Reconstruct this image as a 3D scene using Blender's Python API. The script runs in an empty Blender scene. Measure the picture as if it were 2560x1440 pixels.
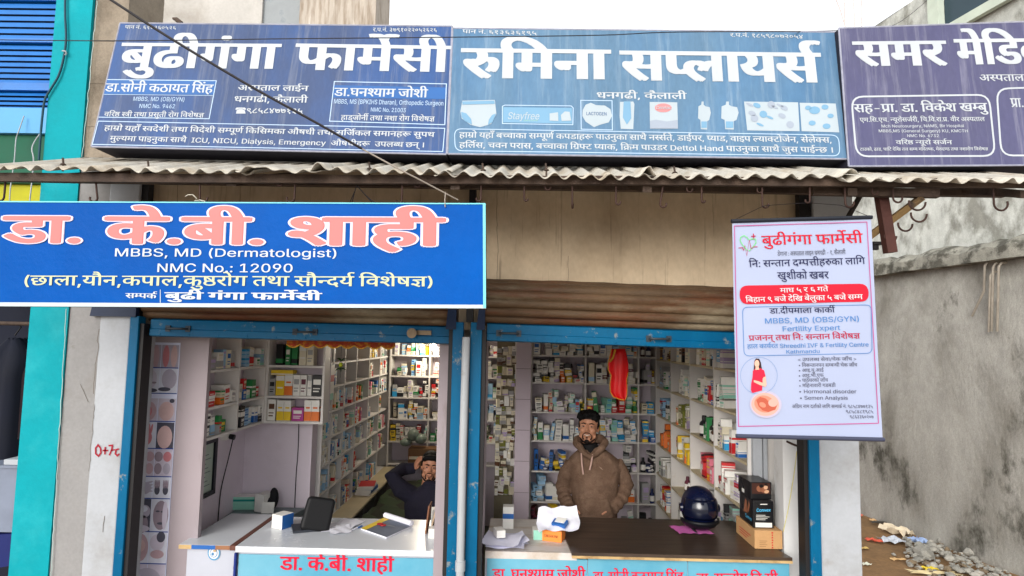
import bpy, bmesh, math, random
from mathutils import Vector, Matrix
from mathutils.geometry import tessellate_polygon, delaunay_2d_cdt
SC = bpy.context.scene
COL = SC.collection
rnd = random.Random(11)

# ---------------------------------------------------------------- camera
F, CX, CY = 1550.0, 1280.0, 720.0            # focal length and centre in the photograph's pixels
EYE = Vector((0, 0, 2.15))
_y = Vector((20, -130, -F)).normalized()      # world axes seen from the camera: depth axis, then up (slightly rolled)
_z = Vector((math.sin(.018), math.cos(.018), 0)); _z = (_z - _y * _z.dot(_y)).normalized()
_x = _y.cross(_z)
cam = bpy.data.cameras.new('camera'); cam.sensor_width = 36; cam.lens = 36 * F / 2560
cam.clip_start = .05; cam.clip_end = 500
camo = bpy.data.objects.new('camera', cam); COL.objects.link(camo)
camo.matrix_world = Matrix.Translation(EYE) @ Matrix((_x, _y, _z)).to_4x4()
SC.camera = camo

# ---------------------------------------------------------------- sky, sun, exposure
w = bpy.data.worlds.new('World'); SC.world = w; w.use_nodes = True
nt = w.node_tree; bg = nt.nodes['Background']
sky = nt.nodes.new('ShaderNodeTexSky'); sky.sky_type = 'NISHITA'; sky.sun_disc = False
SUN_EL, SUN_AZ = 19, 203                      # behind the camera, a veiled winter sun
sky.sun_elevation = math.radians(SUN_EL); sky.sun_rotation = math.radians(SUN_AZ)
sky.air_density = 1.0; sky.dust_density = 6.0; sky.ozone_density = 1.0
hs = nt.nodes.new('ShaderNodeHueSaturation'); hs.inputs['Saturation'].default_value = .22; hs.inputs['Value'].default_value = 1.35
nt.links.new(sky.outputs[0], hs.inputs['Color'])
mx = nt.nodes.new('ShaderNodeMix'); mx.data_type = 'RGBA'; mx.inputs[0].default_value = .6     # thin even cloud veil over the sky
mx.inputs[7].default_value = (9.6, 9.8, 10.0, 1)
nt.links.new(hs.outputs[0], mx.inputs[6]); nt.links.new(mx.outputs[2], bg.inputs[0])
bg.inputs[1].default_value = .15
sun = bpy.data.lights.new('sun', 'SUN'); sun.energy = 1.4; sun.angle = math.radians(32); sun.color = (1, .96, .9)
so = bpy.data.objects.new('sun', sun); COL.objects.link(so)
_a, _e = math.radians(SUN_AZ), math.radians(SUN_EL)
sdir = Vector((math.sin(_a) * math.cos(_e), math.cos(_a) * math.cos(_e), math.sin(_e)))
so.rotation_euler = (-sdir).to_track_quat('-Z', 'Y').to_euler()
vs = SC.view_settings; vs.view_transform = 'Standard'; vs.look = 'None'; vs.exposure = 0.25; vs.gamma = 1
vs.use_curve_mapping = False

# ---------------------------------------------------------------- small tools
def ray(px, py):
    c = Vector(((px - CX) / F, (CY - py) / F, -1))
    return Vector((_x.dot(c), _y.dot(c), _z.dot(c)))
def at(px, py, d):
    r = ray(px, py); return EYE + r * (d / r.y)
class Plane:
    def __init__(s, p, n): s.p = Vector(p); s.n = Vector(n).normalized()
    def hit(s, px, py, e=0.0):
        r = ray(px, py); t = (s.p - EYE).dot(s.n) / r.dot(s.n)
        return EYE + r * t + s.n * e
    @staticmethod
    def by3(a, b, c):
        n = (b - a).cross(c - a).normalized()
        if n.y > 0: n = -n
        return Plane(a, n)
def upright(d): return Plane((0, d, 0), (0, -1, 0))

class MB:
    """collects faces for one mesh"""
    def __init__(s): s.v = []; s.f = []; s.m = []; s.sm = []; s.lines = []
    def add(s, vs_, fs, mi=0, smooth=False):
        o = len(s.v); s.v += [tuple(v) for v in vs_]
        for f in fs: s.f.append([i + o for i in f]); s.m.append(mi); s.sm.append(smooth)
        return s
    def box(s, a, b, mi=0):
        x0, y0, z0 = [min(p, q) for p, q in zip(a, b)]; x1, y1, z1 = [max(p, q) for p, q in zip(a, b)]
        return s.add([(x0,y0,z0),(x1,y0,z0),(x1,y1,z0),(x0,y1,z0),(x0,y0,z1),(x1,y0,z1),(x1,y1,z1),(x0,y1,z1)],
              [(0,3,2,1),(4,5,6,7),(0,1,5,4),(1,2,6,5),(2,3,7,6),(3,0,4,7)], mi)
    def obox(s, c, size, rz=0, rx=0, ry=0, mi=0, mis=None):
        """box of a size about a centre of its base, turned"""
        M = Matrix.Translation(c) @ Matrix.Rotation(rz, 4, 'Z') @ Matrix.Rotation(rx, 4, 'X') @ Matrix.Rotation(ry, 4, 'Y')
        X, Y, Z = size[0] / 2, size[1] / 2, size[2]
        P = [M @ Vector(p) for p in ((-X,-Y,0),(X,-Y,0),(X,Y,0),(-X,Y,0),(-X,-Y,Z),(X,-Y,Z),(X,Y,Z),(-X,Y,Z))]
        fs = [(0,3,2,1),(4,5,6,7),(0,1,5,4),(1,2,6,5),(2,3,7,6),(3,0,4,7)]   # bottom top front right back left
        for i, f in enumerate(fs): s.add([P[k] for k in f], [(0,1,2,3)], mis[i] if mis else mi)
        return s
    def mark(s): s.lines.append((len(s.v), len(s.f)))
    def quad(s, a, b, c, d, mi=0): return s.add([a, b, c, d], [(0, 1, 2, 3)], mi)
    def slab(s, pts, off, mi=0, side=None):
        """polygon pts pushed through vector off"""
        n = len(pts); off = Vector(off); P = [Vector(p) for p in pts]
        s.add(P + [p + off for p in P], [tuple(range(n)), tuple(range(2*n-1, n-1, -1))], mi)
        s.add(P + [p + off for p in P], [(i, (i+1) % n, (i+1) % n + n, i + n) for i in range(n)], mi if side is None else side)
        return s
    def tube(s, pts, r, n=8, mi=0, cap=True, smooth=True):
        pts = [Vector(p) for p in pts]; rs = r if isinstance(r, (list, tuple)) else [r] * len(pts)
        rings = []; u = None
        for i, p in enumerate(pts):
            t = (pts[min(i+1, len(pts)-1)] - pts[max(i-1, 0)]).normalized()
            if u is None:
                u = t.orthogonal().normalized()
            u = (u - t * u.dot(t)).normalized(); w_ = t.cross(u)
            rings.append([p + (u * math.cos(2*math.pi*k/n) + w_ * math.sin(2*math.pi*k/n)) * rs[i] for k in range(n)])
        return s.loft(rings, mi, cap, smooth)
    def loft(s, rings, mi=0, cap=True, smooth=True, closed=True):
        n = len(rings[0]); V = [v for r in rings for v in r]; fs = []
        for i in range(len(rings) - 1):
            for k in range(n if closed else n - 1):
                a, b = i*n + k, i*n + (k+1) % n
                fs.append((a, b, b + n, a + n))
        s.add(V, fs, mi, smooth)
        if cap and closed:
            s.add(rings[0], [tuple(range(n-1, -1, -1))], mi); s.add(rings[-1], [tuple(range(n))], mi)
        return s
    def lathe(s, c, prof, n=16, mi=0, smooth=True):
        c = Vector(c)
        return s.loft([[c + Vector((r*math.cos(2*math.pi*k/n), r*math.sin(2*math.pi*k/n), z)) for k in range(n)] for r, z in prof], mi, True, smooth)
    def ball(s, c, r, n=12, m=8, mi=0, rot=None):
        c = Vector(c); r = Vector((r, r, r)) if not hasattr(r, '__len__') else Vector(r); R = rot or Matrix.Identity(3)
        rings = []
        for j in range(m + 1):
            a = -math.pi/2 + math.pi * (j / m * .98 + .01)
            rings.append([c + R @ Vector((r.x*math.cos(a)*math.cos(2*math.pi*k/n), r.y*math.cos(a)*math.sin(2*math.pi*k/n), r.z*math.sin(a))) for k in range(n)])
        return s.loft(rings, mi)
    def build(s, name, mats, parent=None, bevel=0, seg=2, weld=False):
        if name in ('lettering', 'picture_print', 'printed_band', 'paint_crack', 'chipped_edge') and len(s.lines) > 1:      # every written line or printed picture is a part of its own
            cut = s.lines[1:] + [(len(s.v), len(s.f))]; v0 = f0 = 0; o = None
            for v1, f1 in cut:
                q = MB(); q.v = s.v[v0:v1]; q.f = [[i - v0 for i in f] for f in s.f[f0:f1]]; q.m = s.m[f0:f1]; q.sm = s.sm[f0:f1]
                if q.v: o = q.build(name, mats, parent)
                v0, f0 = v1, f1
            return o
        off = Vector((0, 0, 0)); p = parent
        while p is not None: off += p.location; p = p.parent
        me = bpy.data.meshes.new(name)
        me.from_pydata([tuple(Vector(v) - off) for v in s.v], [], s.f)
        for m in (mats if isinstance(mats, (list, tuple)) else [mats]): me.materials.append(m)
        me.polygons.foreach_set('material_index', s.m); me.polygons.foreach_set('use_smooth', s.sm)
        if weld or bevel:
            b = bmesh.new(); b.from_mesh(me); bmesh.ops.remove_doubles(b, verts=b.verts, dist=1e-5)
            bmesh.ops.recalc_face_normals(b, faces=b.faces); b.to_mesh(me); b.free()
        me.update()
        o = bpy.data.objects.new(name, me); COL.objects.link(o)
        if parent is not None: o.parent = parent
        if bevel:
            md = o.modifiers.new('edge', 'BEVEL'); md.width = bevel; md.segments = seg; md.limit_method = 'ANGLE'
        return o
def tag(o, label=None, cat=None, group=None, kind=None):
    if label: o['label'] = label
    if cat: o['category'] = cat
    if group: o['group'] = group
    if kind: o['kind'] = kind
    return o
def thing(name, label, cat, loc=(0, 0, 0), group=None):
    o = bpy.data.objects.new(name, None); COL.objects.link(o); o.location = loc; o.empty_display_size = .1
    return tag(o, label, cat, group)

# ---------------------------------------------------------------- materials
def S(r, g, b):
    f = lambda c: (c / 255 / 12.92) if c <= 10 else ((c / 255 + .055) / 1.055) ** 2.4
    return (f(r), f(g), f(b), 1)
MATS = {}
def mat(name, col, rough=.6, var=.12, scale=6.0, bump=0.0, metal=0.0, col2=None, thr=(.45, .62), sc2=3.0, stretch=(1, 1, 1), spec=.35, fine=0.0, dirt=None, dthr=(.55, .75), dscale=2.2, dstretch=(1, 1, 1), coat=0.0, emit=0.0, alpha=None):
    """Principled with noise-driven tone change, an optional second colour in patches, dirt patches and bump"""
    if name in MATS: return MATS[name]
    m = bpy.data.materials.new(name); m.use_nodes = True; MATS[name] = m
    nt = m.node_tree; p = nt.nodes['Principled BSDF']; L = nt.links.new; N = nt.nodes.new
    p.inputs['Roughness'].default_value = rough; p.inputs['Metallic'].default_value = metal
    p.inputs['Specular IOR Level'].default_value = spec; p.inputs['Coat Weight'].default_value = coat
    tc = N('ShaderNodeTexCoord')
    def coords(st):
        mp = N('ShaderNodeMapping'); mp.inputs['Scale'].default_value = st; L(tc.outputs['Object'], mp.inputs[0]); return mp.outputs[0]
    def noise(sc, st, det=5, rg=.6):
        n = N('ShaderNodeTexNoise'); n.inputs['Scale'].default_value = sc; n.inputs['Detail'].default_value = det; n.inputs['Roughness'].default_value = rg
        L(coords(st), n.inputs['Vector']); return n.outputs[0]
    def mix(fac, a, b, kind='MIX'):
        x = N('ShaderNodeMix'); x.data_type = 'RGBA'; x.blend_type = kind
        for sock, v in ((x.inputs[0], fac), (x.inputs[6], a), (x.inputs[7], b)):
            if hasattr(v, 'is_linked'): L(v, sock)
            else: sock.default_value = v
        return x.outputs[2]
    def ramp(s, lo, hi):
        r = N('ShaderNodeMapRange'); r.inputs[1].default_value = lo; r.inputs[2].default_value = hi; L(s, r.inputs[0]); return r.outputs[0]
    c = col
    if col2 is not None: c = mix(ramp(noise(sc2, stretch, 7, .65), *thr), c, col2)
    if dirt is not None: c = mix(ramp(noise(dscale, dstretch, 8, .7), *dthr), c, dirt)
    nz = noise(scale, stretch)
    if var:
        lo, hi = 1 - var * 1.6, 1 + var * 1.0
        v = N('ShaderNodeMapRange'); v.inputs[1].default_value = .25; v.inputs[2].default_value = .75; v.inputs[3].default_value = lo; v.inputs[4].default_value = hi
        L(nz, v.inputs[0])
        c = mix(1.0, c, v.outputs[0], 'MULTIPLY')
    if fine:
        v = N('ShaderNodeMapRange'); v.inputs[1].default_value = .3; v.inputs[2].default_value = .7; v.inputs[3].default_value = 1 - fine; v.inputs[4].default_value = 1 + fine
        L(noise(scale * 14, stretch, 3), v.inputs[0]); c = mix(1.0, c, v.outputs[0], 'MULTIPLY')
    if hasattr(c, 'is_linked'): L(c, p.inputs['Base Color'])
    else: p.inputs['Base Color'].default_value = c
    if bump:
        b = N('ShaderNodeBump'); b.inputs['Strength'].default_value = bump; b.inputs['Distance'].default_value = .02
        L(noise(scale * 3, stretch, 8, .7), b.inputs['Height']); L(b.outputs[0], p.inputs['Normal'])
    if rough > .15 and var:
        v = N('ShaderNodeMapRange'); v.inputs[3].default_value = max(.05, rough - .12); v.inputs[4].default_value = min(1, rough + .12); L(nz, v.inputs[0]); L(v.outputs[0], p.inputs['Roughness'])
    if emit:
        p.inputs['Emission Color'].default_value = col; p.inputs['Emission Strength'].default_value = emit
    if alpha is not None:
        p.inputs['Alpha'].default_value = alpha
    return m
def flat(name, col, rough=.5, var=.04, spec=.3, **k): return mat(name, col, rough, var, 5.0, spec=spec, **k)

# ---------------------------------------------------------------- lettering (glyph outlines packed below, already shaped)
# glyph outlines on a grid of 6 font units: advance, then per outline its point count and steps (twice the x step plus on-curve flag, y step)
GLYPH_STEPS = [
[336,17,37,42,0,12,8,25,18,23,11,9,25,0,-10,-11,-16,-24,-8,-23,1,-11,0,-9,6,-19,16,-21,13,-13,-23,0,-18,16,-18,31],
[701,73,99,12,26,0,42,10,26,18,1,12,0,8,-16,10,-13,0,-10,0,-10,-6,1,-4,0,-6,18,-8,19,-2,-9,-11,-28,4,-24,14,1,8,0,8,18,12,19,1,1,12,-151,0,1,12,239,0,1,-12,-59,0,1,-12,18,-3,22,-14,1,-12,0,-9,-18,-19,-30,-14,-44,-9,-27,0,-32,0,-32,14,1,10,0,4,4,8,7,2,-14,4,-16,11,1,7,0,10,30,10,25,0,6,0,18,0,5,-1,-1,-12,-4,1,-12,1,-7,0,-28,0,1,-11,0,-4,14,-6,13,-1,8,1,13,0,4,0,8,0,3,0,-1,-12,-2,0,-4,0,-1,0,-32,0,1,-11,0,-7,22,-6],
[259,8,57,92,1,-92,-25,0,1,92,-29,0,1,12,93,0,1,-12],
[678,44,1,92,1,12,233,0,1,-12,-35,0,1,-92,-25,0,1,59,-2,0,-3,0,-8,0,-16,-4,-16,-10,-5,-10,-25,4,4,7,9,6,-8,3,-16,4,-9,0,-14,0,-14,-8,1,-6,0,-6,14,-12,28,-12,21,-8,-19,-9,-18,8,-32,16,-18,15,1,9,0,9,16,11,24,5,13,0,14,0,26,-5,11,-4,20,9,29,0,2,0,3,0,1,21],
[231,4,17,-25,13,39,29,0,-21,-39],
[580,20,199,104,1,-12,-33,0,1,-92,-27,0,1,30,-8,-3,-26,-5,-17,0,-30,0,-36,20,-5,17,22,2,20,8,1,7,0,5,-8,8,-5,3,-39,0,1,12,12,45,50,6,-8,20,-8,17,0,18,0,24,7,9,5,1,46,-65,0,10,-9,1,-9,0,-18],
[259,8,57,92,1,-92,-25,0,1,92,-29,0,1,12,93,0,1,-12,30,27,102,-8,7,-16,6,-14,2,-7,0,-8,0,-12,-2,-7,-1,-7,11,8,2,16,2,11,0,14,0,24,-7,9,-7,3,1,-8,8,-12,10,-14,4,-11,0,-8,0,-10,-2,-3,0,-7,11,14,2,17,0,18,0,26,-8,22,-21,11,-18],
[555,22,1,104,191,0,1,-12,-33,0,1,-92,-27,0,1,50,-59,0,1,-9,0,-5,-10,-5,-5,0,-8,0,-20,7,-12,10,1,5,0,4,10,5,11,0,97,0,1,30,-127,0],
[762,53,261,92,-109,0,1,-34,16,8,25,0,22,0,26,-13,1,-13,0,-8,-10,-17,-11,-9,-23,7,10,6,10,14,1,7,0,7,-12,8,-11,0,-18,0,-19,-12,1,-43,-25,0,1,29,-8,-3,-24,-6,-15,0,-16,0,-28,6,-16,13,1,9,0,14,36,15,31,0,6,0,20,-1,5,0,1,-12,-6,0,-16,1,-5,0,-20,0,-22,-9,1,-7,0,-9,20,-9,15,0,14,0,24,7,11,5,1,49,-123,0,1,12,261,0],
[568,18,161,92,1,-92,-27,0,1,32,-8,-3,-24,-5,-15,0,-12,0,-22,5,-7,3,-8,5,-8,12,1,11,1,32,-25,0,1,12,195,0,1,-12,12,133,92,-77,0,1,-30,0,-7,2,-8,4,-5,5,-2,8,-4,17,0,12,0,24,6,9,5],
[0,25,-81,-2,18,4,19,0,26,0,28,-13,1,-11,0,-10,-32,-13,-27,0,-32,0,-48,16,-19,12,21,7,14,-8,22,-10,28,-5,17,0,36,0,1,13,0,5,-18,5,-9,0,-8,0,-16,-1,-5,-2],
[589,25,101,0,-18,0,-34,6,-24,12,1,10,0,7,12,10,11,4,-8,3,-10,11,1,7,1,22,-27,0,1,12,203,0,1,-12,-37,0,1,-36,-11,-6,12,-4,16,-11,1,-8,0,-10,-20,-11,-36,-6,3,139,59,1,33,-65,0,8,55,73,0,-8,8,-8,9,-3,16,2,25,0,7,0,-61,31,18,103,12,24,0,28,7,1,8,0,6,-12,7,-16,4,-7,1,-9,0,-12,0,-22,-1,-5,-2,-8,-2,-8,-7,1,-5,0,-6,12,-7,24,-3],
[409,34,133,7,-17,-9,-20,8,-34,17,-28,15,-7,5,-6,5,-4,6,1,3,0,3,10,6,11,0,10,0,12,-4,5,-4,14,4,12,10,1,6,0,4,-4,7,-1,3,-79,0,1,12,143,0,1,-12,-35,0,6,-6,1,-10,0,-9,-14,-13,-26,-8,-15,-4,14,-8,40,-19],
[259,8,57,92,1,-92,-25,0,1,92,-29,0,1,12,93,0,1,-12,15,31,102,-6,14,-14,15,-18,6,-9,0,-8,0,-12,-1,-3,-1,-7,12,14,2,17,0,18,0,26,-8,22,-21,11,-18],
[563,22,71,92,1,-53,0,-4,-10,-5,-5,0,-10,0,-18,7,-12,10,1,4,0,4,8,5,13,0,9,0,1,32,-41,0,1,12,193,0,1,-12,-33,0,1,-92,-25,0,1,92],
[231],
[570,30,161,92,1,-92,-25,0,1,55,-37,0,-20,0,-20,-2,-5,-3,-8,-3,1,-7,0,-9,24,-15,25,-9,-17,-9,-16,7,-26,13,-14,14,1,8,0,6,8,10,9,2,8,5,28,3,23,0,45,0,1,26,-133,0,1,12,195,0,1,-12],
[642,46,185,92,1,-92,-25,0,1,30,-10,-3,-28,-5,-17,0,-28,0,-40,16,-5,16,32,3,24,12,1,9,0,8,-14,9,-13,0,-8,0,-10,-4,1,-4,0,-9,27,-1,-1,-12,-22,2,-24,10,1,9,0,10,24,9,19,0,14,0,24,-5,16,-12,1,-10,0,-12,-26,-16,-25,-4,8,-6,20,-6,17,0,18,0,24,6,13,6,1,46,-27,0,1,12,89,0,1,-12],
[676,39,197,92,1,-92,-27,0,1,44,-8,-1,-20,-1,-13,0,-14,0,-30,2,-11,2,-6,-2,-7,-2,14,-8,36,-19,21,-8,-17,-9,-18,8,-34,17,-24,15,-7,5,-8,5,-2,6,1,3,0,3,10,6,11,0,10,0,12,-4,5,-4,8,4,4,9,1,5,0,5,-2,8,-1,3,-67,0,1,12,231,0,1,-12,13,125,54,12,0,22,1,11,1,1,36,-73,0,2,-3,4,-8,1,-5,0,-7,-8,-10,-3,-3,16,-2],
[358,4,1,104,125,0,1,-12,-123,0,14,69,50,1,-9,0,-5,-10,-5,-5,0,-8,0,-20,7,-12,10,1,5,0,4,10,5,11,0,97,0,1,-12],
[520,53,139,-10,-8,6,-12,12,-3,4,-4,0,-10,-1,-3,0,-14,0,-28,4,-24,8,-14,13,1,9,0,8,10,10,9,4,10,5,32,4,21,0,3,0,1,16,-97,0,1,12,179,0,1,-12,-51,0,1,-28,-17,0,-18,0,-24,-2,-7,-3,-8,-2,-8,-8,1,-5,0,-9,26,-12,29,0,2,0,4,0,3,1,-2,3,1,2,0,6,14,5,9,0,14,0,16,-8,1,-5,0,-5,-10,-6,-7,-2,4,-4,12,-8,9,-6],
[0,20,-63,102,-6,6,-10,13,1,6,0,11,30,11,23,0,10,0,18,-2,9,-2,-7,-11,-6,2,-12,2,-7,0,-14,0,-14,-8,1,-6,0,-5,10,-11,9,-6],
[259,27,31,92,-29,0,1,12,27,0,-4,3,-4,9,1,5,0,13,38,15,33,0,48,0,72,-25,27,-22,-27,0,-50,35,-61,0,-22,0,-28,-9,1,-9,0,-5,8,-8,5,-2,37,0,1,-12,-35,0,1,-92,-25,0],
[556,36,191,92,-33,0,1,-92,-27,0,1,28,-8,-4,-24,-4,-17,0,-18,0,-28,7,-16,12,1,9,0,14,38,15,31,0,6,0,12,0,12,-1,5,0,-1,-12,-6,0,-16,1,-7,0,-20,0,-24,-9,1,-8,0,-9,22,-8,15,0,18,0,24,8,9,4,1,49,-127,0,1,12,191,0],
[680,45,41,32,-12,0,-14,5,1,5,0,5,12,5,9,0,6,0,14,-2,11,-4,16,3,22,14,1,11,0,9,-20,11,-15,0,-10,0,-10,-4,1,-4,0,-2,6,-6,20,-4,19,-1,-5,-11,-32,1,-30,13,1,10,0,9,24,10,23,0,16,0,28,-7,16,-14,1,-11,0,-11,-24,-20,-19,-5,16,-7,28,-16,11,-7,-21,-7,-16,12,-28,15,-11,5,-10,0,8,197,92,1,-92,-25,0,1,92,-29,0,1,12,93,0,1,-12],
[0,15,-55,102,-8,14,-12,15,-18,6,-9,0,-8,0,-12,-1,-3,-1,-7,12,12,2,19,0,18,0,26,-8,22,-21,9,-18],
[578,18,199,104,1,-12,-33,0,1,-92,-27,0,1,32,-10,-3,-24,-5,-17,0,-12,0,-22,5,-7,3,-8,5,-8,12,1,11,1,32,-25,0,1,12,3,137,92,-67,0,69,-44,11,65,40,6,-4,19,0,8,0,16,3,9,2,-67,43,1,-22,0,-7,4,-8,4,-5],
[641,43,91,37,0,8,-30,13,-31,4,9,12,121,0,1,18,-155,0,1,12,219,0,1,-12,-33,0,1,-92,-27,0,1,62,-47,0,-10,0,-16,0,-3,0,20,-5,18,-13,1,-8,0,-8,-20,-11,-13,-2,10,-3,24,-5,13,-2,-11,-11,-16,3,-34,10,-13,5,-16,0,-24,5,1,6,0,3,8,5,11,0,6,0,14,-3,11,-4,14,0,16,8],
[336,17,17,-20,12,13,16,22,6,19,1,8,0,11,-8,23,-16,24,-9,11,25,0,10,-9,18,-23,8,-25,1,-12,0,-15,-18,-32,-17,-15],
[558,10,27,36,1,9,135,33,1,-13,-101,-24,3,1,1,-2,-1,0,103,-23,1,-14],
[548,40,1,104,189,0,1,-12,-35,0,10,-7,1,-8,0,-15,-25,-7,12,-6,18,-14,1,-10,0,-8,-14,-11,-26,-6,-15,0,-20,0,-34,10,-32,23,-13,19,25,4,8,-13,22,-19,28,-12,15,0,14,0,18,6,1,9,0,7,-14,11,-13,5,-10,-1,-11,0,-1,12,26,0,22,8,1,8,0,5,-10,8,-7,2,-115,0],
[946,61,321,92,-33,0,1,-92,-27,0,1,25,-10,-3,-24,-5,-19,0,-24,0,-32,14,1,11,0,4,6,9,7,3,-16,3,-20,12,1,9,0,10,28,13,21,0,18,0,24,-9,1,-8,0,-7,-13,-7,-19,6,4,2,4,4,1,2,0,2,-8,5,-7,0,-10,0,-14,-8,1,-5,0,-6,12,-6,16,-3,9,-1,10,2,13,0,4,0,10,-1,3,0,-1,-12,-4,1,-4,0,-1,0,-18,0,-18,-7,1,-7,0,-6,18,-7,17,0,18,0,24,7,9,5,1,51,-19,0,1,12,83,0,4,1,104,117,0,1,-12,-115,0,23,149,33,-14,-6,-32,-7,-21,0,-18,0,-30,7,-16,12,1,9,0,14,40,15,33,0,8,0,16,0,7,-1,-1,-11,-6,0,-14,1,-5,0,-8,0,-5,-1,47,-28,6,3,7,3,8,43,48,0,-9,22,-8,17,0,12,0,13,1,-47,30,-14,-5],
[310,4,97,109,-65,-125,-23,0,69,125],
[634,35,217,92,-33,0,1,-92,-25,0,1,28,-10,-3,-24,-5,-15,0,-26,0,-32,14,1,12,0,5,8,8,7,3,-49,0,1,12,99,0,6,0,12,-1,3,0,-1,-11,-11,0,-18,0,-24,-8,1,-8,0,-8,18,-7,15,0,16,0,24,7,11,5,1,49,-155,0,1,12,217,0],
[742,35,219,92,1,-92,-27,0,1,62,-45,0,-12,0,-5,0,12,-5,14,-13,1,-8,0,-7,-12,-11,-24,-5,-11,0,-18,0,-32,11,-30,23,-13,20,25,4,16,-22,32,-23,21,0,10,0,14,5,1,7,0,7,-20,13,-13,5,9,11,91,0,1,18,-189,0,1,12,253,0,1,-12],
[0,12,-61,141,0,4,10,4,7,0,6,0,10,-4,1,-4,0,-3,-10,-5,-5,0,-6,0,-10,5,14,25,144,-8,-17,-36,-14,-25,0,-24,0,-36,15,-11,16,25,4,8,-12,22,-12,21,0,18,0,18,13,7,11],
[558,10,159,36,-131,-33,1,14,103,23,-1,0,1,2,3,-1,-101,24,1,13,133,-33],
[628,38,111,-1,-26,0,-44,13,-24,24,1,16,0,17,24,24,44,13,27,0,16,0,28,-5,22,-9,16,-12,3,-8,-25,0,-4,5,-10,8,-16,5,-18,3,-9,0,-18,0,-32,-9,-16,-18,1,-14,0,-13,16,-19,32,-9,19,0,10,0,18,3,16,5,10,9,5,5,27,0,-2,-8,-16,-13,-22,-9,-28,-4],
[553,24,27,0,1,104,71,0,24,0,32,-8,16,-15,1,-9,0,-9,-16,-15,-32,-8,-23,0,-55,0,1,12,57,0,16,0,20,5,10,9,1,6,0,6,-10,10,-20,5,-15,0,-43,0,1,-93,4,145,0,-49,47,31,0,53,-47],
[517,12,27,0,1,104,127,0,1,-12,-99,0,1,-34,95,0,1,-11,-93,0,1,-35,103,0,1,-12],
[552,51,93,-2,-22,0,-34,8,-18,12,-1,9,29,0,0,-6,14,-7,22,-4,13,0,14,0,22,5,14,8,1,6,0,5,-12,6,-18,4,-11,2,-23,3,-26,4,-28,13,1,10,0,9,18,13,34,8,21,0,20,0,32,-8,18,-12,1,-8,-23,0,-4,8,-24,8,-19,0,-12,0,-20,-4,-12,-8,1,-5,0,-5,14,-7,18,-4,9,-1,21,-3,8,-1,22,-4,18,-6,12,-10,1,-8,0,-8,-18,-14,-34,-8],
[593,14,9,0,77,104,31,0,77,-104,-27,0,-43,62,-4,6,-10,17,-7,13,5,0,-6,-13,-12,-18,-3,-5,-41,-62,4,47,29,1,12,107,0,1,-12],
[508,10,27,0,1,104,127,0,1,-12,-99,0,1,-35,91,0,1,-12,-89,0,1,-45],
[777,46,27,0,1,104,39,0,51,-66,2,-2,4,-7,6,-8,4,-8,3,-3,-5,0,2,3,6,8,4,8,6,7,1,2,53,66,39,0,1,-104,-25,0,1,60,0,3,0,8,0,9,0,10,1,4,5,0,-4,-5,-6,-10,-6,-9,-6,-8,-1,-2,-47,-60,-21,0,-47,60,-2,2,-4,8,-8,9,-6,10,-3,5,5,0,0,-4,0,-9,0,-9,0,-9,1,-3,1,-60],
[501,40,89,-2,-22,0,-34,10,-18,18,1,12,0,12,18,19,32,10,21,0,14,0,24,-4,20,-9,10,-15,1,-11,1,-5,-119,0,1,11,109,0,-11,-4,0,7,-10,12,-18,7,-15,0,-14,0,-20,-7,-10,-11,1,-6,1,-8,0,-8,12,-12,22,-6,15,0,10,0,14,2,12,6,3,4,25,-4,-2,-6,-18,-9,-26,-5],
[324,20,23,0,1,78,25,0,1,-12,3,0,4,6,22,7,15,0,4,0,8,0,3,0,1,-13,-2,1,-8,0,-5,0,-10,0,-18,-5,-10,-8,1,-5,1,-49],
[237,16,59,0,-18,0,-18,9,1,8,1,87,27,0,1,-84,0,-5,4,-4,9,0,4,0,4,0,3,0,7,-10,-4,-1,-10,0],
[483,40,67,-2,-14,0,-24,6,-16,10,1,8,0,7,12,8,16,5,22,2,13,1,14,1,16,1,10,3,1,2,1,1,0,5,-8,6,-14,4,-11,0,-10,0,-16,-3,-10,-5,-1,-3,-25,4,8,7,20,8,24,3,13,0,8,0,20,-2,18,-5,14,-11,1,-9,1,-52,-25,0,1,11,-1,0,-2,-3,-12,-6,-18,-4,18,71,9,14,0,20,6,10,9,1,4,1,11,-2,-1,-10,-1,-14,-1,-12,-1,-3,0,-8,-1,-16,-3,-10,-5,1,-4,0,-4,8,-6,14,-3],
[491,38,87,-2,-22,0,-32,10,-18,19,1,12,0,12,18,18,32,10,23,0,10,0,22,-3,16,-5,12,-8,5,-5,-25,-4,0,3,-8,5,-10,4,-12,2,-7,0,-16,0,-20,-8,-10,-14,1,-7,0,-8,10,-13,20,-8,17,0,8,0,12,2,10,4,8,5,3,3,25,-4,-4,-5,-12,-8,-16,-6,-20,-3],
[516,16,87,-2,-22,0,-32,10,-18,19,1,12,0,12,18,18,32,10,23,0,22,0,32,-10,18,-18,1,-12,0,-12,-18,-19,-32,-10,16,87,10,16,0,20,8,10,13,1,8,0,7,-10,14,-20,8,-15,0,-16,0,-20,-8,-10,-14,1,-7,0,-8,10,-13,20,-8],
[508,23,49,47,1,-47,-25,0,1,78,25,0,1,-19,-1,0,6,11,26,9,19,0,16,0,24,-6,14,-13,1,-10,1,-50,-25,0,1,49,0,9,-18,10,-17,0,-10,0,-18,-5,-10,-9],
[483,14,69,0,-59,78,29,0,33,-46,6,-7,8,-15,5,-6,-9,0,4,6,8,15,5,7,35,46,29,0,-59,-78],
[469,28,9,0,63,45,1,-10,-57,43,31,0,21,-15,6,-6,12,-10,7,-5,-13,0,6,5,10,10,9,6,21,15,29,0,-57,-43,1,9,63,-44,-29,0,-21,18,-8,5,-12,10,-3,5,13,0,-6,-5,-10,-10,-5,-5,-23,-18],
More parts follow.
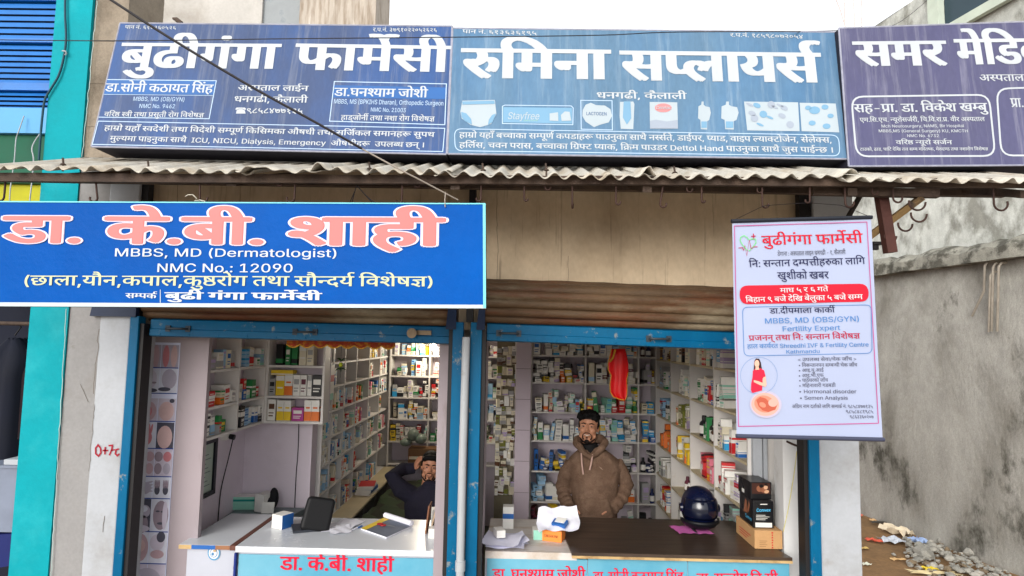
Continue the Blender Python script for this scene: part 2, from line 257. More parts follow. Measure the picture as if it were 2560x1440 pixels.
[281,4,85,78,1,-10,-81,0,1,10,16,27,97,27,0,1,-77,0,-5,8,-5,11,0,2,0,8,1,5,0,5,-11,-4,0,-10,-1,-3,0,-22,0,-22,11,1,9],
[208,4,23,0,1,78,27,0,1,-78,12,37,91,-8,0,-10,5,1,3,0,4,10,5,9,0,6,0,10,-5,1,-4,0,-3,-10,-5],
[483,27,21,-28,7,10,3,0,8,-1,12,1,12,6,5,5,5,7,-59,78,29,0,33,-46,6,-8,6,-14,5,-6,-7,0,4,6,8,15,5,7,35,46,29,0,-69,-90,-4,-6,-14,-8,-18,-4,-9,0,-6,0,-10,1],
[527,23,23,-29,1,107,25,0,1,-12,5,0,2,2,10,6,18,5,15,0,20,0,30,-9,16,-19,1,-12,0,-13,-16,-18,-30,-10,-19,0,-14,0,-18,6,-10,6,-1,2,-1,0,1,-41,16,93,10,14,0,20,8,10,13,1,8,0,8,-10,13,-20,8,-13,0,-16,0,-20,-7,-8,-13,1,-9,0,-9,8,-13,20,-7],
[639,12,27,0,1,104,27,0,1,-45,111,0,1,45,27,0,1,-104,-25,0,1,48,-109,0,1,-48],
[472,7,47,28,1,16,5,0,69,34,31,0,-71,-37,-1,0,4,23,0,1,104,27,0,1,-104,4,121,0,-57,38,19,9,75,-47],
[454,44,77,-2,-16,0,-26,5,-16,9,-1,7,25,3,2,-7,18,-6,17,0,16,0,20,7,1,5,0,4,-12,6,-11,1,-25,3,-22,3,-20,10,1,8,0,7,16,10,26,6,17,0,16,0,22,-5,14,-8,5,-6,-21,-2,-4,4,-16,6,-13,0,-14,0,-18,-6,1,-5,0,-4,12,-5,15,-2,25,-3,20,-2,20,-11,1,-8,0,-7,-14,-11,-28,-6],
[578,10,45,30,1,14,6,5,14,9,16,8,9,5,63,33,35,0,-87,-48,-1,1,7,27,0,1,104,27,0,1,-35,1,-23,1,-6,1,-40,4,153,0,-73,53,17,10,91,-63],
[509,23,49,47,1,-47,-25,0,1,104,27,0,1,-45,-3,0,6,11,26,9,19,0,16,0,24,-6,14,-13,1,-10,1,-50,-25,0,1,49,0,9,-18,10,-17,0,-10,0,-18,-5,-10,-9],
[753,42,23,0,1,78,25,0,1,-17,-1,0,4,6,14,9,18,4,11,0,18,0,20,-11,5,-8,-3,0,4,5,14,9,22,5,13,0,14,0,22,-6,12,-12,1,-9,1,-53,-23,0,1,52,0,9,-20,7,-11,0,-10,0,-16,-4,-8,-8,1,-5,1,-51,-25,0,1,54,0,6,-16,8,-13,0,-8,0,-18,-4,-8,-8,1,-7,1,-49],
[527,23,81,-2,-18,0,-30,10,-18,18,1,13,0,12,18,19,30,9,19,0,16,0,18,-5,10,-6,3,-2,3,0,1,38,27,0,1,-104,-25,0,1,12,-1,0,-2,-2,-10,-6,-18,-6,16,85,10,14,0,20,7,10,13,1,9,0,9,-10,13,-18,7,-15,0,-14,0,-20,-8,-10,-13,1,-8,0,-8,10,-13,20,-8],
[509,23,77,-1,-16,0,-24,7,-14,13,1,9,1,50,27,0,1,-48,0,-10,18,-10,17,0,12,0,18,5,10,10,1,6,1,47,27,0,1,-78,-23,0,1,19,3,0,-6,-11,-28,-9],
[486,6,27,0,1,104,27,0,1,-92,97,0,1,-12],
[555,8,15,92,1,12,159,0,1,-12,-65,0,1,-92,-25,0,1,92],
[658,16,111,-1,-26,0,-44,13,-24,24,1,16,0,17,24,24,44,13,27,0,26,0,42,-13,24,-24,1,-17,0,-16,-24,-24,-42,-13,16,111,11,18,0,30,9,18,19,1,13,0,14,-18,18,-30,9,-17,0,-18,0,-32,-9,-16,-18,1,-14,0,-13,16,-19,32,-9],
[642,40,111,-1,-28,0,-42,13,-24,24,1,16,0,17,24,24,42,13,27,0,18,0,28,-5,22,-9,16,-13,3,-7,-25,0,-4,5,-12,8,-14,5,-18,3,-11,0,-18,0,-30,-9,-16,-18,1,-14,0,-13,16,-19,32,-9,19,0,18,0,28,7,14,14,1,10,9,-1,-61,0,1,11,81,0,1,-11,0,-13,-22,-19,-38,-10],
[648,28,27,0,1,104,31,0,87,-66,2,-3,10,-8,12,-10,5,-6,-1,0,-2,6,-2,11,0,9,1,3,1,64,27,0,1,-104,-29,0,-75,59,-6,5,-10,8,-14,12,-9,9,7,0,0,-8,2,-13,0,-10,1,-2,1,-60],
[563,20,27,0,1,104,75,0,20,0,30,-7,14,-13,1,-7,0,-7,-10,-9,-16,-5,-9,-1,1,-1,12,0,18,-7,14,-11,1,-8,0,-8,-16,-13,-30,-7,-23,0,10,53,12,49,0,24,0,22,9,1,7,0,5,-10,9,-20,5,-13,0,-49,0,10,53,58,47,0,10,0,20,5,10,8,1,5,0,7,-18,9,-21,0,-45,0],
[621,22,91,0,-49,0,1,12,49,0,26,0,34,10,16,18,1,12,0,13,-16,18,-32,9,-23,0,-53,0,1,12,55,0,32,0,42,-12,24,-24,1,-16,0,-16,-24,-23,-44,-13,4,53,104,1,-104,-25,0,1,104],
[527,38,87,-31,-18,0,-26,5,-16,7,-5,4,23,7,2,-3,12,-5,16,-4,15,0,18,0,24,9,1,10,1,15,-1,0,-2,-2,-10,-6,-18,-5,-15,0,-18,0,-30,9,-18,17,1,13,0,12,18,18,30,9,21,0,14,0,18,-5,10,-6,3,-2,5,0,1,12,25,0,1,-80,0,-10,-18,-13,-32,-6,16,85,12,16,0,18,7,10,12,1,9,0,8,-8,13,-20,7,-15,0,-14,0,-20,-8,-10,-12,1,-8,0,-8,10,-13,20,-7],
[584,16,85,0,1,43,-75,61,31,0,43,-33,6,-6,10,-10,9,-8,-11,0,6,8,10,10,9,6,41,33,33,0,-77,-61,1,-43],
[549,24,27,0,1,104,71,0,24,0,32,-9,16,-15,1,-9,0,-9,-16,-15,-32,-9,-23,0,-49,0,1,11,51,0,16,0,20,6,10,10,1,6,0,6,-10,10,-20,6,-15,0,-43,0,1,-93],
[379,12,13,0,1,12,39,0,1,80,-37,0,1,12,103,0,1,-12,-37,0,1,-80,39,0,1,-12],
[640,22,107,-2,-24,0,-36,10,-20,17,1,11,1,68,27,0,1,-68,0,-7,12,-12,26,-6,17,0,18,0,24,6,14,12,1,7,1,68,27,0,1,-68,0,-11,-20,-17,-36,-10],
[231,12,41,-1,-8,0,-12,6,1,3,0,4,12,6,9,0,8,0,10,-6,1,-4,0,-3,-10,-6],
[558,31,27,0,1,10,71,37,12,7,14,9,8,9,1,4,0,6,-10,8,-18,4,-9,0,-12,0,-18,-5,-10,-9,1,-5,-23,0,0,9,16,14,30,8,19,0,18,0,30,-8,16,-13,1,-9,0,-5,-8,-11,-20,-13,-19,-10,-43,-25,97,0,1,-12],
[558,4,33,0,1,11,129,0,1,-11,8,115,104,1,-104,-25,0,1,92,-1,0,-49,-19,1,15,45,16],
[558,16,93,-1,-22,0,-34,12,-16,24,1,17,0,17,18,24,32,13,23,0,24,0,32,-13,18,-24,1,-17,0,-17,-18,-24,-32,-12,16,93,10,16,0,22,10,10,19,1,13,0,14,-10,18,-22,10,-15,0,-14,0,-22,-10,-10,-18,1,-14,0,-13,10,-19,22,-10],
[558,35,89,-1,-18,0,-32,6,-20,13,1,8,27,0,2,-5,12,-7,20,-4,11,0,14,0,20,5,12,8,1,7,0,5,-10,9,-24,6,-17,0,-17,0,1,11,55,31,1,1,-89,0,1,11,125,0,1,-10,-65,-37,1,2,24,1,32,-8,18,-14,1,-9,0,-9,-18,-14,-32,-7],
[558,23,93,-1,-18,0,-30,9,-18,15,1,10,0,7,14,17,17,13,49,34,29,0,-69,-51,-1,0,2,3,12,5,14,3,9,0,20,0,28,-8,16,-14,1,-10,0,-10,-18,-15,-30,-8,16,93,10,12,0,20,6,10,10,1,6,0,7,-10,9,-20,6,-11,0,-12,0,-18,-6,-10,-9,1,-7,0,-6,10,-10,18,-6],
[558,8,41,0,93,92,1,1,-105,0,1,11,135,0,1,-12,-91,-92],
[558,23,93,106,20,0,30,-9,18,-16,1,-10,0,-7,-14,-17,-15,-12,-47,-35,-27,0,71,51,3,0,-2,-3,-12,-5,-14,-3,-7,0,-20,0,-28,8,-16,14,1,10,0,10,18,15,30,9,16,93,94,-12,0,-18,-6,-10,-9,1,-7,0,-6,10,-10,18,-6,13,0,12,0,20,6,10,10,1,6,0,6,-10,10,-20,6],
[558,8,17,21,1,11,85,72,27,0,-81,-70,1,-1,125,0,1,-12,6,117,0,1,24,1,6,1,35,25,0,1,-65],
[231,12,41,-1,-8,0,-12,6,1,3,0,4,12,6,9,0,8,0,10,-6,1,-4,0,-3,-10,-6,12,41,56,-8,0,-12,5,1,4,0,4,12,6,9,0,8,0,10,-6,1,-4,0,-4,-10,-5],
[318,4,97,78,1,-10,-93,0,1,10,17,35,0,1,89,0,7,12,8,20,5,13,0,10,0,10,-1,5,-1,-7,-11,-2,1,-6,1,-5,0,-10,0,-12,-6,1,-6,1,-86],
[764,60,157,36,0,-11,-30,-12,-21,0,-28,0,-46,22,-19,24,25,5,14,-18,32,-20,23,0,12,0,16,5,1,7,0,6,-14,10,-9,4,-10,-1,-9,0,-1,11,24,1,18,7,1,6,0,6,-14,6,-11,0,-12,0,-20,-4,-11,-2,-7,11,10,2,26,4,17,0,26,0,26,-13,1,-10,0,-12,-21,-8,4,-1,5,-2,12,-1,13,0,10,0,18,1,9,1,1,32,-23,0,1,12,87,0,1,-12,-35,0,1,-92,-25,0,1,48,-8,-1,-16,-1,-7,0,-6,0,-7,1,4,-5],
[563,26,59,-4,-15,11,91,27,1,58,-61,0,1,-53,0,-4,-10,-5,-5,0,-10,0,-18,7,-12,10,1,4,0,4,8,5,13,0,9,0,1,32,-41,0,1,12,193,0,1,-12,-33,0,1,-92,-25,0,1,20],
[598,23,171,92,1,-92,-27,0,1,42,-73,0,1,-6,0,-6,-8,-5,-7,0,-6,0,-14,4,-12,7,-8,7,1,3,0,3,10,5,13,0,9,0,1,38,-41,0,1,12,205,0,1,-12,4,143,92,-73,0,1,-38,75,0],
[915,31,277,92,1,-92,-27,0,1,32,-10,-3,-22,-5,-15,0,-12,0,-22,5,-7,3,-8,4,-3,6,-77,0,1,-6,0,-6,-8,-5,-7,0,-6,0,-14,4,-12,7,-8,7,1,3,0,3,10,5,13,0,9,0,1,38,-41,0,1,12,311,0,1,-12,6,69,54,75,0,0,2,1,4,1,32,-73,0,12,249,92,-79,0,1,-30,0,-7,4,-8,4,-5,5,-2,6,-4,19,0,12,0,24,6,9,5],
[0,12,-61,129,0,4,12,5,7,0,8,0,12,-5,1,-4,0,-4,-12,-6,-7,0,-6,0,-12,6],
[551,31,25,78,0,8,14,12,24,7,19,0,26,0,30,-15,1,-12,0,-11,-24,-14,-21,-2,4,-1,8,-3,5,-1,49,-20,12,-4,10,-10,1,-6,0,-6,-8,-8,-7,-5,-21,8,6,3,4,4,1,4,0,3,-6,5,-7,3,-77,33,-20,8,-12,13,12,51,77,0,-7,16,-8,15,0,12,0,16,9,1,7,0,7,-16,9,-11,0,-12,0,-18,-9],
[551,24,93,0,-18,0,-30,6,-20,13,1,9,0,6,6,10,16,12,15,9,69,40,21,-9,-69,-42,-16,-9,-10,-11,1,-6,0,-8,22,-8,17,0,16,0,32,6,19,6,13,-13,-16,-4,-38,-7],
[551,40,161,-11,-6,5,-14,12,-12,13,-10,12,-1,4,-6,-1,-5,0,-14,0,-28,4,-22,8,-12,15,1,10,0,8,10,18,11,8,29,-3,-10,-8,-12,-16,1,-8,0,-12,24,-12,25,0,4,0,3,0,-2,4,1,2,0,6,14,5,11,0,14,0,14,-8,1,-5,0,-6,-10,-6,-7,-1,4,-5,14,-16,18,-16,9,-6],
[551,44,143,21,0,-9,-26,-12,-23,0,-14,0,-24,5,-14,10,1,7,0,4,4,9,16,11,17,7,-20,9,-20,13,-12,10,-4,8,1,3,0,2,2,5,3,2,29,-2,-4,-3,1,-4,0,-3,6,-9,18,-12,21,-10,18,10,18,12,8,9,1,3,0,3,-3,4,29,2,4,-4,1,-5,0,-4,-4,-8,-12,-9,-22,-13,-17,-8,16,-8,16,-12,2,-9,14,67,23,0,-5,12,-6,15,0,10,0,14,6,1,5,0,2,-4,6,-10,8,-9,5,-12,-5,-10,-8,-4,-6],
[551,38,171,45,0,-19,-32,-18,-25,0,-20,0,-34,8,-24,20,-16,34,-5,26,29,2,4,-25,16,-34,28,-19,23,0,20,0,14,14,1,12,0,8,-8,15,-16,9,-11,0,-8,0,-10,-4,1,-4,0,-3,6,-6,20,-3,19,-1,-5,-12,-32,2,-32,13,1,10,0,9,24,11,21,0,18,0,30,-12,14,-20],
[551,43,93,105,24,0,28,-12,1,-10,0,-6,-12,-13,-28,-13,-23,-8,41,-16,14,-5,10,-10,1,-6,0,-6,-8,-8,-7,-5,-19,8,4,3,4,4,1,4,0,3,-4,5,-7,3,-61,25,3,4,36,11,36,18,1,8,0,5,-14,6,-9,0,-10,0,-12,-5,1,-4,0,-4,10,-5,15,-2,-17,-10,-16,4,-16,10,1,8,0,5,10,9,22,5],
[551,52,31,99,8,2,26,4,19,0,28,0,30,-12,1,-10,0,-12,-19,-7,16,-3,14,-11,1,-7,0,-9,-22,-12,-17,-4,10,-5,20,-11,9,-6,-21,-7,-12,8,-20,13,-9,5,-8,-1,-11,0,-12,0,-16,6,1,5,0,5,12,5,11,0,6,0,16,-3,13,-4,16,1,14,8,1,6,0,6,-18,8,-15,1,-12,-1,-11,0,1,11,20,0,20,4,8,6,1,4,0,6,-16,6,-11,0,-12,0,-22,-4,-11,-2],
[988,48,301,92,1,-92,-27,0,1,32,-8,-3,-24,-5,-15,0,-12,0,-22,5,-7,3,-4,3,-6,6,-1,3,-10,-1,-20,-1,-13,0,-14,0,-30,2,-11,2,-6,-2,-7,-2,14,-8,36,-19,21,-8,-17,-9,-18,8,-34,17,-24,15,-7,5,-8,5,-2,6,1,3,0,3,10,6,11,0,10,0,12,-4,5,-4,8,4,4,9,1,5,0,5,-2,8,-1,3,-67,0,1,12,335,0,1,-12,15,125,54,12,0,20,1,11,1,0,2,1,2,1,32,-71,0,2,-3,4,-8,1,-5,0,-7,-8,-10,-3,-3,16,-2,12,273,92,-77,0,1,-30,0,-7,2,-8,4,-5,5,-2,8,-4,17,0,12,0,24,6,9,5],
[491,61,91,37,-10,0,-18,-2,-7,-2,-16,5,-22,12,1,9,0,4,8,7,5,2,8,3,22,3,17,0,31,0,1,14,-103,0,1,12,169,0,1,-12,-35,0,1,-26,-61,0,-10,0,-8,-1,-3,-1,-4,-2,1,-4,0,-4,8,-6,7,-2,16,3,19,0,24,0,32,-13,1,-10,0,-11,-26,-13,-25,-1,10,-2,22,-4,11,-2,-9,-11,-20,4,-34,10,-15,4,-18,1,-24,5,1,5,0,3,8,5,11,0,6,0,14,-3,11,-4,6,-1,3,0,24,0,26,7,1,8,0,5,-16,6,20,99,102,-8,6,-10,13,1,6,0,11,30,11,23,0,12,0,18,-2,7,-2,-7,-11,-4,2,-14,2,-5,0,-14,0,-14,-8,1,-6,0,-5,8,-11,9,-6],
[553,48,191,92,-31,0,1,-29,0,-8,-6,-10,-3,-4,-14,-8,-25,-1,-5,12,8,1,10,2,5,2,4,2,4,5,1,7,1,29,-77,0,1,-33,0,-8,2,-9,6,-7,14,-5,11,-3,39,-11,20,-6,18,-10,1,-9,0,-7,-10,-11,-5,-4,-23,7,4,4,8,7,1,4,0,3,-6,5,-16,6,-15,4,-27,9,-14,4,-18,8,-3,5,-6,6,1,12,1,39,-25,0,1,12,191,0],
[0,27,-19,-41,-10,-1,-18,-3,-9,0,-24,0,-30,13,1,11,0,9,32,14,27,0,26,0,36,-10,28,-15,13,-9,-19,-6,-18,14,-38,14,-23,0,-16,0,-18,-6,1,-5,0,-7,16,-5,11,0,10,0,14,2,7,2],
[259,29,-61,102,-6,6,-6,11,1,6,0,11,28,13,27,0,20,0,26,-9,20,-20,9,-16,39,0,1,-12,-35,0,1,-92,-25,0,1,92,-29,0,1,12,29,0,-8,17,-20,17,-19,0,-12,0,-14,-9,1,-7,0,-6,6,-9,5,-5],
[568,17,17,9,57,17,-18,1,-11,5,-8,5,-8,12,1,11,1,32,-25,0,1,12,195,0,1,-12,-33,0,1,-92,-27,0,1,32,-101,-34,12,133,92,-77,0,1,-30,0,-7,2,-8,4,-5,5,-2,8,-4,17,0,12,0,24,6,9,5],
[571,32,197,92,-35,0,1,-92,-25,0,1,28,-10,-4,-24,-4,-19,0,-18,0,-30,7,-16,12,1,9,0,14,40,15,33,0,4,0,14,0,14,-1,5,0,-3,-12,-6,1,-16,1,-7,0,-8,0,-5,-1,47,-28,6,3,7,3,1,49,-133,0,1,12,197,0,9,43,48,0,-9,22,-8,17,0,6,0,12,1,5,0,-45,30,-14,-5],
[818,29,245,92,1,-92,-27,0,1,8,-12,-4,-28,-3,-13,0,-36,0,-66,18,-31,21,-8,6,-6,7,1,3,0,4,10,6,11,0,10,0,12,-4,5,-4,8,4,4,9,1,5,0,5,-2,7,-1,4,-67,0,1,12,279,0,1,-12,40,179,39,12,0,18,5,9,3,1,45,-121,0,6,-6,1,-10,0,-13,-24,-16,-19,-5,22,-14,52,-15,35,0,14,0,26,3,13,4,1,13,-8,-2,-20,-4,-13,0,-16,0,-26,7,-14,12,1,7,0,12,32,14,27,0,6,0,18,-1,7,-1,-1,-11,-6,0,-12,1,-5,0,-16,0,-18,-7,1,-7,0,-7,18,-7],
[504,32,173,92,-47,0,1,-34,-17,0,-16,0,-22,-2,-7,-3,-18,-6,1,-11,0,-8,14,-11,24,-5,15,0,18,0,26,4,15,4,9,-12,-14,-4,-34,-4,-15,0,-24,0,-36,9,-20,16,1,12,0,11,22,14,38,8,21,0,1,22,-95,0,1,12,173,0],
[563,38,103,0,-26,0,-38,9,-22,17,1,12,0,12,24,16,38,8,25,0,1,18,-101,0,1,12,193,0,1,-12,-63,0,1,-30,-11,0,-22,0,-22,-2,-9,-3,-10,-3,-10,-10,1,-7,0,-10,22,-12,19,-3,-4,7,1,7,0,6,10,10,22,6,17,0,18,0,20,-6,10,-10,1,-6,0,-12,-38,-14,11,103,23,0,-6,7,-5,18,0,24,7,1,7,0,5,-12,6,-9,0,-12,0,-14,-7],
[577,49,121,37,-10,0,-20,-2,-7,-2,-14,5,-22,12,1,9,0,4,6,7,7,2,8,3,20,3,17,0,33,0,1,14,-133,0,1,12,199,0,1,-12,-37,0,1,-26,-59,0,-12,0,-8,-1,-1,-1,-6,-2,1,-4,0,-4,10,-6,7,-2,14,3,19,0,26,0,32,-13,1,-10,0,-12,-32,-14,-33,0,-32,0,-52,15,-19,11,21,8,20,-11,40,-11,25,0,40,0,1,13,0,6,-18,6],
[591,22,203,92,-33,0,1,-92,-27,0,1,28,-10,-4,-26,-4,-17,0,-26,0,-32,13,1,11,0,5,8,9,7,3,-12,3,-16,12,1,7,0,5,5,4,-17,0,1,12,203,0,24,57,45,0,-7,18,-7,15,0,18,0,26,7,9,5,1,49,-91,0,-8,-4,1,-6,0,-6,16,-6,11,-1,10,1,13,0,8,0,7,0,-1,-12,-2,0,-6,0,1,0,-18,0,-18,-7],
[350,23,69,54,75,0,1,-12,-73,0,1,-6,0,-6,-8,-5,-7,0,-6,0,-14,4,-12,7,-8,7,1,3,0,3,10,5,13,0,9,0,1,38,-41,0,1,12,123,0,1,-12,-53,0],
[389,48,125,54,10,0,16,0,11,1,3,-12,-8,-1,-18,0,-9,0,-14,0,-30,2,-11,2,-6,-2,-7,-2,14,-8,36,-19,21,-8,-17,-9,-18,8,-34,17,-24,15,-7,5,-8,5,-2,6,1,3,0,3,10,6,11,0,10,0,12,-4,5,-4,8,4,4,9,1,5,0,5,-2,8,-1,3,-67,0,1,12,135,0,1,-12,-39,0,2,-3,4,-8,1,-5,0,-7,-8,-10,-3,-3,16,-2],
[376,17,137,48,13,-12,-12,-4,-30,-8,-21,0,-12,0,-22,5,-7,3,-8,5,-8,12,1,11,1,32,-25,0,1,12,131,0,1,-12,-61,0,11,89,36,8,0,16,3,9,2,-67,43,1,-22,0,-7,4,-8,4,-5,5,-2,6,-4],
[563,52,173,49,0,-7,-10,-15,-9,-6,-23,7,8,4,10,11,1,6,0,6,-12,7,-9,0,-12,0,-9,-4,-8,-5,-24,-8,-13,-3,14,-8,40,-19,23,-8,-17,-9,-20,8,-34,17,-28,15,-7,5,-6,5,-4,6,1,3,0,3,10,6,11,0,10,0,12,-4,5,-4,14,4,12,10,1,6,0,4,-4,7,-1,3,-79,0,1,12,193,0,1,-12,-85,0,6,-6,1,-10,0,-2,1,-2,8,1,11,0,18,0,24,-12],
[467,18,85,24,-32,0,-13,10,-6,4,-6,12,1,9,1,33,-25,0,1,12,161,0,1,-12,-19,0,1,-38,0,-8,-6,-9,-5,-4,-6,-4,-22,-5,14,85,36,16,0,9,6,2,2,2,8,1,7,1,33,-57,0,1,-33,0,-7,2,-7,5,-3,4,-3,10,-3],
[585,21,201,92,-75,0,1,-23,26,-5,30,-19,1,-12,0,-12,-22,-14,-38,-7,-19,0,-38,0,-46,19,1,17,0,11,22,15,38,8,21,0,1,22,-95,0,1,12,201,0,15,99,12,24,0,30,10,1,11,0,8,-18,13,-19,4,-11,0,-24,0,-15,-4,-10,-3,-10,-9,1,-7,0,-12,32,-11],
[491,61,91,37,-10,0,-18,-2,-7,-2,-16,5,-22,12,1,9,0,4,8,7,5,2,8,3,22,3,17,0,31,0,1,14,-103,0,1,12,169,0,1,-12,-35,0,1,-26,-61,0,-10,0,-8,-1,-3,-1,-4,-2,1,-4,0,-4,8,-6,7,-2,16,3,19,0,24,0,32,-13,1,-10,0,-11,-26,-13,-25,-1,10,-2,22,-4,11,-2,-9,-11,-20,4,-34,10,-15,4,-18,1,-24,5,1,5,0,3,8,5,11,0,6,0,14,-3,11,-4,6,-1,3,0,24,0,26,7,1,8,0,5,-16,6],
[615,61,211,92,-33,0,1,-92,-27,0,1,25,-10,-3,-24,-5,-19,0,-26,0,-32,14,1,11,0,4,8,9,7,3,-16,3,-20,12,1,9,0,10,28,13,21,0,18,0,24,-9,1,-8,0,-7,-13,-7,-19,6,4,2,2,4,1,2,0,2,-6,5,-7,0,-10,0,-14,-8,1,-5,0,-6,10,-6,18,-3,9,-1,10,2,13,0,4,0,8,-1,5,0,-3,-12,-2,1,-6,0,1,0,-18,0,-18,-7,1,-7,0,-6,18,-7,17,0,18,0,24,7,9,5,1,51,-19,0,1,12,83,0],
[558,4,139,50,1,-11,-91,0,1,11],
[0,30,-59,102,-8,7,-16,6,-14,2,-7,0,-8,0,-14,-2,-5,-1,-7,11,6,2,18,2,11,0,14,0,24,-7,9,-7,3,1,-8,8,-12,10,-16,4,-9,0,-8,0,-10,-2,-3,0,-7,11,12,2,19,0,18,0,26,-8,22,-21,9,-18],
[531,56,109,12,12,1,14,6,1,6,0,6,-18,7,-21,0,-24,0,-24,-9,1,-8,0,-5,8,-10,24,-12,23,-9,-17,-9,-30,12,-32,21,1,13,0,6,10,10,9,3,-6,3,-8,9,1,6,0,4,6,7,7,2,8,3,18,3,15,0,45,0,1,14,-119,0,1,12,183,0,1,-12,-33,0,1,-26,-71,0,-10,0,-8,-1,-3,-1,-4,-2,1,-4,0,-4,6,-5,5,-2,16,3,19,0,24,0,28,-7,14,-11,1,-6,0,-10,-22,-13,-21,-3],
[407,45,41,32,-12,0,-14,5,1,5,0,5,12,5,9,0,6,0,14,-2,11,-4,16,3,22,14,1,11,0,9,-20,11,-15,0,-10,0,-10,-4,1,-4,0,-2,6,-6,20,-4,19,-1,-5,-11,-32,1,-30,13,1,10,0,9,24,10,23,0,16,0,28,-7,16,-14,1,-11,0,-11,-24,-20,-19,-5,16,-7,28,-16,11,-7,-21,-7,-16,12,-28,15,-11,5,-10,0],
[259,46,31,92,-29,0,1,12,29,0,-8,17,-20,17,-19,0,-12,0,-14,-9,1,-7,0,-6,6,-9,5,-5,-25,0,-6,6,-6,11,1,6,0,11,28,13,27,0,14,0,22,-5,9,-5,6,5,22,5,15,0,10,0,18,-2,9,-2,-7,-11,-6,2,-12,2,-7,0,-12,0,-16,-8,1,-6,0,0,1,0,4,-4,8,-10,3,-6,39,0,1,-12,-35,0,1,-92,-25,0],
[681,29,115,-2,-16,7,-26,13,-16,14,1,8,0,5,8,7,7,3,-57,-1,1,12,159,0,1,26,-169,0,1,12,233,0,1,-12,-33,0,1,-92,-27,0,1,55,-37,0,-16,0,-18,-2,-5,-3,-8,-4,1,-6,0,-9,24,-15,25,-9],
[551,66,157,-11,-4,4,-12,11,-10,10,-1,4,-4,0,-8,-1,-3,0,-22,0,-30,8,-16,13,1,7,0,5,8,9,9,3,-12,4,-14,10,1,8,0,10,36,11,27,0,8,0,22,-1,5,0,-1,-12,-6,1,-14,1,-9,0,-36,0,1,-12,0,-5,12,-6,11,-2,12,1,17,0,4,0,8,0,5,0,-1,-12,-4,0,-8,1,-5,0,-16,0,-22,-7,1,-8,0,-7,24,-8,17,0,2,0,4,0,5,0,-2,2,0,3,1,1,0,6,14,5,9,0,14,0,14,-8,1,-5,0,-5,-10,-6,-7,-2,6,-6,16,-14,9,-6],
[551,16,93,20,-20,0,-30,9,-18,15,1,10,0,9,18,15,30,9,21,0,20,0,30,-9,16,-15,1,-10,0,-9,-16,-16,-30,-8,12,93,32,16,0,24,12,1,10,0,9,-22,12,-17,0,-16,0,-24,-13,1,-9,0,-9,22,-12],
[551,37,161,6,-21,-8,-32,24,-25,13,-8,-1,-9,0,-12,0,-16,6,1,5,0,5,12,5,11,0,6,0,14,-3,9,-4,16,3,20,13,1,10,0,10,-22,10,-17,0,-10,0,-20,-3,-13,-3,-7,11,12,3,28,3,15,0,18,0,30,-7,18,-14,1,-11,0,-11,-24,-18,-17,-5,14,-7,30,-19],
[0,14,-59,-7,8,1,9,0,24,0,32,-9,28,-14,11,-9,-17,-7,-18,14,-34,12,-21,0,-4,0,-6,0,-3,-1],
[771,37,155,92,1,-34,8,4,18,4,13,0,22,0,28,-13,1,-13,0,-8,-10,-17,-11,-9,-23,7,8,6,12,14,1,7,0,7,-14,8,-11,0,-18,0,-17,-12,1,-43,-27,0,1,32,-8,-3,-22,-5,-13,0,-12,0,-22,5,-5,4,-8,5,-8,12,1,9,1,33,-25,0,1,12,263,0,1,-12,11,55,92,1,-32,0,-9,4,-8,5,-3,8,-4,13,0,14,0,22,6,9,4,1,46],
[0,30,-55,102,-8,14,-12,15,-18,6,-9,0,-8,0,-12,-1,-3,-1,-7,12,12,2,19,0,16,0,20,-5,11,-8,8,13,35,0,10,0,18,-2,7,-2,-5,-11,-6,2,-12,2,-7,0,-14,0,-14,-8,1,-6,0,-1,1,-2,8,-8,5,-11],
[500,4,1,104,173,0,1,-12,-171,0,37,181,58,-8,1,-7,0,-8,0,-16,-4,-16,-10,-5,-10,-25,4,4,7,9,6,-8,3,-16,4,-9,0,-14,0,-14,-8,1,-6,0,-6,14,-12,28,-12,21,-8,-19,-9,-18,8,-32,16,-18,15,1,9,0,9,16,11,24,5,13,0,14,0,26,-5,11,-4,20,9,29,0,6,0,10,-1,5,0],
[1023,64,157,36,0,-11,-30,-12,-21,0,-28,0,-46,22,-19,24,25,5,14,-18,32,-20,23,0,12,0,16,5,1,7,0,6,-14,10,-9,4,-10,-1,-9,0,-1,11,24,1,18,7,1,6,0,6,-14,6,-11,0,-12,0,-20,-4,-11,-2,-7,11,10,2,26,4,17,0,26,0,26,-13,1,-10,0,-12,-21,-8,4,-1,5,-2,12,-1,13,0,10,0,18,1,9,1,1,32,-23,0,1,12,173,0,1,-12,-33,0,1,-92,-27,0,1,92,-59,0,1,-92,-25,0,1,48,-8,-1,-16,-1,-7,0,-6,0,-7,1,4,-5,30,283,102,-10,7,-14,6,-14,2,-9,0,-6,0,-14,-2,-5,-1,-9,11,8,2,16,2,11,0,16,0,22,-7,9,-7,3,1,-6,8,-14,10,-14,4,-9,0,-8,0,-12,-2,-3,0,-7,11,14,2,19,0,16,0,28,-8,20,-21,11,-18],
[787,69,167,26,-20,0,-26,14,1,10,0,0,1,1,-6,1,-12,2,-7,0,-6,-4,-20,-5,-11,-3,14,-8,40,-19,23,-8,-17,-9,-20,8,-34,17,-28,15,-7,5,-6,5,-4,6,1,3,0,3,10,6,11,0,10,0,12,-4,5,-4,14,4,12,10,1,6,0,4,-4,7,-1,3,-79,0,1,12,269,0,1,-12,-161,0,6,-6,1,-10,0,-6,-3,-5,10,-1,9,-2,6,5,22,6,17,0,20,0,32,-9,24,-16,9,-9,-19,-6,-16,14,-30,15,-17,0,-14,0,-12,-8,1,-4,0,-6,12,-6,11,0,6,0,10,1,7,1,9,-11,-10,-1,-14,-2],
[379,4,65,104,29,0,1,-104,-27,0],
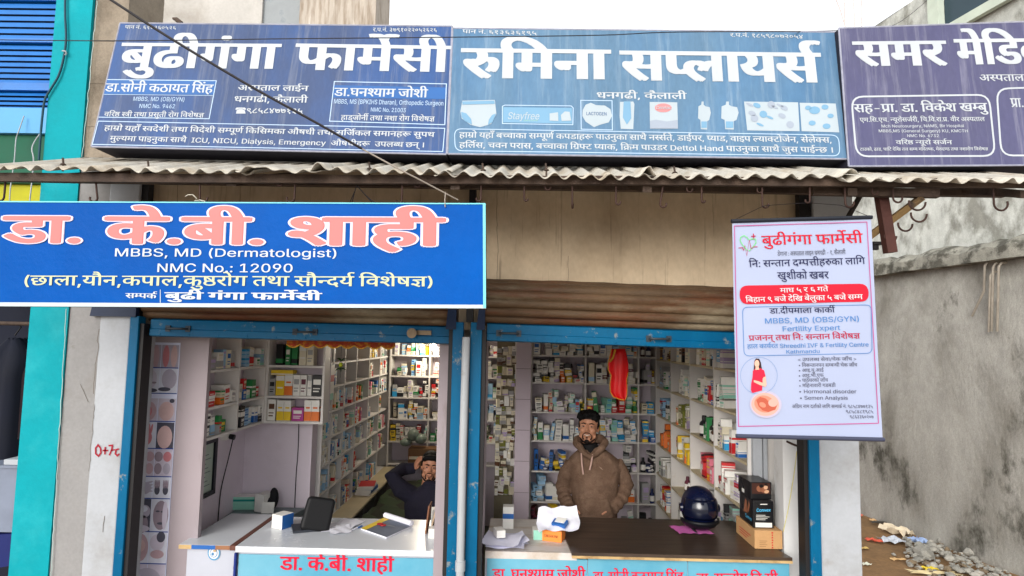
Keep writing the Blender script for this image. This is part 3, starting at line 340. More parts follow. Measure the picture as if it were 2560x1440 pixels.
[552,26,43,11,-15,11,83,25,-14,9,-20,7,-13,0,-8,0,-20,-2,-13,-4,-9,13,12,2,24,4,17,0,12,0,22,-4,22,-10,13,-8,1,38,-127,0,1,12,189,0,1,-12,-33,0,1,-92,-25,0,1,39],
[308,26,55,92,1,-30,0,-7,2,-8,4,-5,5,-2,8,-4,17,0,14,0,22,7,11,4,13,-11,-14,-5,-28,-7,-19,0,-12,0,-22,5,-7,3,-8,5,-8,12,1,11,1,32,-25,0,1,12,109,0,1,-12],
[998,35,1,104,339,0,1,-12,-33,0,1,-92,-27,0,1,28,-8,-3,-24,-5,-15,0,-26,0,-34,14,1,12,0,5,8,8,9,3,-45,0,1,12,95,0,6,0,12,-1,3,0,-3,-11,-9,0,-20,0,-22,-8,1,-8,0,-8,18,-7,15,0,16,0,24,7,9,5,1,49,-275,0,28,169,33,-6,-3,-18,-6,-24,-4,-13,0,-26,0,-32,14,1,12,0,5,8,8,7,3,-49,0,1,12,95,0,6,0,12,-1,3,0,-1,-11,-7,0,-18,0,-24,-8,1,-8,0,-8,18,-7,15,0,16,0,24,7,11,5],
[612,28,209,92,-53,0,1,-36,6,3,18,2,15,0,23,0,1,-11,-17,0,-16,0,-16,-3,-9,-4,1,-43,-27,0,1,32,-8,-3,-20,-5,-15,0,-12,0,-22,5,-5,4,-8,5,-8,12,1,9,1,33,-25,0,1,12,209,0,11,55,92,1,-32,0,-9,4,-8,5,-3,8,-4,13,0,14,0,22,6,9,4,1,46],
[762,57,17,9,43,12,-18,2,-24,14,1,11,0,14,36,15,31,0,6,0,20,-1,5,0,1,-12,-6,0,-16,1,-5,0,-20,0,-22,-9,1,-7,0,-9,20,-9,15,0,14,0,24,7,11,5,1,49,-123,0,1,12,261,0,1,-12,-109,0,1,-34,10,4,18,4,13,0,22,0,26,-13,1,-13,0,-8,-10,-17,-11,-9,-23,7,10,6,10,14,1,7,0,7,-12,8,-11,0,-10,0,-18,-6,-9,-6,1,-43,-25,0,1,29,-4,-1,-6,-2,-3,-2,-77,-26],
[598,27,69,-4,-15,11,91,27,1,8,-73,0,1,-6,0,-6,-8,-5,-7,0,-6,0,-14,4,-12,7,-8,7,1,3,0,3,10,5,13,0,9,0,1,38,-41,0,1,12,205,0,1,-12,-33,0,1,-92,-27,0,1,20,4,143,92,-73,0,1,-38,75,0],
[723,22,213,92,1,-92,-27,0,1,92,-43,0,1,-38,0,-8,-6,-9,-5,-4,-6,-4,-22,-5,-15,0,-32,0,-13,10,-6,4,-6,12,1,9,1,33,-25,0,1,12,247,0,1,-12,14,85,36,16,0,9,6,2,2,2,8,1,7,1,33,-57,0,1,-33,0,-7,2,-7,5,-3,4,-3,10,-3],
[603,45,207,92,-55,0,1,-36,8,2,18,3,13,0,23,0,1,-11,-15,0,-16,0,-18,-4,-9,-4,1,-42,-25,0,1,29,-8,-3,-24,-6,-15,0,-16,0,-28,6,-16,13,1,9,0,14,36,15,31,0,6,0,20,-1,5,0,1,-12,-6,0,-16,1,-5,0,-20,0,-22,-9,1,-7,0,-9,20,-9,15,0,14,0,24,7,11,5,1,49,-123,0,1,12,207,0],
[593,14,85,0,-75,104,29,0,45,-62,4,-5,10,-18,9,-13,-5,0,8,14,12,17,5,5,43,62,29,0,-75,-104],
[554,65,83,-1,-22,0,-30,7,-16,13,1,8,0,7,12,10,20,8,13,5,31,12,4,1,10,4,6,5,1,4,0,5,-14,6,-9,0,-8,0,-12,-3,-8,-5,1,-4,0,-4,8,-7,12,-8,9,-5,97,-58,-29,0,-79,48,-10,6,-18,11,-10,11,1,6,0,7,12,10,24,6,15,0,16,0,22,-6,14,-10,1,-6,0,-5,-8,-8,-12,-7,-7,-3,-41,-16,-12,-4,-12,-8,1,-5,0,-5,10,-8,18,-4,13,0,12,0,22,5,18,9,12,14,1,8,25,0,0,-10,-10,-14,-12,-7,-3,-2,-5,-3,-10,-6,-30,-5],
[484,16,81,19,-12,0,-20,6,-12,10,1,7,0,6,12,10,20,6,13,0,12,0,22,-6,12,-10,1,-6,0,-7,-12,-10,-22,-6],
[1023,64,157,36,0,-11,-30,-12,-21,0,-28,0,-46,22,-19,24,25,5,14,-18,32,-20,23,0,12,0,16,5,1,7,0,6,-14,10,-9,4,-10,-1,-9,0,-1,11,24,1,18,7,1,6,0,6,-14,6,-11,0,-12,0,-20,-4,-11,-2,-7,11,10,2,26,4,17,0,26,0,26,-13,1,-10,0,-12,-21,-8,4,-1,5,-2,12,-1,13,0,10,0,18,1,9,1,1,32,-23,0,1,12,173,0,1,-12,-33,0,1,-92,-27,0,1,92,-59,0,1,-92,-25,0,1,48,-8,-1,-16,-1,-7,0,-6,0,-7,1,4,-5],
[703,50,59,105,12,0,20,-3,7,-4,8,-4,6,-11,1,-10,1,-19,69,0,1,38,-43,0,1,12,107,0,1,-12,-35,0,1,-92,-25,0,1,42,-67,0,1,-6,0,-6,-10,-5,-5,0,-6,0,-14,4,-12,7,-8,7,1,3,0,3,10,5,11,0,11,0,1,17,0,8,-4,8,-1,3,-8,5,-13,0,-8,0,-10,-5,1,-3,0,-5,16,-5,19,0,-1,-12,-26,1,-28,10,1,11,0,9,24,9],
[903,61,307,92,-33,0,1,-92,-27,0,1,25,-10,-3,-24,-5,-19,0,-26,0,-32,14,1,11,0,4,8,9,7,3,-16,3,-20,12,1,9,0,10,28,13,21,0,18,0,24,-9,1,-8,0,-7,-13,-7,-19,6,4,2,2,4,1,2,0,2,-6,5,-7,0,-10,0,-14,-8,1,-5,0,-6,10,-6,18,-3,9,-1,10,2,13,0,4,0,8,-1,5,0,-3,-12,-2,1,-6,0,1,0,-18,0,-18,-7,1,-7,0,-6,18,-7,17,0,18,0,24,7,9,5,1,51,-19,0,1,12,83,0,4,1,104,101,0,1,-12,-99,0,14,69,50,1,-9,0,-5,-10,-5,-5,0,-8,0,-20,7,-12,10,1,5,0,4,10,5,11,0,95,0,1,-12],
]
LINES = {
'(छाला,यौन,कपाल,कुष्ठरोग तथा सौन्दर्य विशेषज्ञ)': [0,1,2,3,2,4,5,6,7,4,8,9,2,3,4,8,10,11,12,13,14,15,16,17,2,15,18,6,19,20,5,21,15,22,23,24,25,26,27,28],
'< उपलब्ध सेवा/चेक जाँच >': [29,15,30,9,3,31,15,18,25,23,2,32,33,25,8,15,34,2,35,33,15,36],
'CRESAR FM': [37,38,39,40,41,38,15,42,43],
'Cerelac': [37,44,45,44,46,47,48],
'Convex': [37,49,50,51,44,52],
'Fertility Expert': [42,44,45,53,54,46,54,53,55,15,39,52,56,44,45,53],
'Horlicks': [57,49,45,46,54,48,58,59],
'Kathmandu': [60,47,53,61,62,47,50,63,64],
'LACTOGEN': [65,41,37,66,67,68,39,69],
'MBBS, MD (Dermatologist)': [43,70,70,40,4,15,43,71,15,0,71,44,45,62,47,53,49,46,49,72,54,59,53,28],
'MBBS, MD (OB/GYN)': [43,70,70,40,4,15,43,71,15,0,67,70,32,68,73,69,28],
'MBBS, MD (OBS/GYN)': [43,70,70,40,4,15,43,71,15,0,67,70,40,32,68,73,69,28],
'MBBS, MS (BPKIHS Dharan), Orthopedic Surgeon': [43,70,70,40,4,15,43,40,15,0,70,74,60,75,57,40,15,71,61,47,45,47,50,28,4,15,67,45,53,61,49,56,44,63,54,48,15,40,64,45,72,44,49,50],
'MBBS,MS (General Surgery) KU, KMCTH': [43,70,70,40,4,43,40,15,0,68,44,50,44,45,47,46,15,40,64,45,72,44,45,55,28,15,60,76,4,15,60,43,37,66,57],
'Mch Neurosurgery, NAMS, Bir Hospital': [43,48,61,15,69,44,64,45,49,59,64,45,72,44,45,55,4,15,69,41,43,40,4,15,70,54,45,15,57,49,59,56,54,53,47,46],
'NMC No. 21003': [69,43,37,15,69,49,77,15,78,79,80,80,81],
'NMC No. 6732': [69,43,37,15,69,49,77,15,82,83,81,78],
'NMC No. 9462': [69,43,37,15,69,49,77,15,84,85,82,78],
'NMC No.: 12090': [69,43,37,15,69,49,77,86,15,79,78,80,84,80],
'Stayfree': [40,53,47,55,87,45,44,44],
'secure': [59,44,48,64,45,44],
'अग्रिम नाम दर्ताको लागि सम्पर्क नं. ९८५८४७७१३५': [88,22,89,90,15,7,2,90,15,20,16,2,21,8,13,15,3,2,22,14,15,18,91,8,21,15,7,92,77,15,93,94,95,94,96,97,97,98,99,95],
'अस्पताल लाईन': [88,100,16,2,3,15,3,2,101,7],
'एम.सि.एच. न्यूरोसर्जरी, चि.वि.रा.प्र. वीर अस्पताल': [102,90,77,22,18,77,102,33,77,15,19,5,103,12,13,18,34,21,12,104,4,15,22,33,77,22,23,77,12,2,77,105,77,15,23,104,12,15,88,100,16,2,3],
'के.बी.': [8,25,77,106,104,77],
'खुशीको खबर': [107,10,24,104,8,13,15,107,106,12],
'टाउको, ढाड, घाटि देखि तल सम्म मस्तिष्क, मेरुदण्ड तथा नशारोग विशेषज्ञ': [108,2,30,8,13,4,15,109,2,110,4,15,111,2,22,108,15,20,25,22,107,15,16,3,15,18,112,90,15,90,22,113,16,114,8,4,15,90,25,115,20,116,110,15,16,17,2,15,7,24,2,12,13,14,15,22,23,24,25,26,27],
'ठेगाना : अस्पताल लाइन धनगढी - १, कैलाली': [117,25,14,2,7,2,15,86,15,88,100,16,2,3,15,3,2,118,7,15,119,7,14,109,104,15,120,15,98,4,15,8,121,3,2,3,104],
'डा.': [110,2,77],
'डा. के.बी. शाही': [110,2,77,15,8,25,77,106,104,77,15,24,2,122,104],
'डा. घनश्याम जोशी': [110,2,77,15,111,7,123,5,2,90,15,34,13,24,104],
'डा. सन्तोष वि.सी.': [110,2,77,15,18,19,16,13,26,15,22,23,77,18,104,77],
'डा. सोनी कठायत सिंह': [110,2,77,15,18,13,7,104,15,8,117,2,5,16,15,22,18,92,122],
'डा.घनश्याम जोशी': [110,2,77,111,7,123,5,2,90,15,34,13,24,104],
'डा.दीपमाला कार्की': [110,2,77,20,104,9,90,2,3,2,15,8,2,8,124],
'डा.सोनी कठायत सिंह': [110,2,77,18,13,7,104,15,8,117,2,5,16,15,22,18,92,122],
'धनगढी, कैलाली': [119,7,14,109,104,4,15,8,121,3,2,3,104],
'नि: सन्तान दम्पत्तीहरुका लागि': [22,7,86,15,18,19,16,2,7,15,20,91,125,104,122,115,8,2,15,3,2,22,14],
'पान नं. ६१३६३६१९५': [9,2,7,15,7,92,77,15,126,98,99,126,99,126,98,93,95],
'पान नं. ६१७३६०५२६': [9,2,7,15,7,92,77,15,126,98,97,99,126,127,95,128,126],
'प्रजनन् तथा नि: सन्तान विशेषज्ञ': [105,34,7,7,129,15,16,17,2,15,22,7,86,15,18,19,16,2,7,15,22,23,24,25,26,27],
'प्रा. डा. सुशिल': [105,2,77,15,110,2,77,15,18,10,22,24,3],
'फार्मेसी': [130,2,90,131,18,104],
'बिहान ९ बजे देखि बेलुका ५ बजे सम्म': [22,106,122,2,7,15,93,15,106,34,25,15,20,25,22,107,15,106,25,3,10,8,2,15,95,15,106,34,25,15,18,112,90],
'बुढी गंगा फार्मेसी': [106,10,109,104,15,14,92,14,2,15,130,2,90,131,18,104],
'बुढीगंगा': [106,10,109,104,14,92,14,2],
'बुढीगंगा फार्मेसी': [106,10,109,104,14,92,14,2,15,130,2,90,131,18,104],
'माघ ५ र ६ गते': [90,2,111,15,95,15,12,15,126,15,14,16,25],
'मुल्यमा पाइनुका साथै  ICU, NICU, Dialysis, Emergency  औषधीहरू  उपलब्ध छन् ।': [90,10,132,5,90,2,15,9,2,118,7,10,8,2,15,18,2,17,121,15,15,75,37,76,4,15,69,75,37,76,4,15,71,54,47,46,55,59,54,59,4,15,39,62,44,45,72,44,50,48,55,15,15,133,26,119,104,122,134,15,15,30,9,3,31,15,1,7,129,15,135],
'मेडिकल': [90,25,22,110,8,3],
'र.प.नं. १८५९८०७२०५४': [12,77,9,77,7,92,77,15,98,94,95,93,94,127,97,128,127,95,96],
'र.प.नं. ३७९१०२२०५२६२६': [12,77,9,77,7,92,77,15,99,97,93,98,127,128,128,127,95,128,126,128,126],
'रुमिना': [115,22,90,7,2],
'वरिष्ठ न्यूरो सर्जन': [23,22,12,11,15,19,5,103,12,13,15,18,34,21,7],
'वरिष्ठ स्त्री तथा प्रसुती रोग विशेषज्ञ': [23,22,12,11,15,113,136,104,15,16,17,2,15,105,18,10,16,104,15,12,13,14,15,22,23,24,25,26,27],
'शाही': [24,2,122,104],
'सप्लायर्स': [18,137,3,2,5,18,21],
'समर': [18,90,12],
'सम्पर्क': [18,91,8,21],
'सह-प्रा. डा. विकेश खम्बु': [18,122,120,105,2,77,15,110,2,77,15,22,23,8,25,24,15,107,112,106,10],
'हर्लिस, चवन परास, बच्चाका ग्रिफ्ट प्याक, क्रिम पाउडर Dettol Hand पाउनुका साथै जुस पाईन्छ ।': [122,22,3,21,18,4,15,33,23,7,15,9,12,2,18,4,15,106,138,2,8,2,15,22,89,139,108,15,137,5,2,8,4,15,22,140,90,15,9,2,30,110,12,15,71,44,53,53,49,46,15,57,47,50,63,15,9,2,30,7,10,8,2,15,18,2,17,121,15,34,10,18,15,9,2,101,19,1,15,135],
'हाड्जोर्नी तथा नशा रोग विशेषज्ञ': [122,2,110,129,34,13,7,124,15,16,17,2,15,7,24,2,15,12,13,14,15,22,23,24,25,26,27],
'हाम्रो यहाँ बच्चाका सम्पूर्ण कपडाहरू पाउनुका साथै नर्स्सते, डाईपर, प्याड, वाइप ल्याक्टोजेन, सेलेक्स,': [122,2,141,13,15,5,122,2,35,15,106,138,2,8,2,15,18,91,103,142,21,15,8,9,110,2,122,134,15,9,2,30,7,10,8,2,15,18,2,17,121,15,7,113,18,21,16,25,4,15,110,2,101,9,12,4,15,137,5,2,110,4,15,23,2,118,9,15,132,5,2,143,108,13,34,25,7,4,15,18,25,3,25,143,18,4],
'हाम्रो यहाँ स्वदेशी तथा विदेशी सम्पूर्ण किसिमका औषधी तथा सर्जिकल समानहरू सुपथ': [122,2,141,13,15,5,122,2,35,15,113,23,20,25,24,104,15,16,17,2,15,22,23,20,25,24,104,15,18,91,103,142,21,15,22,8,22,18,90,8,2,15,133,26,119,104,15,16,17,2,15,18,22,34,21,8,3,15,18,90,2,7,122,134,15,18,10,9,17],
'हाल कार्यरत Shreedhi IVF & Fertility Centre': [122,2,3,15,8,2,5,21,12,16,15,40,61,45,44,44,63,61,54,15,75,144,42,15,145,15,42,44,45,53,54,46,54,53,55,15,37,44,50,53,45,44],
'९८५८४७७१३५': [93,94,95,94,96,97,97,98,99,95],
'९८५८४८१९८५': [93,94,95,94,96,94,98,93,94,95],
'९८६३३६०२०७': [93,94,126,99,99,126,127,128,127,97],
'• Hormonal disorder': [146,15,57,49,45,62,49,50,47,46,15,63,54,59,49,45,63,44,45],
'• Semen Analysis': [146,15,40,44,62,44,50,15,41,50,47,46,55,59,54,59],
'• आइ.भी.एफ': [146,15,147,118,77,148,104,77,102,130],
'• आइ.यु.आई': [146,15,147,118,77,5,10,77,147,101],
'• निसन्तानपन सम्बन्धी चेक जाँच': [146,15,22,7,18,19,16,2,7,9,7,15,18,112,106,149,104,15,33,25,8,15,34,2,35,33],
'• पाठेघरको जाँच': [146,15,9,2,117,25,111,12,8,13,15,34,2,35,33],
'• महिनावारी गडबडी': [146,15,90,22,122,7,2,23,2,12,104,15,14,110,106,110,104],
}
def _unstep(r):
    out = []; i = 1
    while i < len(r):
        n = r[i]; i += 1; x = y = 0; c = []
        for k in range(n):
            a = r[i]; x += a >> 1; y += r[i+1]; i += 2; c += [x*6, y*6, a & 1]
        out.append(c)
    return [r[0], out]
GLYPHS = [_unstep(r) for r in GLYPH_STEPS]
def _flat(ct, n=4):
    q = []; N_ = len(ct)
    for i in range(N_):
        x, y, o = ct[i]; x2, y2, o2 = ct[(i+1) % N_]
        q.append((x, y, o))
        if not o and not o2: q.append(((x+x2)/2, (y+y2)/2, 1))
    k = next(i for i, p in enumerate(q) if p[2]); q = q[k:] + q[:k]
    out = [q[0][:2]]; i = 1; L = len(q)
    while i < L:
        if q[i][2]: out.append(q[i][:2]); i += 1
        else:
            a, b, c = out[-1], q[i], q[(i+1) % L]
            for j in range(1, n + (1 if i + 1 < L else 0)):
                t = j / n; out.append(((1-t)**2*a[0] + 2*t*(1-t)*b[0] + t*t*c[0], (1-t)**2*a[1] + 2*t*(1-t)*b[1] + t*t*c[1]))
            i += 2
    r = []
    for p in out:
        if not r or abs(p[0]-r[-1][0]) + abs(p[1]-r[-1][1]) > .5: r.append(p)
    if len(r) > 1 and abs(r[0][0]-r[-1][0]) + abs(r[0][1]-r[-1][1]) < .5: r.pop()
    return r
def _area(p): return .5 * sum(p[i-1][0]*p[i][1] - p[i][0]*p[i-1][1] for i in range(len(p)))
def _inside(pt, poly):
    x, y = pt; r = False
    for i in range(len(poly)):
        (x1, y1), (x2, y2) = poly[i-1], poly[i]
        if (y1 > y) != (y2 > y) and x < (x2-x1)*(y-y1)/(y2-y1) + x1: r = not r
    return r
_GC = {}
def glyph(i):
    """(advance, [ (points, triangles) per separate outline ])"""
    if i in _GC: return _GC[i]
    adv, cts = GLYPHS[i]; polys = []
    for c in cts:
        k = [(c[j], c[j+1], c[j+2]) for j in range(0, len(c), 3)]
        if len(k) > 2 and any(p[2] for p in k): polys.append(_flat(k))
    outer = [p for p in polys if _area(p) < 0]; holes = [p for p in polys if _area(p) >= 0]
    res = []
    sets = [[o] for o in outer]
    for h in holes:
        best = None
        for s_ in sets:
            if _inside(h[0], s_[0]) and (best is None or abs(_area(s_[0])) < abs(_area(best[0]))): best = s_
        if best is not None: best.append(h)
    for s_ in sets:
        vv = [Vector(p) for c in s_ for p in c]; ee = []; o_ = 0
        for c in s_: ee += [(o_ + k, o_ + (k+1) % len(c)) for k in range(len(c))]; o_ += len(c)
        r = delaunay_2d_cdt(vv, ee, [], 0, 1e-4); tris = []
        for f in r[2]:
            m = (sum(r[0][k].x for k in f)/len(f), sum(r[0][k].y for k in f)/len(f))
            if _inside(m, s_[0]) and not any(_inside(m, h) for h in s_[1:]): tris.append(tuple(f))
        res.append(([Vector((v.x, v.y, 0)) for v in r[0]], tris))
    _GC[i] = (adv, res); return _GC[i]
def T(mb, s, plane, p0, p1, h, bold=0, mi=0, eps=.0012, vbold=0, layers=None, slant=0.0):
    """one written line: baseline from photo pixel p0 to p1, headline h pixels above it"""
    mb.lines.append((len(mb.v), len(mb.f)))
    ids = LINES[s]; P0, P1 = plane.hit(*p0), plane.hit(*p1)
    u = (P1 - P0); wd = u.length; u.normalize(); n = plane.n; v = n.cross(u) * -1
    if v.z < 0: v = -v
    top = plane.hit(p0[0], p0[1] - h) - P0; sy = abs(top.dot(v)) / 622
    x0 = min((min(p.x for p in o[0]) for o in glyph(ids[0])[1]), default=0); x0 = min(max(x0, -200), 200)
    tot = sum(glyph(i)[0] for i in ids) - x0; sx = wd / max(tot, 1)
    sh = layers or ([(0, 0)] if not bold and not vbold else [(-bold, -vbold), (-bold*.4, vbold), (bold*.4, -vbold), (bold, vbold), (-bold, vbold), (bold, -vbold)] if vbold else [(-bold, 0), (0, 0), (bold, 0)])
    for li, (dx, dy) in enumerate(sh):
        x = -x0
        for k, i in enumerate(ids):
            adv, outs = glyph(i)
            for q, (pts, tris) in enumerate(outs):
                e = eps + li * .00014 + (k % 3) * .00004 + q * .00001
                mb.add([P0 + u * ((x + p.x + dx + slant * p.y) * sx) + v * ((p.y + dy) * sy) + n * e for p in pts],
                       [t if (pts[t[1]]-pts[t[0]]).cross(pts[t[2]]-pts[t[0]]).z > 0 else t[::-1] for t in tris], mi)
            x += adv
    return mb
def strip(mb, plane, pix, wpx, closed=False, mi=0, eps=.0009):
    """a printed line through photo pixels, wpx wide"""
    P = [plane.hit(*p, eps) for p in pix]; w_ = (plane.hit(pix[0][0] + wpx, pix[0][1]) - plane.hit(*pix[0])).length / 2
    n = len(P); A, B = [], []
    for i in range(n):
        a = P[i-1] if (closed or i) else P[i]; b = P[(i+1) % n] if (closed or i < n-1) else P[i]
        t1 = (P[i]-a).normalized() if (P[i]-a).length > 1e-9 else (b-P[i]).normalized()
        t2 = (b-P[i]).normalized() if (b-P[i]).length > 1e-9 else t1
        t = (t1+t2).normalized(); s_ = plane.n.cross(t); k = w_ / max(.5, abs(s_.dot(plane.n.cross(t1))))
        A.append(P[i] + s_*k); B.append(P[i] - s_*k)
    fs = [(i, (i+1) % n, (i+1) % n + n, i + n) for i in range(n if closed else n-1)]
    return mb.add(A + B, fs, mi)
def patch(mb, plane, pix, mi=0, eps=.0006):
    """a printed patch outlined in photo pixels (any simple outline)"""
    P = [plane.hit(*p, eps) for p in pix]
    tr = tessellate_polygon([[Vector((p[0], p[1], 0)) for p in pix]])
    return mb.add(P, [tuple(t) for t in tr], mi)
def oval(cx, cy, rx, ry, n=24, a0=0, a1=2*math.pi, rot=0):
    r = []
    for k in range(n):
        a = a0 + (a1-a0) * k / n; x, y = rx*math.cos(a), ry*math.sin(a)
        r.append((cx + x*math.cos(rot) - y*math.sin(rot), cy + x*math.sin(rot) + y*math.cos(rot)))
    return r
def rrect(tl, tr, br, bl, r, n=5):
    """rounded quadrilateral in pixels"""
    q = [tl, tr, br, bl]; out = []
    for i in range(4):
        p, a, b = Vector(q[i]), Vector(q[i-1]), Vector(q[(i+1) % 4])
        A, B = p + (a-p).normalized()*r, p + (b-p).normalized()*r
        for k in range(n+1):
            t = k/n; v = A*(1-t)**2 + p*2*t*(1-t) + B*t*t; out.append((v.x, v.y))
    return out

# ================================================================ materials of the place
M_plaster = mat('weathered plaster', S(176, 170, 160), .85, .16, 5, .25, col2=S(120, 112, 100), thr=(.52, .7), sc2=2.2, fine=.08)
M_white = mat('white limewash', S(170, 174, 180), .8, .06, 4, .12, col2=S(152, 153, 154), thr=(.5, .7), sc2=2.5, dirt=S(140, 134, 124), dthr=(.66, .8), dscale=3.5, fine=.03)
M_grayp = mat('bare grey plaster', S(142, 141, 141), .85, .08, 4, .2, col2=S(124, 120, 116), thr=(.5, .72), sc2=2, dirt=S(96, 86, 74), dthr=(.64, .78), dscale=3, fine=.06)
M_brownp = mat('stained brown plaster', S(150, 138, 122), .9, .2, 6, .4, col2=S(100, 90, 78), thr=(.45, .65), sc2=3, dirt=S(205, 200, 195), dthr=(.66, .7), dscale=4, fine=.1)
M_turq = mat('turquoise wall paint', S(8, 148, 160), .7, .1, 3, .2, col2=S(48, 166, 176), thr=(.5, .75), sc2=2.0, dirt=S(16, 140, 150), dthr=(.68, .8), dscale=5, fine=.03, spec=.12)
M_board = mat('stained cement board', S(204, 184, 156), .75, .1, 3, .08, col2=S(164, 144, 118), thr=(.42, .68), sc2=1.3, stretch=(1, 1, .6), dirt=S(84, 72, 58), dthr=(.57, .8), dscale=5, dstretch=(6, 1, .25), fine=.05)
M_conc = mat('mouldy concrete render', S(168, 166, 159), .9, .14, 9, .6, col2=S(126, 123, 115), thr=(.44, .66), sc2=2.2, stretch=(1, 1, .5), dirt=S(76, 74, 66), dthr=(.56, .655), dscale=1.3, dstretch=(1.2, 1.2, .7), fine=.14)
M_concu = mat('paler upper concrete render', S(190, 192, 186), .9, .18, 9, .5, col2=S(140, 140, 132), thr=(.48, .6), sc2=3.2, stretch=(1, 1, .6), dirt=S(96, 96, 88), dthr=(.6, .74), dscale=1.6, dstretch=(1, 1, .5), fine=.12)
M_dirt = mat('bare trodden earth', S(150, 116, 78), .95, .2, 2, .5, col2=S(120, 94, 66), thr=(.4, .65), sc2=1.4, dirt=S(160, 152, 138), dthr=(.62, .72), dscale=3, fine=.15)
M_road = mat('dusty asphalt', S(168, 162, 152), .95, .12, 3, .3, fine=.12)
M_pink = mat('pale mauve emulsion', S(222, 210, 220), .75, .05, 2, .06, col2=S(206, 192, 200), thr=(.5, .75), sc2=1.6, dirt=S(150, 136, 136), dthr=(.66, .85), dscale=2.5)  # wall mauve lightened in its colour to lift the dim inner walls
M_floor = mat('dark green terrazzo', S(74, 78, 62), .5, .2, 8, 0)
M_ceil = mat('whitewashed ceiling', S(205, 200, 195), .85, .06)
M_blue = mat('blue gloss paint', S(0, 90, 130), .35, .09, 4, .05, col2=S(0, 80, 124), thr=(.5, .75), sc2=3, stretch=(1, 1, .4), dirt=S(120, 128, 130), dthr=(.60, .65), dscale=11, fine=.05, spec=.15)
M_navy = flat('dark navy bracket paint', S(12, 32, 62), .5)
M_black = mat('black painted steel', S(26, 24, 26), .55, .2, 8)
M_rust = mat('rusted shutter slats', S(94, 73, 52), .6, .22, 6, .3, metal=.1, col2=S(138, 126, 104), thr=(.55, .72), sc2=2.4, stretch=(.5, 1, 1.6), dirt=S(92, 46, 20), dthr=(.48, .66), dscale=2.0, dstretch=(.6, 1, 3.5), fine=.15)
M_rustd = mat('brown rusty steel', S(80, 65, 55), .75, .25, 9, .4, col2=S(60, 46, 40), thr=(.45, .65), sc2=5, fine=.15)
M_hook = mat('dark rusty hook iron', S(66, 46, 40), .6, .2, 20, metal=.3)
M_pipe = mat('white plastic pipe', S(166, 170, 174), .5, .08, 4, dirt=S(112, 106, 96), dthr=(.58, .74), dscale=8)
M_tin = mat('weathered fibre sheet', S(184, 179, 168), .8, .14, 6, .2, col2=S(166, 154, 136), thr=(.46, .66), sc2=5, dirt=S(96, 82, 66), dthr=(.6, .74), dscale=9, fine=.12)
M_wirek = flat('black cable sheath', S(30, 26, 30), .5)
M_wireg = flat('grey cable sheath', S(150, 140, 130), .5)

# ================================================================ ground
def sheet(name, pts, z, m):
    mb = MB(); mb.add([(x, y, z) for x, y in pts], [tuple(range(len(pts)))]); return tag(mb.build(name, m), kind='structure')
sheet('ground', [(-80, -60), (80, -60), (80, 140), (-80, 140)], 0, M_dirt)
sheet('road', [(-60, -9), (60, -9), (60, 1.4), (-60, 1.4)], .004, M_road)

# ================================================================ pharmacy building
bld = thing('pharmacy_building', 'low pharmacy building with white pillars, cement fascia board and mauve interior', 'building', (0, 3.4, 0))
XL, XR, YB, ZC = -2.03, 1.78, 7.35, 2.72
b = MB(); b.box((XL-.12, 3.62, 0), (XL, YB, ZC)); b.build('interior_wall', M_pink, bld)
b = MB(); b.box((XL-.12, YB, 0), (XR+.1, YB+.1, ZC)); b.build('interior_wall', M_pink, bld)
b = MB(); b.box((XR, 3.62, 0), (XR+.1, YB, ZC)); b.build('interior_wall', M_pink, bld)
b = MB(); b.box((XL, 4.66, 0), (-1.53, 4.78, ZC)); b.build('partition_wall', M_pink, bld)
b = MB(); b.box((XL-.12, 3.5, ZC), (XR+.1, YB+.1, ZC+.12)); b.build('ceiling', M_ceil, bld)
b = MB(); b.box((XL, 3.3, .0), (XR, YB, .015)); b.build('shop_floor', M_floor, bld)
b = MB(); b.box((-2.19, 3.6, 0), (-1.808, 3.635, 2.5)); b.build('pilaster', mat('dusty dimmed mauve paint', S(158, 147, 152), .75, .06, 2, .1, dirt=S(126, 114, 112), dthr=(.58, .8), dscale=3, dstretch=(3, 1, .6)), bld)  # darker copy of the wall mauve, brightness held down in the colour
b = MB(); b.box((1.50, 3.60, 0), (XR, 3.72, 2.6)); b.build('pilaster', mat('cool white emulsion', S(214, 214, 214), .75, .06, 3, .1, dirt=S(160, 156, 150), dthr=(.6, .8)), bld)
b = MB(); b.box((-.447, 3.46, 0), (-.385, 3.75, 2.4)); b.box((-.235, 3.46, 0), (-.188, 3.75, 2.4)); b.build('door_jamb', MATS['dusty dimmed mauve paint'], bld)
b = MB(); b.box((-.384, 3.5, 0), (-.236, 3.7, 2.6)); b.build('centre_pier', M_plaster, bld)
# pillars outside
mp = MB(); mp.box((-2.464, 3.36, 0), (-2.29, 3.8, 3.12)); mp.build('left_plaster_pillar', M_grayp, bld)
mp = MB(); mp.box((-2.289, 3.352, 0), (-2.122, 3.62, 3.1)); mp.build('whitewashed_pillar', M_white, bld, bevel=.006)
mp = MB()
for z0, z1, xa, xb in ((3.12, 3.3, -2.464, -2.25), (3.3, 3.55, -2.464, -2.27), (3.55, 3.8, -2.464, -2.255), (3.8, 4.6, -2.464, -2.27)):
    mp.box((xa, 3.37, z0), (xb, 3.7, z1 - .002))
mp.build('upper_pillar', M_brownp, bld)
mp = MB(); mp.box((1.587, 3.352, 0), (1.80, 3.62, 3.05)); mp.build('whitewashed_pillar', M_white, bld, bevel=.006)
mp = MB(); mp.box((-2.12, 3.44, 2.2), (-.27, 3.5, 3.12)); mp.box((-.267, 3.44, 2.2), (1.775, 3.5, 3.12))
mp.build('fascia_board', M_board, bld)
# roof slab and parapet behind the signs
mp = MB(); mp.box((-2.4, 3.55, 2.86), (1.9, 7.6, 3.02)); mp.box((-2.2, 3.5, 3.03), (1.78, 3.65, 3.55)); mp.build('roof_slab', M_plaster, bld)
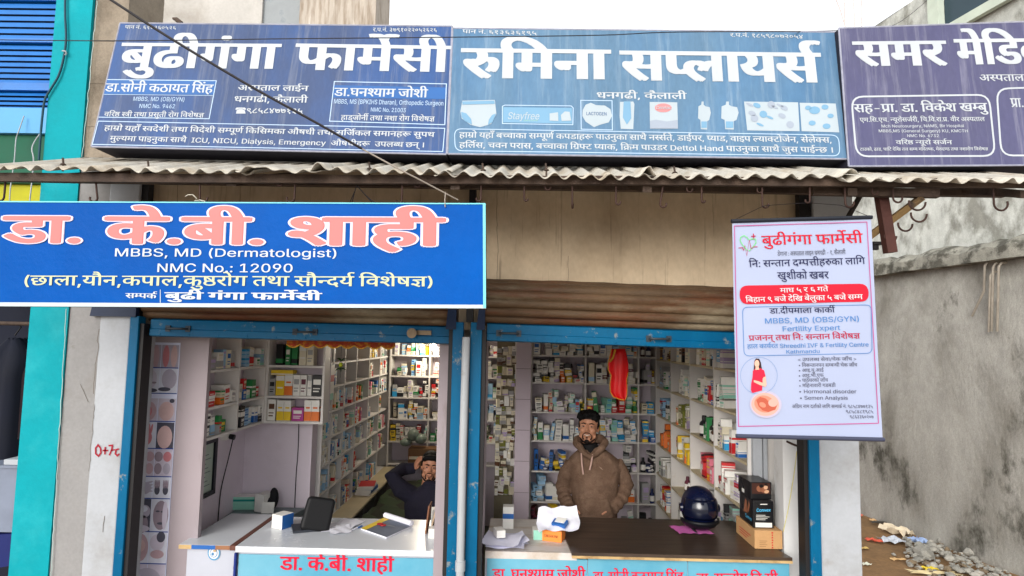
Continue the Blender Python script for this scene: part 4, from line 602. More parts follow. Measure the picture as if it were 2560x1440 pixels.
# red painted note on the white pillar
mp = MB(); pl = upright(3.352)
for pts, wd in (([(252, 1120), (246, 1112), (240, 1120), (240, 1134), (247, 1140), (253, 1132), (252, 1120)], 4), ([(257, 1126), (271, 1126)], 4), ([(264, 1117), (263, 1136)], 4),
                ([(272, 1114), (282, 1113), (280, 1124), (274, 1138)], 4), ([(279, 1126), (288, 1124)], 3), ([(298, 1122), (291, 1124), (289, 1134), (294, 1139), (299, 1134)], 4)):
    strip(mp, pl, pts, wd, eps=.003)
mp.build('painted_mark', flat('dark red brush paint', S(150, 22, 44), .6), bld)
# cracked paint edges
mp = MB(); pc_ = upright(3.3515); g_ = random.Random(8)
def crack(pl_, x, y0, y1, slope, wob, wd):
    mp.mark(); pts = []; o_ = 0; y = y0
    while y < y1:
        o_ = .7*o_ + g_.uniform(-wob, wob); pts.append((x + (y-y0)*slope + o_, y)); y += g_.uniform(5, 17)
    strip(mp, pl_, pts, wd, eps=.002)
crack(pc_, 250, 822, 990, -.075, 2.6, 1.5); crack(pc_, 236, 1010, 1180, -.07, 2.0, 1.1); crack(pc_, 262, 1290, 1340, -.06, 1.5, 1.2)
crack(upright(3.36), 200, 960, 1010, .5, 2, 1.0); crack(upright(3.44), 1243, 470, 700, 0, 1.0, 1.0); crack(upright(3.44), 1420, 640, 706, .02, 1.6, .9); crack(upright(3.44), 444, 455, 520, 0, .8, 1.0)
mp.build('paint_crack', flat('dark crack line', S(98, 90, 80), .9), bld)
# drainpipe
dp = thing('drainpipe', 'white plastic drainpipe running down between the two blue shutter posts', 'pipe', (-.287, 3.3, 0))
b = MB(); b.tube([(-.287, 3.30, 0), (-.287, 3.30, .8), (-.289, 3.30, 1.5), (-.286, 3.30, 2.16)], .021, 14); b.build('pipe_run', M_pipe, dp)
b = MB(); b.lathe((-.287, 3.30, .96), [(.026, 0), (.026, .05)], 14); b.build('pipe_socket', M_pipe, dp)

# ================================================================ roller shutters
def shutter(x0, x1, label, zt, tilt, posts, end_left, locks):
    """x0..x1 opening, zt the height of the bottom edge of its slat roll at x0; tilt in metres over the width"""
    r = thing('roller_shutter', label, 'shutter', ((x0+x1)/2, 3.4, 0), 'roller shutters over the shop openings')
    def zz(x, z): return z + tilt * (x - x0) / (x1 - x0)
    # convex slats winding forward round the barrel
    prof = [(.03, .235), (-.04, .212), (-.085, .168), (-.11, .118), (-.108, .066), (-.085, .02), (-.04, -.012), (.02, -.02)]
    mb = MB(); n = 26
    for k in range(len(prof) - 1):
        (ya, za), (yb, zb) = prof[k], prof[k+1]
        rows = []
        for j in range(8):
            t = j / 7; bulge = .016 * math.sin(math.pi * t) ** .7 - (.010 if j in (0, 7) else 0)
            y = ya + (yb-ya)*t; z = za + (zb-za)*t
            nx, nz = (zb-za), -(yb-ya); l = math.hypot(nx, nz); ny_, nz_ = nx/l, nz/l
            rows.append((3.46 + y + ny_*bulge, zt + z + nz_*bulge))
        rings = []
        for i in range(n + 1):
            x = x0 - .03 + (x1 - x0 + .06) * i / n
            wob = .003 * math.sin(i*1.7 + k) + .002*math.sin(i*.6+2*k)
            rings.append([(x, y + wob, zz(x, z)) for y, z in rows])
        mb.loft(rings, 0, False, True, closed=False)
    o = mb.build('slat_roll', M_rust, r)
    mb = MB()
    for x in (x0 - .032, x1 + .032):
        mb.add([(x, 3.46 + y, zz(x, zt + z)) for y, z in prof] + [(x, 3.5, zz(x, zt + .23))], [tuple(range(len(prof) + 1))])
    mb.build('slat_end', M_rustd, r)
    # bottom bar: flat plate with a lip
    zb = zt - .02
    mb = MB(); P = []
    for x in (x0 + .01, x1 - .01):
        P.append([(x, 3.405, zz(x, zb+.005)), (x, 3.385, zz(x, zb-.002)), (x, 3.385, zz(x, zb-.05)), (x, 3.378, zz(x, zb-.054)), (x, 3.378, zz(x, zb-.088)), (x, 3.40, zz(x, zb-.094)), (x, 3.425, zz(x, zb-.094)), (x, 3.425, zz(x, zb+.005))])
    mb.loft(P, 0, True, False); bar = mb.build('bottom_bar', M_blue, r)
    for i, fx in enumerate((.1, .52) if end_left else (.075, .55)):
        x = x0 + (x1-x0)*fx; z = zz(x, zb - .048)
        mb = MB(); mb.tube([(x-.05, 3.38, z), (x-.05, 3.352, z), (x-.03, 3.348, z), (x+.03, 3.348, z), (x+.05, 3.352, z), (x+.05, 3.38, z)], .0065, 8)
        mb.box((x-.068, 3.374, z-.017), (x-.042, 3.384, z+.017)); mb.box((x+.042, 3.374, z-.017), (x+.068, 3.384, z+.017))
        mb.build('handle', mat('dull dark handle steel', S(58, 66, 74), .5, .2, 12, metal=.4), bar)
    mb = MB()
    for i in range(int((x1-x0)/.16)):
        x = x0 + .07 + i*.16; mb.ball((x, 3.379, zz(x, zb-.08)), .005, 6, 4)
    mb.build('rivet', M_blue, bar)
    if locks:
        x = x0 + (x1-x0)*.875; z = zz(x, zb-.035)
        mb = MB(); mb.tube([(x, 3.38, z), (x, 3.34, z-.004)], .02, 14); mb.tube([(x, 3.34, z-.004), (x, 3.335, z-.004)], [.027, .027], 14); mb.box((x+.02, 3.37, z-.012), (x+.1, 3.384, z+.012))
        mb.build('padlock', mat('scratched brass lock', S(120, 104, 84), .4, .2, 12, metal=.6), bar)
    for xa, xb in posts:
        mb = MB(); mb.box((xa, 3.335, 0), (xb, 3.40, 2.24)); mb.build('guide_post', M_blue, r, bevel=.003)
        s = -1 if xa < (x0+x1)/2 else 1
        xi = xb if s < 0 else xa
        mb = MB(); mb.box((xi, 3.35, 0), (xi - s*.022, 3.43, 2.2)); mb.build('guide_channel', M_black, r)
    return r
shutter(-2.04, -.375, 'rusty rolled up shutter above the opening with the seated man, blue bottom bar with padlock', 2.245, -.012, [(-2.114, -2.066), (-.362, -.306)], True, True)
shutter(-.19, 1.52, 'rusty rolled up shutter above the opening with the man in the brown hoodie', 2.255, -.03, [(-.266, -.205), (1.528, 1.583)], False, False)
# navy bracket plates carrying the barrels, and the black sign posts
for i, (x0, x1, z0, z1, lab) in enumerate(((-2.33, -2.08, 2.235, 2.36, 'dark navy bracket plate on the white pillar under the bright blue banner'),
                               (-.40, -.345, 2.2, 2.42, 'dark bracket plate beside the padlocked end of the shutter bar'),
                               (-.235, -.19, 2.2, 2.42, 'dark bracket plate at the drainpipe end of the uncovered shutter roll'))):
    mb = MB(); mb.slab([(x0, 3.325, z0), (x1, 3.325, z0), (x1, 3.325, z1), (x0 + .02, 3.325, z1)], (0, .03, 0)); tag(mb.build('bracket_plate', M_navy), lab, 'bracket', 'shutter bracket plates')
for px, wpx, lab in ((362, 26, 'black steel post behind the blue banner, nearest the white pillar'), (1182, 17, 'black steel post rising over the middle blue shutter posts'), (2007, 26, 'black steel post behind the top of the hanging white poster')):
    a = at(px - wpx/2, 500, 3.39).x; c = at(px + wpx/2, 500, 3.39).x
    mb = MB(); mb.box((a, 3.37, 2.242), (c, 3.42, 3.06)); tag(mb.build('sign_post', M_black), lab, 'post', 'black steel posts under the awning')

# ================================================================ corrugated awning
aw = thing('corrugated_awning', 'pale corrugated sheet awning with ragged wavy edge on a rusty beam', 'awning', (0, 2.65, 2.8))
def eave_y(px): return 424 + px * .0092
def sheet_part(pa, pb, d0, dz, ph, amp, curl=None, yaw=0.0):
    xa, xb = at(pa, eave_y(pa), d0).x, at(pb, eave_y(pb), d0).x
    n = int((xb - xa) / .0068); rings = []
    za, zb = at(pa, eave_y(pa), d0).z, at(pb, eave_y(pb), d0).z
    for i in range(n + 1):
        t = i / n; x = xa + (xb-xa)*t; zc = za + (zb-za)*t + dz + .006*math.sin(x*2.3+ph)
        wv = amp * .85 * math.sin(2*math.pi*x/.079 + ph)
        cur = 0
        if curl: cur = curl[2] * max(0, 1 - abs(t-curl[0])/curl[1]) ** 1.5
        fr = d0 + .012*math.sin(i*.35+ph) + yaw*t + (-.03*max(0, 1-abs(t-curl[0])/curl[1]) if curl else 0)
        ring = []
        for j in range(9):
            s_ = j / 8; y = fr + (3.36 - fr) * s_
            ring.append((x, y, zc + wv + cur*(1-s_)**3 + .255 * s_))
        rings.append(ring)
    mb = MB(); mb.loft(rings, 0, False, True, closed=False)
    o = mb.build('roof_sheet', M_tin, aw); md = o.modifiers.new('thick', 'SOLIDIFY'); md.thickness = .003; md.offset = 0
for a in ((-90, 640, 2.63, .002, .3, .0115), (585, 800, 2.60, .010, 1.2, .007, (.3, .3, .015)), (770, 1130, 2.61, .003, 2.2, .0135, (.1, .2, .02)), (1085, 1640, 2.62, -.004, 3.2, .0135, (.97, .09, .035)), (1600, 2150, 2.63, .0, 4.0, .012, (.97, .1, .022)), (2110, 2690, 2.60, -.004, .8, .0115)):
    sheet_part(*a)
mb = MB()
za, zb = at(-100, 446, 2.70).z, at(2700, 461, 2.70).z; xa, xb = at(-100, 446, 2.7).x, at(2700, 461, 2.7).x
P = []
for i in range(29):
    t = i/28; x = xa+(xb-xa)*t; z = za+(zb-za)*t + rnd.uniform(-.0015, .0015)
    P.append([(x, 2.675, z-.018), (x, 2.675, z+.02), (x, 2.70, z+.02), (x, 2.70, z-.018)])
mb.loft(P, 0, True, False); mb.build('front_beam', M_rustd, aw)
for x in (-2.2, -1.3, -.3, .55, 1.45, 2.2):
    mb = MB(); mb.add([(x-.02, 2.70, 2.81), (x+.02, 2.70, 2.81), (x+.02, 2.70, 2.845), (x-.02, 2.70, 2.845), (x-.02, 3.42, 3.03), (x+.02, 3.42, 3.03), (x+.02, 3.42, 3.07), (x-.02, 3.42, 3.07)],
        [(0,1,2,3), (7,6,5,4), (0,4,5,1), (1,5,6,2), (2,6,7,3), (3,7,4,0)]); mb.build('rafter', M_rustd, aw)
mb = MB(); mb.box((-2.6, 3.05, 2.905), (2.4, 3.09, 2.935)); mb.build('purlin', M_rustd, aw)
for px, py in ((158, 398), (371, 407), (924, 409), (1208, 412), (1366, 412), (1687, 419)):
    p = at(px, py+14, 2.72); mb = MB(); mb.tube([p - Vector((0, 0, .03)), p + Vector((0, 0, .008)), p + Vector((-.004, 0, .032))], .0045, 6); mb.lathe(p, [(.002, -.002), (.014, 0), (.008, .006)], 8)
    mb.build('hook_bolt', M_rustd, aw)
# bracket frame at the open end of the awning
bf = thing('awning_bracket', 'rusty steel bracket frame with post and slanting brace at the open awning end', 'bracket', (2.0, 2.75, 2.5))
def bar(name, a, c, wd, dp, m=M_rustd, par=bf):
    a, c = Vector(a), Vector(c); t = (c-a).normalized(); s_ = Vector((0, 1, 0)); s_ = (s_ - t*s_.dot(t)).normalized(); u = t.cross(s_)
    R = lambda p: [p + u*wd/2 + s_*dp/2, p - u*wd/2 + s_*dp/2, p - u*wd/2 - s_*dp/2, p + u*wd/2 - s_*dp/2]
    mb = MB(); mb.loft([R(a), R(c)], 0, True, False); return mb.build(name, m, par, weld=True)
bar('cross_bar', at(2030, 478, 2.78), at(2345, 484, 2.72), .038, .03)
bar('post', at(2203, 490, 2.80), at(2226, 632, 2.80), .044, .04, mat('maroon rusty steel', S(74, 42, 36), .7, .2, 9, .3))
bar('brace', at(2172, 592, 2.86), at(2306, 492, 2.73), .028, .03, mat('ochre rusty steel', S(126, 100, 62), .7, .25, 9, .3, col2=S(60, 48, 40), thr=(.5, .62), sc2=8))
bar('brace', at(2119, 545, 2.95), at(2157, 478, 2.80), .014, .02, M_black)
mb = MB(); p = at(2192, 612, 2.84); mb.obox(p, (.05, .04, .012)); mb.obox(p - Vector((.008, 0, .024)), (.022, .022, .026)); mb.build('clamp', M_black, bf)

# hooks
def hook(px, yt, yb, d, lab, flip=1, face=0.0, small=False, r=None, lean=0.0):
    a = at(px, yt, d); c = at(px, yb, d); L = (a - c).length; r = r or (.012 if small else .017)
    cs, sn = math.cos(face), math.sin(face); pts = []
    if not small:
        pts += [(0, .004, .012), (0, -.003, .006)]
    pts += [(0, 0, 0), (lean*.5, 0, -(L-r)*.55), (lean, 0, -(L - r))]
    cx = lean + flip*r
    for k in range(1, 10):
        ang = math.pi + flip*0 + k*math.pi*1.12/9
        pts.append((cx + flip*r*math.cos(ang), 0, -(L-r) + r*math.sin(ang)))
    W_ = [a + Vector((x*cs, x*sn + y, z)) for x, y, z in pts]
    mb = MB(); mb.tube(W_, .0044 if not small else .0036, 7)
    o = mb.build('s_hook', M_hook); tag(o, lab, 'hook', 'rusty hooks hanging under the awning')
HK = [(14, 450, 502, 'thick rusty hook at the banner end nearest the yellow green cloth', dict(flip=-1)),
      (240, 458, 505, 'long rusty hook in front of grey plaster beside the turquoise pillar', dict(flip=-1, lean=.012)),
      (327, 452, 457, 'stubby hook tip just above the white pillar and black post', dict(small=True)),
      (500, 455, 505, 'rusty hook with a scrap of pale twine tied round it', dict(lean=.004)),
      (516, 455, 461, 'stubby hook tip beside the hook with pale twine', dict(small=True)),
      (693, 456, 464, 'stubby hook tip above the gap between the pink letters', dict(small=True)),
      (738, 458, 505, 'rusty hook curling toward the turquoise pillar above the blue banner', dict(flip=-1)),
      (1006, 460, 509, 'straight rusty hook between the wire loop and the cable end', dict(flip=-1, r=.012)),
      (1037, 460, 468, 'stubby hook tip below the grey cable end', dict(small=True)),
      (1203, 463, 503, 'thin rusty hook hanging just past the banner corner', dict(flip=-1, r=.01)),
      (1311, 463, 502, 'thin rusty hook, first to hang in front of bare fascia board', dict(r=.008)),
      (1363, 463, 475, 'stubby hook tip on bare fascia between two long hooks', dict(small=True)),
      (1431, 465, 518, 'dark rusty hook turned edge on before the fascia board', dict(face=1.4)),
      (1540, 466, 511, 'rusty hook, middle one of five over the fascia', dict(r=.010)),
      (1657, 467, 518, 'rusty hook with widest curl before the fascia board', dict(flip=1, lean=-.012, r=.014)),
      (1717, 467, 480, 'stubby hook tip between two fascia hooks near the poster', dict(small=True)),
      (1754, 467, 506, 'short rusty hook nearest the poster on the fascia', dict(r=.007)),
      (1893, 468, 482, 'small hook loop above the poster string', dict(small=True)),
      (1905, 468, 519, 'rusty hook holding the poster string beside the small hook loop', dict(r=.014)),
      (2024, 468, 507, 'rusty hook behind the poster string against the black post', dict(r=.010, flip=-1)),
      (2112, 469, 518, 'large rusty hook holding the poster string near the thin black brace', dict(r=.019)),
      (2180, 470, 487, 'small hook under the bracket frame cross bar', dict(small=True)),
      (2232, 470, 506, 'rusty hook curling beside the maroon post', dict(r=.02)),
      (2483, 472, 526, 'big lone rusty hook hanging before the mouldy concrete wall', dict(r=.03, flip=1))]
for px, yt, yb, lab, kw in HK: hook(px, yt, yb, 2.70, lab, **kw)
def chook(px, py, rpx, d, lab):
    c = at(px, py, d); r = rpx/1550*d; mb = MB()
    mb.tube([c + Vector((r*math.cos(a), 0, r*math.sin(a))) for a in [math.radians(170 + k*19) for k in range(11)]], .0045, 7)
    tag(mb.build('c_hook', M_hook), lab, 'hook', 'rusty hooks hanging under the awning')
chook(2293, 505, 21, 2.70, 'small open hook at the top of the ochre brace')
chook(2297, 535, 20, 2.72, 'wide open hook below the top of the ochre brace')
chook(2263, 560, 18, 2.76, 'middle open hook on the ochre brace beside the maroon post')
chook(2226, 590, 15, 2.79, 'lowest open hook in front of the maroon post')

# ================================================================ shop signs above the awning
def signmat(name, c1, c2, c3):
    return mat(name, c1, .5, .1, 3, .08, col2=c2, thr=(.42, .66), sc2=1.4, stretch=(1.5, 1, .5), dirt=c3, dthr=(.52, .76), dscale=4, dstretch=(7, 1, .35), fine=.06, spec=.15)
M_sgn1 = signmat('faded blue flex print', S(68, 84, 120), S(56, 86, 138), S(110, 118, 138))
M_sgn2 = signmat('sun bleached light blue flex print', S(92, 124, 152), S(78, 114, 148), S(122, 146, 168))
M_sgn3 = signmat('faded violet flex print', S(86, 86, 116), S(76, 76, 110), S(128, 128, 148))
M_ltr = mat('off white printed letters', S(184, 190, 196), .55, .05, 4)
M_ltr2 = mat('pale blue printed letters', S(176, 200, 226), .55, .05, 4)
M_bluebox = mat('brighter blue printed band', S(34, 92, 158), .5, .1, 4)
M_side = mat('dark sign box underside', S(34, 34, 48), .8, .2, 5)
M_cream = flat('printed off white', S(168, 180, 188), .6)
M_skyb = flat('printed pale aqua', S(112, 154, 184), .6)
M_gry = flat('printed grey', S(150, 160, 175), .6)

def sign(tl, tr, br, bl, db, dt, face, label):
    a, b_, c, d = at(*tl, dt), at(*tr, dt), at(*br, db), at(*bl, db)
    pl = Plane.by3(d, c, a)
    r = thing('shop_sign', label, 'shop sign', tuple((c + d)/2), 'shop signs over the awning')
    a, b_, c, d = pl.hit(*tl), pl.hit(*tr), pl.hit(*br), pl.hit(*bl)
    mb = MB(); n = 24; rows = []
    for j in range(13):
        v = j/12; rows.append([(a + (b_-a)*i/n)*(1-v) + (d + (c-d)*i/n)*v - pl.n*.0005 for i in range(n+1)])
    mb.loft(rows, 0, False, False, closed=False); mb.build('printed_face', face, r)
    back = -pl.n * .005; dd = Vector((0, .19, .0))
    mb = MB()
    P = [a + back, b_ + back, c + back, d + back]
    mb.slab(P, dd)
    mb.build('sign_box', M_side, r)
    mb = MB()
    for p, q in ((a, b_), (b_, c), (c, d), (d, a)):
        mb.tube([p + back*.6, q + back*.6], .005, 6, smooth=False)
    mb.build('rim', mat('worn pale sign edge', S(150, 152, 168), .7, .2, 20), r)
    return r, pl
# --- first sign
s1, p1 = sign((300, 57), (1130, 65), (1116, 385), (228, 366), 3.0, 3.13, M_sgn1, 'faded blue pharmacy sign with big pale lettering, nearest the turquoise pillar')
mb = MB(); mb.mark()
patch(mb, p1, [(268, 200), (541, 203), (534, 237), (260, 235)]); mb.mark(); patch(mb, p1, [(836, 213), (1115, 219), (1112, 248), (833, 244)])
mb.build('printed_band', M_bluebox, s1)
mb = MB()
strip(mb, p1, [(268, 199), (541, 202), (523, 297), (244, 293)], 2); strip(mb, p1, [(836, 204), (1116, 210), (1112, 312), (824, 303)], 2.2, True)
strip(mb, p1, [(246, 303), (1112, 321), (1107, 379), (231, 361)], 2, True); strip(mb, p1, [(258, 236), (534, 239)], 1.2)
mb.build('border', M_ltr2, s1)
mb = MB()
T(mb, 'पान नं. ६१७३६०५२६', p1, (312, 72), (440, 74), 8, 10); T(mb, 'र.प.नं. ३७९१०२२०५२६२६', p1, (932, 79), (1092, 80), 9, 10)
T(mb, 'बुढीगंगा', p1, (298, 169), (690, 172), 61, 36, vbold=6); T(mb, 'फार्मेसी', p1, (737, 174), (1120, 180), 64, 36, vbold=6)
T(mb, 'डा.सोनी कठायत सिंह', p1, (262, 229), (531, 232), 20, 22); T(mb, 'वरिष्ठ स्त्री तथा प्रसुती रोग विशेषज्ञ', p1, (260, 291), (509, 294), 11, 14)
T(mb, 'अस्पताल लाईन', p1, (595, 226), (770, 228), 13, 18); T(mb, 'धनगढी, कैलाली', p1, (586, 255), (768, 257), 14, 18); T(mb, '९८५८४७७१३५', p1, (617, 283), (757, 284), 12, 18)
T(mb, 'डा.घनश्याम जोशी', p1, (835, 240), (1068, 244), 20, 22); T(mb, 'हाड्जोर्नी तथा नशा रोग विशेषज्ञ', p1, (852, 300), (1086, 304), 12, 14)
T(mb, 'हाम्रो यहाँ स्वदेशी तथा विदेशी सम्पूर्ण किसिमका औषधी तथा सर्जिकल समानहरू सुपथ', p1, (260, 326), (1086, 343), 12, 16)
T(mb, 'मुल्यमा पाइनुका साथै  ICU, NICU, Dialysis, Emergency  औषधीहरू  उपलब्ध छन् ।', p1, (274, 352), (1062, 369), 12, 14)
mb.build('lettering', M_ltr, s1); mb = MB()   # telephone mark
patch(mb, p1, [(590, 284), (592, 276), (598, 273), (606, 273), (612, 276), (614, 284)]); patch(mb, p1, [(588, 273), (592, 269), (612, 269), (616, 273), (612, 275), (607, 272), (597, 272), (592, 275)])
mb.build('telephone_mark', M_ltr, s1)
mb = MB()
T(mb, 'MBBS, MD (OB/GYN)', p1, (333, 252), (462, 254), 10); T(mb, 'NMC No. 9462', p1, (348, 270), (438, 271), 10)
T(mb, 'MBBS, MS (BPKIHS Dharan), Orthopedic Surgeon', p1, (835, 259), (1109, 264), 11, 4); T(mb, 'NMC No. 21003', p1, (927, 279), (1015, 281), 10)
mb.build('lettering', M_ltr2, s1)
# --- second sign
s2, p2 = sign((1132, 70), (2091, 80), (2127, 397), (1119, 384), 3.0, 3.11, M_sgn2, 'bleached light blue sign with printed baby product pictures, between the other two signs')
mb = MB()
T(mb, 'पान नं. ६१३६३६१९५', p2, (1156, 83), (1342, 88), 9, 12); T(mb, 'र.प.नं. १८५९८०७२०५४', p2, (1825, 92), (2008, 97), 9, 12)
T(mb, 'रुमिना', p2, (1157, 194), (1519, 198), 72, 46, vbold=8); T(mb, 'सप्लायर्स', p2, (1557, 200), (2050, 206), 72, 46, vbold=8)
T(mb, 'धनगढी, कैलाली', p2, (1493, 246), (1716, 248), 15, 20)
T(mb, 'हाम्रो यहाँ बच्चाका सम्पूर्ण कपडाहरू पाउनुका साथै नर्स्सते, डाईपर, प्याड, वाइप ल्याक्टोजेन, सेलेक्स,', p2, (1148, 344), (2080, 357), 13, 16)
T(mb, 'हर्लिस, चवन परास, बच्चाका ग्रिफ्ट प्याक, क्रिम पाउडर Dettol Hand पाउनुका साथै जुस पाईन्छ ।', p2, (1148, 369), (2085, 382), 13, 16)
mb.build('lettering', M_ltr, s2)
mb = MB(); strip(mb, p2, rrect((1136, 322), (2096, 338), (2100, 390), (1138, 377), 18), 2, True)
strip(mb, p2, [(1256, 266), (1262, 263), (1428, 265), (1433, 270), (1432, 312), (1256, 309)], 2, True); strip(mb, p2, [(1452, 251), (1530, 252), (1531, 325), (1453, 323)], 2, True)
mb.build('border', M_ltr2, s2)
mb = MB(); mb.mark()   # printed pictures: 0 cream 1 aqua 2 grey 3 red-pink 4 dark
patch(mb, p2, [(1156, 252), (1237, 250), (1241, 285), (1228, 310), (1200, 318), (1176, 312), (1154, 296), (1151, 278)], 0)
patch(mb, p2, [(1153, 280), (1166, 284), (1178, 298), (1180, 312), (1162, 303), (1154, 293)], 1, .002); patch(mb, p2, [(1240, 284), (1230, 288), (1222, 300), (1220, 313), (1232, 305)], 1, .002)
patch(mb, p2, [(1156, 254), (1236, 252), (1237, 260), (1156, 262)], 1, .002)
mb.mark(); patch(mb, p2, [(1258, 268), (1430, 270), (1430, 309), (1258, 306)], 1); T(mb, 'Stayfree', p2, (1269, 298), (1348, 299), 17, 8, mi=0, slant=.2); T(mb, 'secure', p2, (1309, 303), (1345, 303), 4, 0, mi=5)
mb.mark(); patch(mb, p2, [(1374, 284), (1395, 281), (1396, 303), (1374, 302)], 0, .002); patch(mb, p2, [(1402, 288), (1412, 279), (1424, 280), (1428, 302), (1404, 303)], 0, .002)
mb.mark(); patch(mb, p2, [(1457, 275), (1464, 262), (1477, 257), (1490, 263), (1512, 264), (1526, 273), (1530, 290), (1522, 306), (1500, 312), (1485, 318), (1464, 304), (1456, 290)], 0); T(mb, 'LACTOGEN', p2, (1466, 288), (1517, 289), 8, 10, mi=4)
mb.mark(); patch(mb, p2, [(1550, 255), (1583, 254), (1586, 260), (1584, 300), (1583, 323), (1552, 322), (1549, 290)], 0); patch(mb, p2, [(1559, 254), (1576, 254), (1578, 296), (1567, 312), (1557, 294)], 1, .002)
T(mb, 'Horlicks', p2, (1559, 284), (1577, 284), 6, 4, mi=4)
mb.mark(); patch(mb, p2, [(1624, 255), (1693, 256), (1695, 322), (1625, 322)], 0); patch(mb, p2, oval(1658, 270, 21, 11, 20), 3, .002); T(mb, 'Cerelac', p2, (1640, 274), (1678, 274), 8, 10, mi=0, eps=.004)
mb.mark(); patch(mb, p2, [(1625, 302), (1640, 300), (1668, 304), (1694, 300), (1695, 322), (1625, 322)], 2, .002)
for x in (1744, 1802):
    k = 1.35 if x > 1790 else 1
    mb.mark(); patch(mb, p2, [(x+10*k, 254), (x+15*k, 254), (x+15*k, 262), (x+20*k, 266), (x+30*k, 268), (x+33*k, 282), (x+29*k, 300), (x+24*k, 303), (x+24*k, 324), (x+8*k, 323), (x+7*k, 300), (x+1, 296), (x+2, 266), (x+9*k, 262)], 0)
    patch(mb, p2, [(x+9*k, 304), (x+23*k, 304), (x+23*k, 320), (x+9*k, 320)], 1, .002)
mb.mark(); patch(mb, p2, [(1860, 254), (1995, 256), (1999, 328), (1868, 326)], 0); patch(mb, p2, [(1999, 257), (2089, 259), (2098, 331), (2004, 328)], 0)
for i, (x, y, m) in enumerate(((1874, 262, 2), (1892, 264, 1), (1928, 262, 2), (1950, 264, 2), (1880, 284, 4), (1908, 286, 1), (1936, 268, 4), (1960, 270, 4), (1886, 296, 2), (1924, 294, 1), (1955, 290, 2), (1975, 312, 2), (1900, 312, 1))):
    patch(mb, p2, oval(x, y, 10, 3 + (i % 3)*3, 10, rot=.4), m if m != 4 else 2, .002)
for x, y, r in ((2020, 270, 8), (2036, 276, 14), (2062, 268, 9), (2076, 290, 8), (2030, 308, 9), (2066, 316, 10)): patch(mb, p2, oval(x, y, r, r*.7, 12), 1, .002)
mb.build('picture_print', [M_cream, M_skyb, M_gry, flat('printed faded red', S(200, 130, 132), .6), flat('printed dark blue', S(46, 84, 132), .6), flat('printed pale green', S(150, 190, 160), .6)], s2)
# --- third sign
s3, p3 = sign((2098, 70), (2680, 50), (2680, 412), (2123, 415), 2.98, 3.06, M_sgn3, 'faded violet doctor sign with white rounded frames, cut by the picture edge')
mb = MB()
T(mb, 'समर', p3, (2142, 165), (2365, 163), 60, 42, vbold=8); T(mb, 'मेडिकल', p3, (2397, 161), (2716, 158), 62, 42, vbold=8); T(mb, 'अस्पताल लाईन', p3, (2450, 203), (2636, 202), 16, 14)
T(mb, 'सह-प्रा. डा. विकेश खम्बु', p3, (2136, 281), (2468, 278), 20, 22); T(mb, 'प्रा. डा. सुशिल', p3, (2528, 268), (2676, 268), 22, 22)
T(mb, 'एम.सि.एच. न्यूरोसर्जरी, चि.वि.रा.प्र. वीर अस्पताल', p3, (2150, 305), (2462, 303), 10, 14); T(mb, 'वरिष्ठ न्यूरो सर्जन', p3, (2240, 361), (2380, 361), 10, 16)
T(mb, 'टाउको, ढाड, घाटि देखि तल सम्म मस्तिष्क, मेरुदण्ड तथा नशारोग विशेषज्ञ', p3, (2150, 377), (2470, 376), 7, 14)
T(mb, 'Mch Neurosurgery, NAMS, Bir Hospital', p3, (2204, 319), (2410, 318), 7, 8); T(mb, 'MBBS,MS (General Surgery) KU, KMCTH', p3, (2197, 331), (2420, 331), 7, 8); T(mb, 'NMC No. 6732', p3, (2268, 343), (2348, 343), 7, 8)
mb.build('lettering', M_ltr, s3)
mb = MB(); strip(mb, p3, rrect((2128, 242), (2472, 237), (2488, 390), (2141, 391), 30), 4.5, True); strip(mb, p3, rrect((2491, 222), (2670, 216), (2670, 388), (2503, 389), 30), 4.5, True)
mb.build('border', M_ltr, s3)

# ================================================================ bright blue doctor banner hanging under the awning
DB = 2.6
bn = thing('doctor_banner', 'bright blue doctor banner with white edged pink lettering hanging under the awning', 'banner', tuple(at(600, 770, DB)))
pb = upright(DB)
M_ban = mat('bright blue flex cloth', S(0, 76, 158), .42, .07, 1.6, .3, col2=S(0, 83, 168), thr=(.4, .7), sc2=1.1, fine=.02, spec=.05)
mb = MB(); rows = []
n = 60
for j in range(9):
    v = j/8; row = []
    for i in range(n+1):
        t = i/n; p = (at(-130, 503, DB)*(1-t) + at(1213, 509, DB)*t)*(1-v) + (at(-130, 762, DB)*(1-t) + at(1213, 769, DB)*t)*v
        row.append(p + Vector((0, .0014 + .0008*math.sin(t*33 + 2*v)*math.sin(v*3) + .0006*math.sin(t*57 - 5*v), 0)))
    rows.append(row)
mb.loft(rows, 0, False, True, closed=False); mb.build('banner_cloth', M_ban, bn)
mb = MB(); 
patch(mb, pb, [(-130, 755), (1214, 762), (1215, 771), (-130, 765)], 0); patch(mb, pb, [(1207, 510), (1214, 510), (1215, 770), (1208, 770)], 1, .002); patch(mb, pb, [(-130, 502), (1214, 508), (1214, 511), (-130, 505)], 1, .0018)
mb.build('border', [mat('white banner hem', S(186, 200, 206), .6, .04), flat('pale aqua banner hem', S(120, 205, 215), .6)], bn)
mb = MB(); mb.tube([at(-130, 506, DB+.026), at(1212, 512, DB+.026)], .007, 8); mb.tube([at(-130, 762, DB+.026), at(1214, 769, DB+.026)], .007, 8); mb.tube([at(1211, 512, DB+.026), at(1213, 769, DB+.026)], .007, 8)
mb.build('frame_rod', M_rustd, bn)
big = [('डा.', (10, 606), (207, 607), 64), ('के.बी.', (265, 608), (664, 611), 65), ('शाही', (727, 612), (1103, 614), 67)]
ring = [(38 + 30*math.cos(a)*1.0 - 38, 26*math.sin(a)) for a in [k*math.pi/6 for k in range(12)]]
mb = MB()
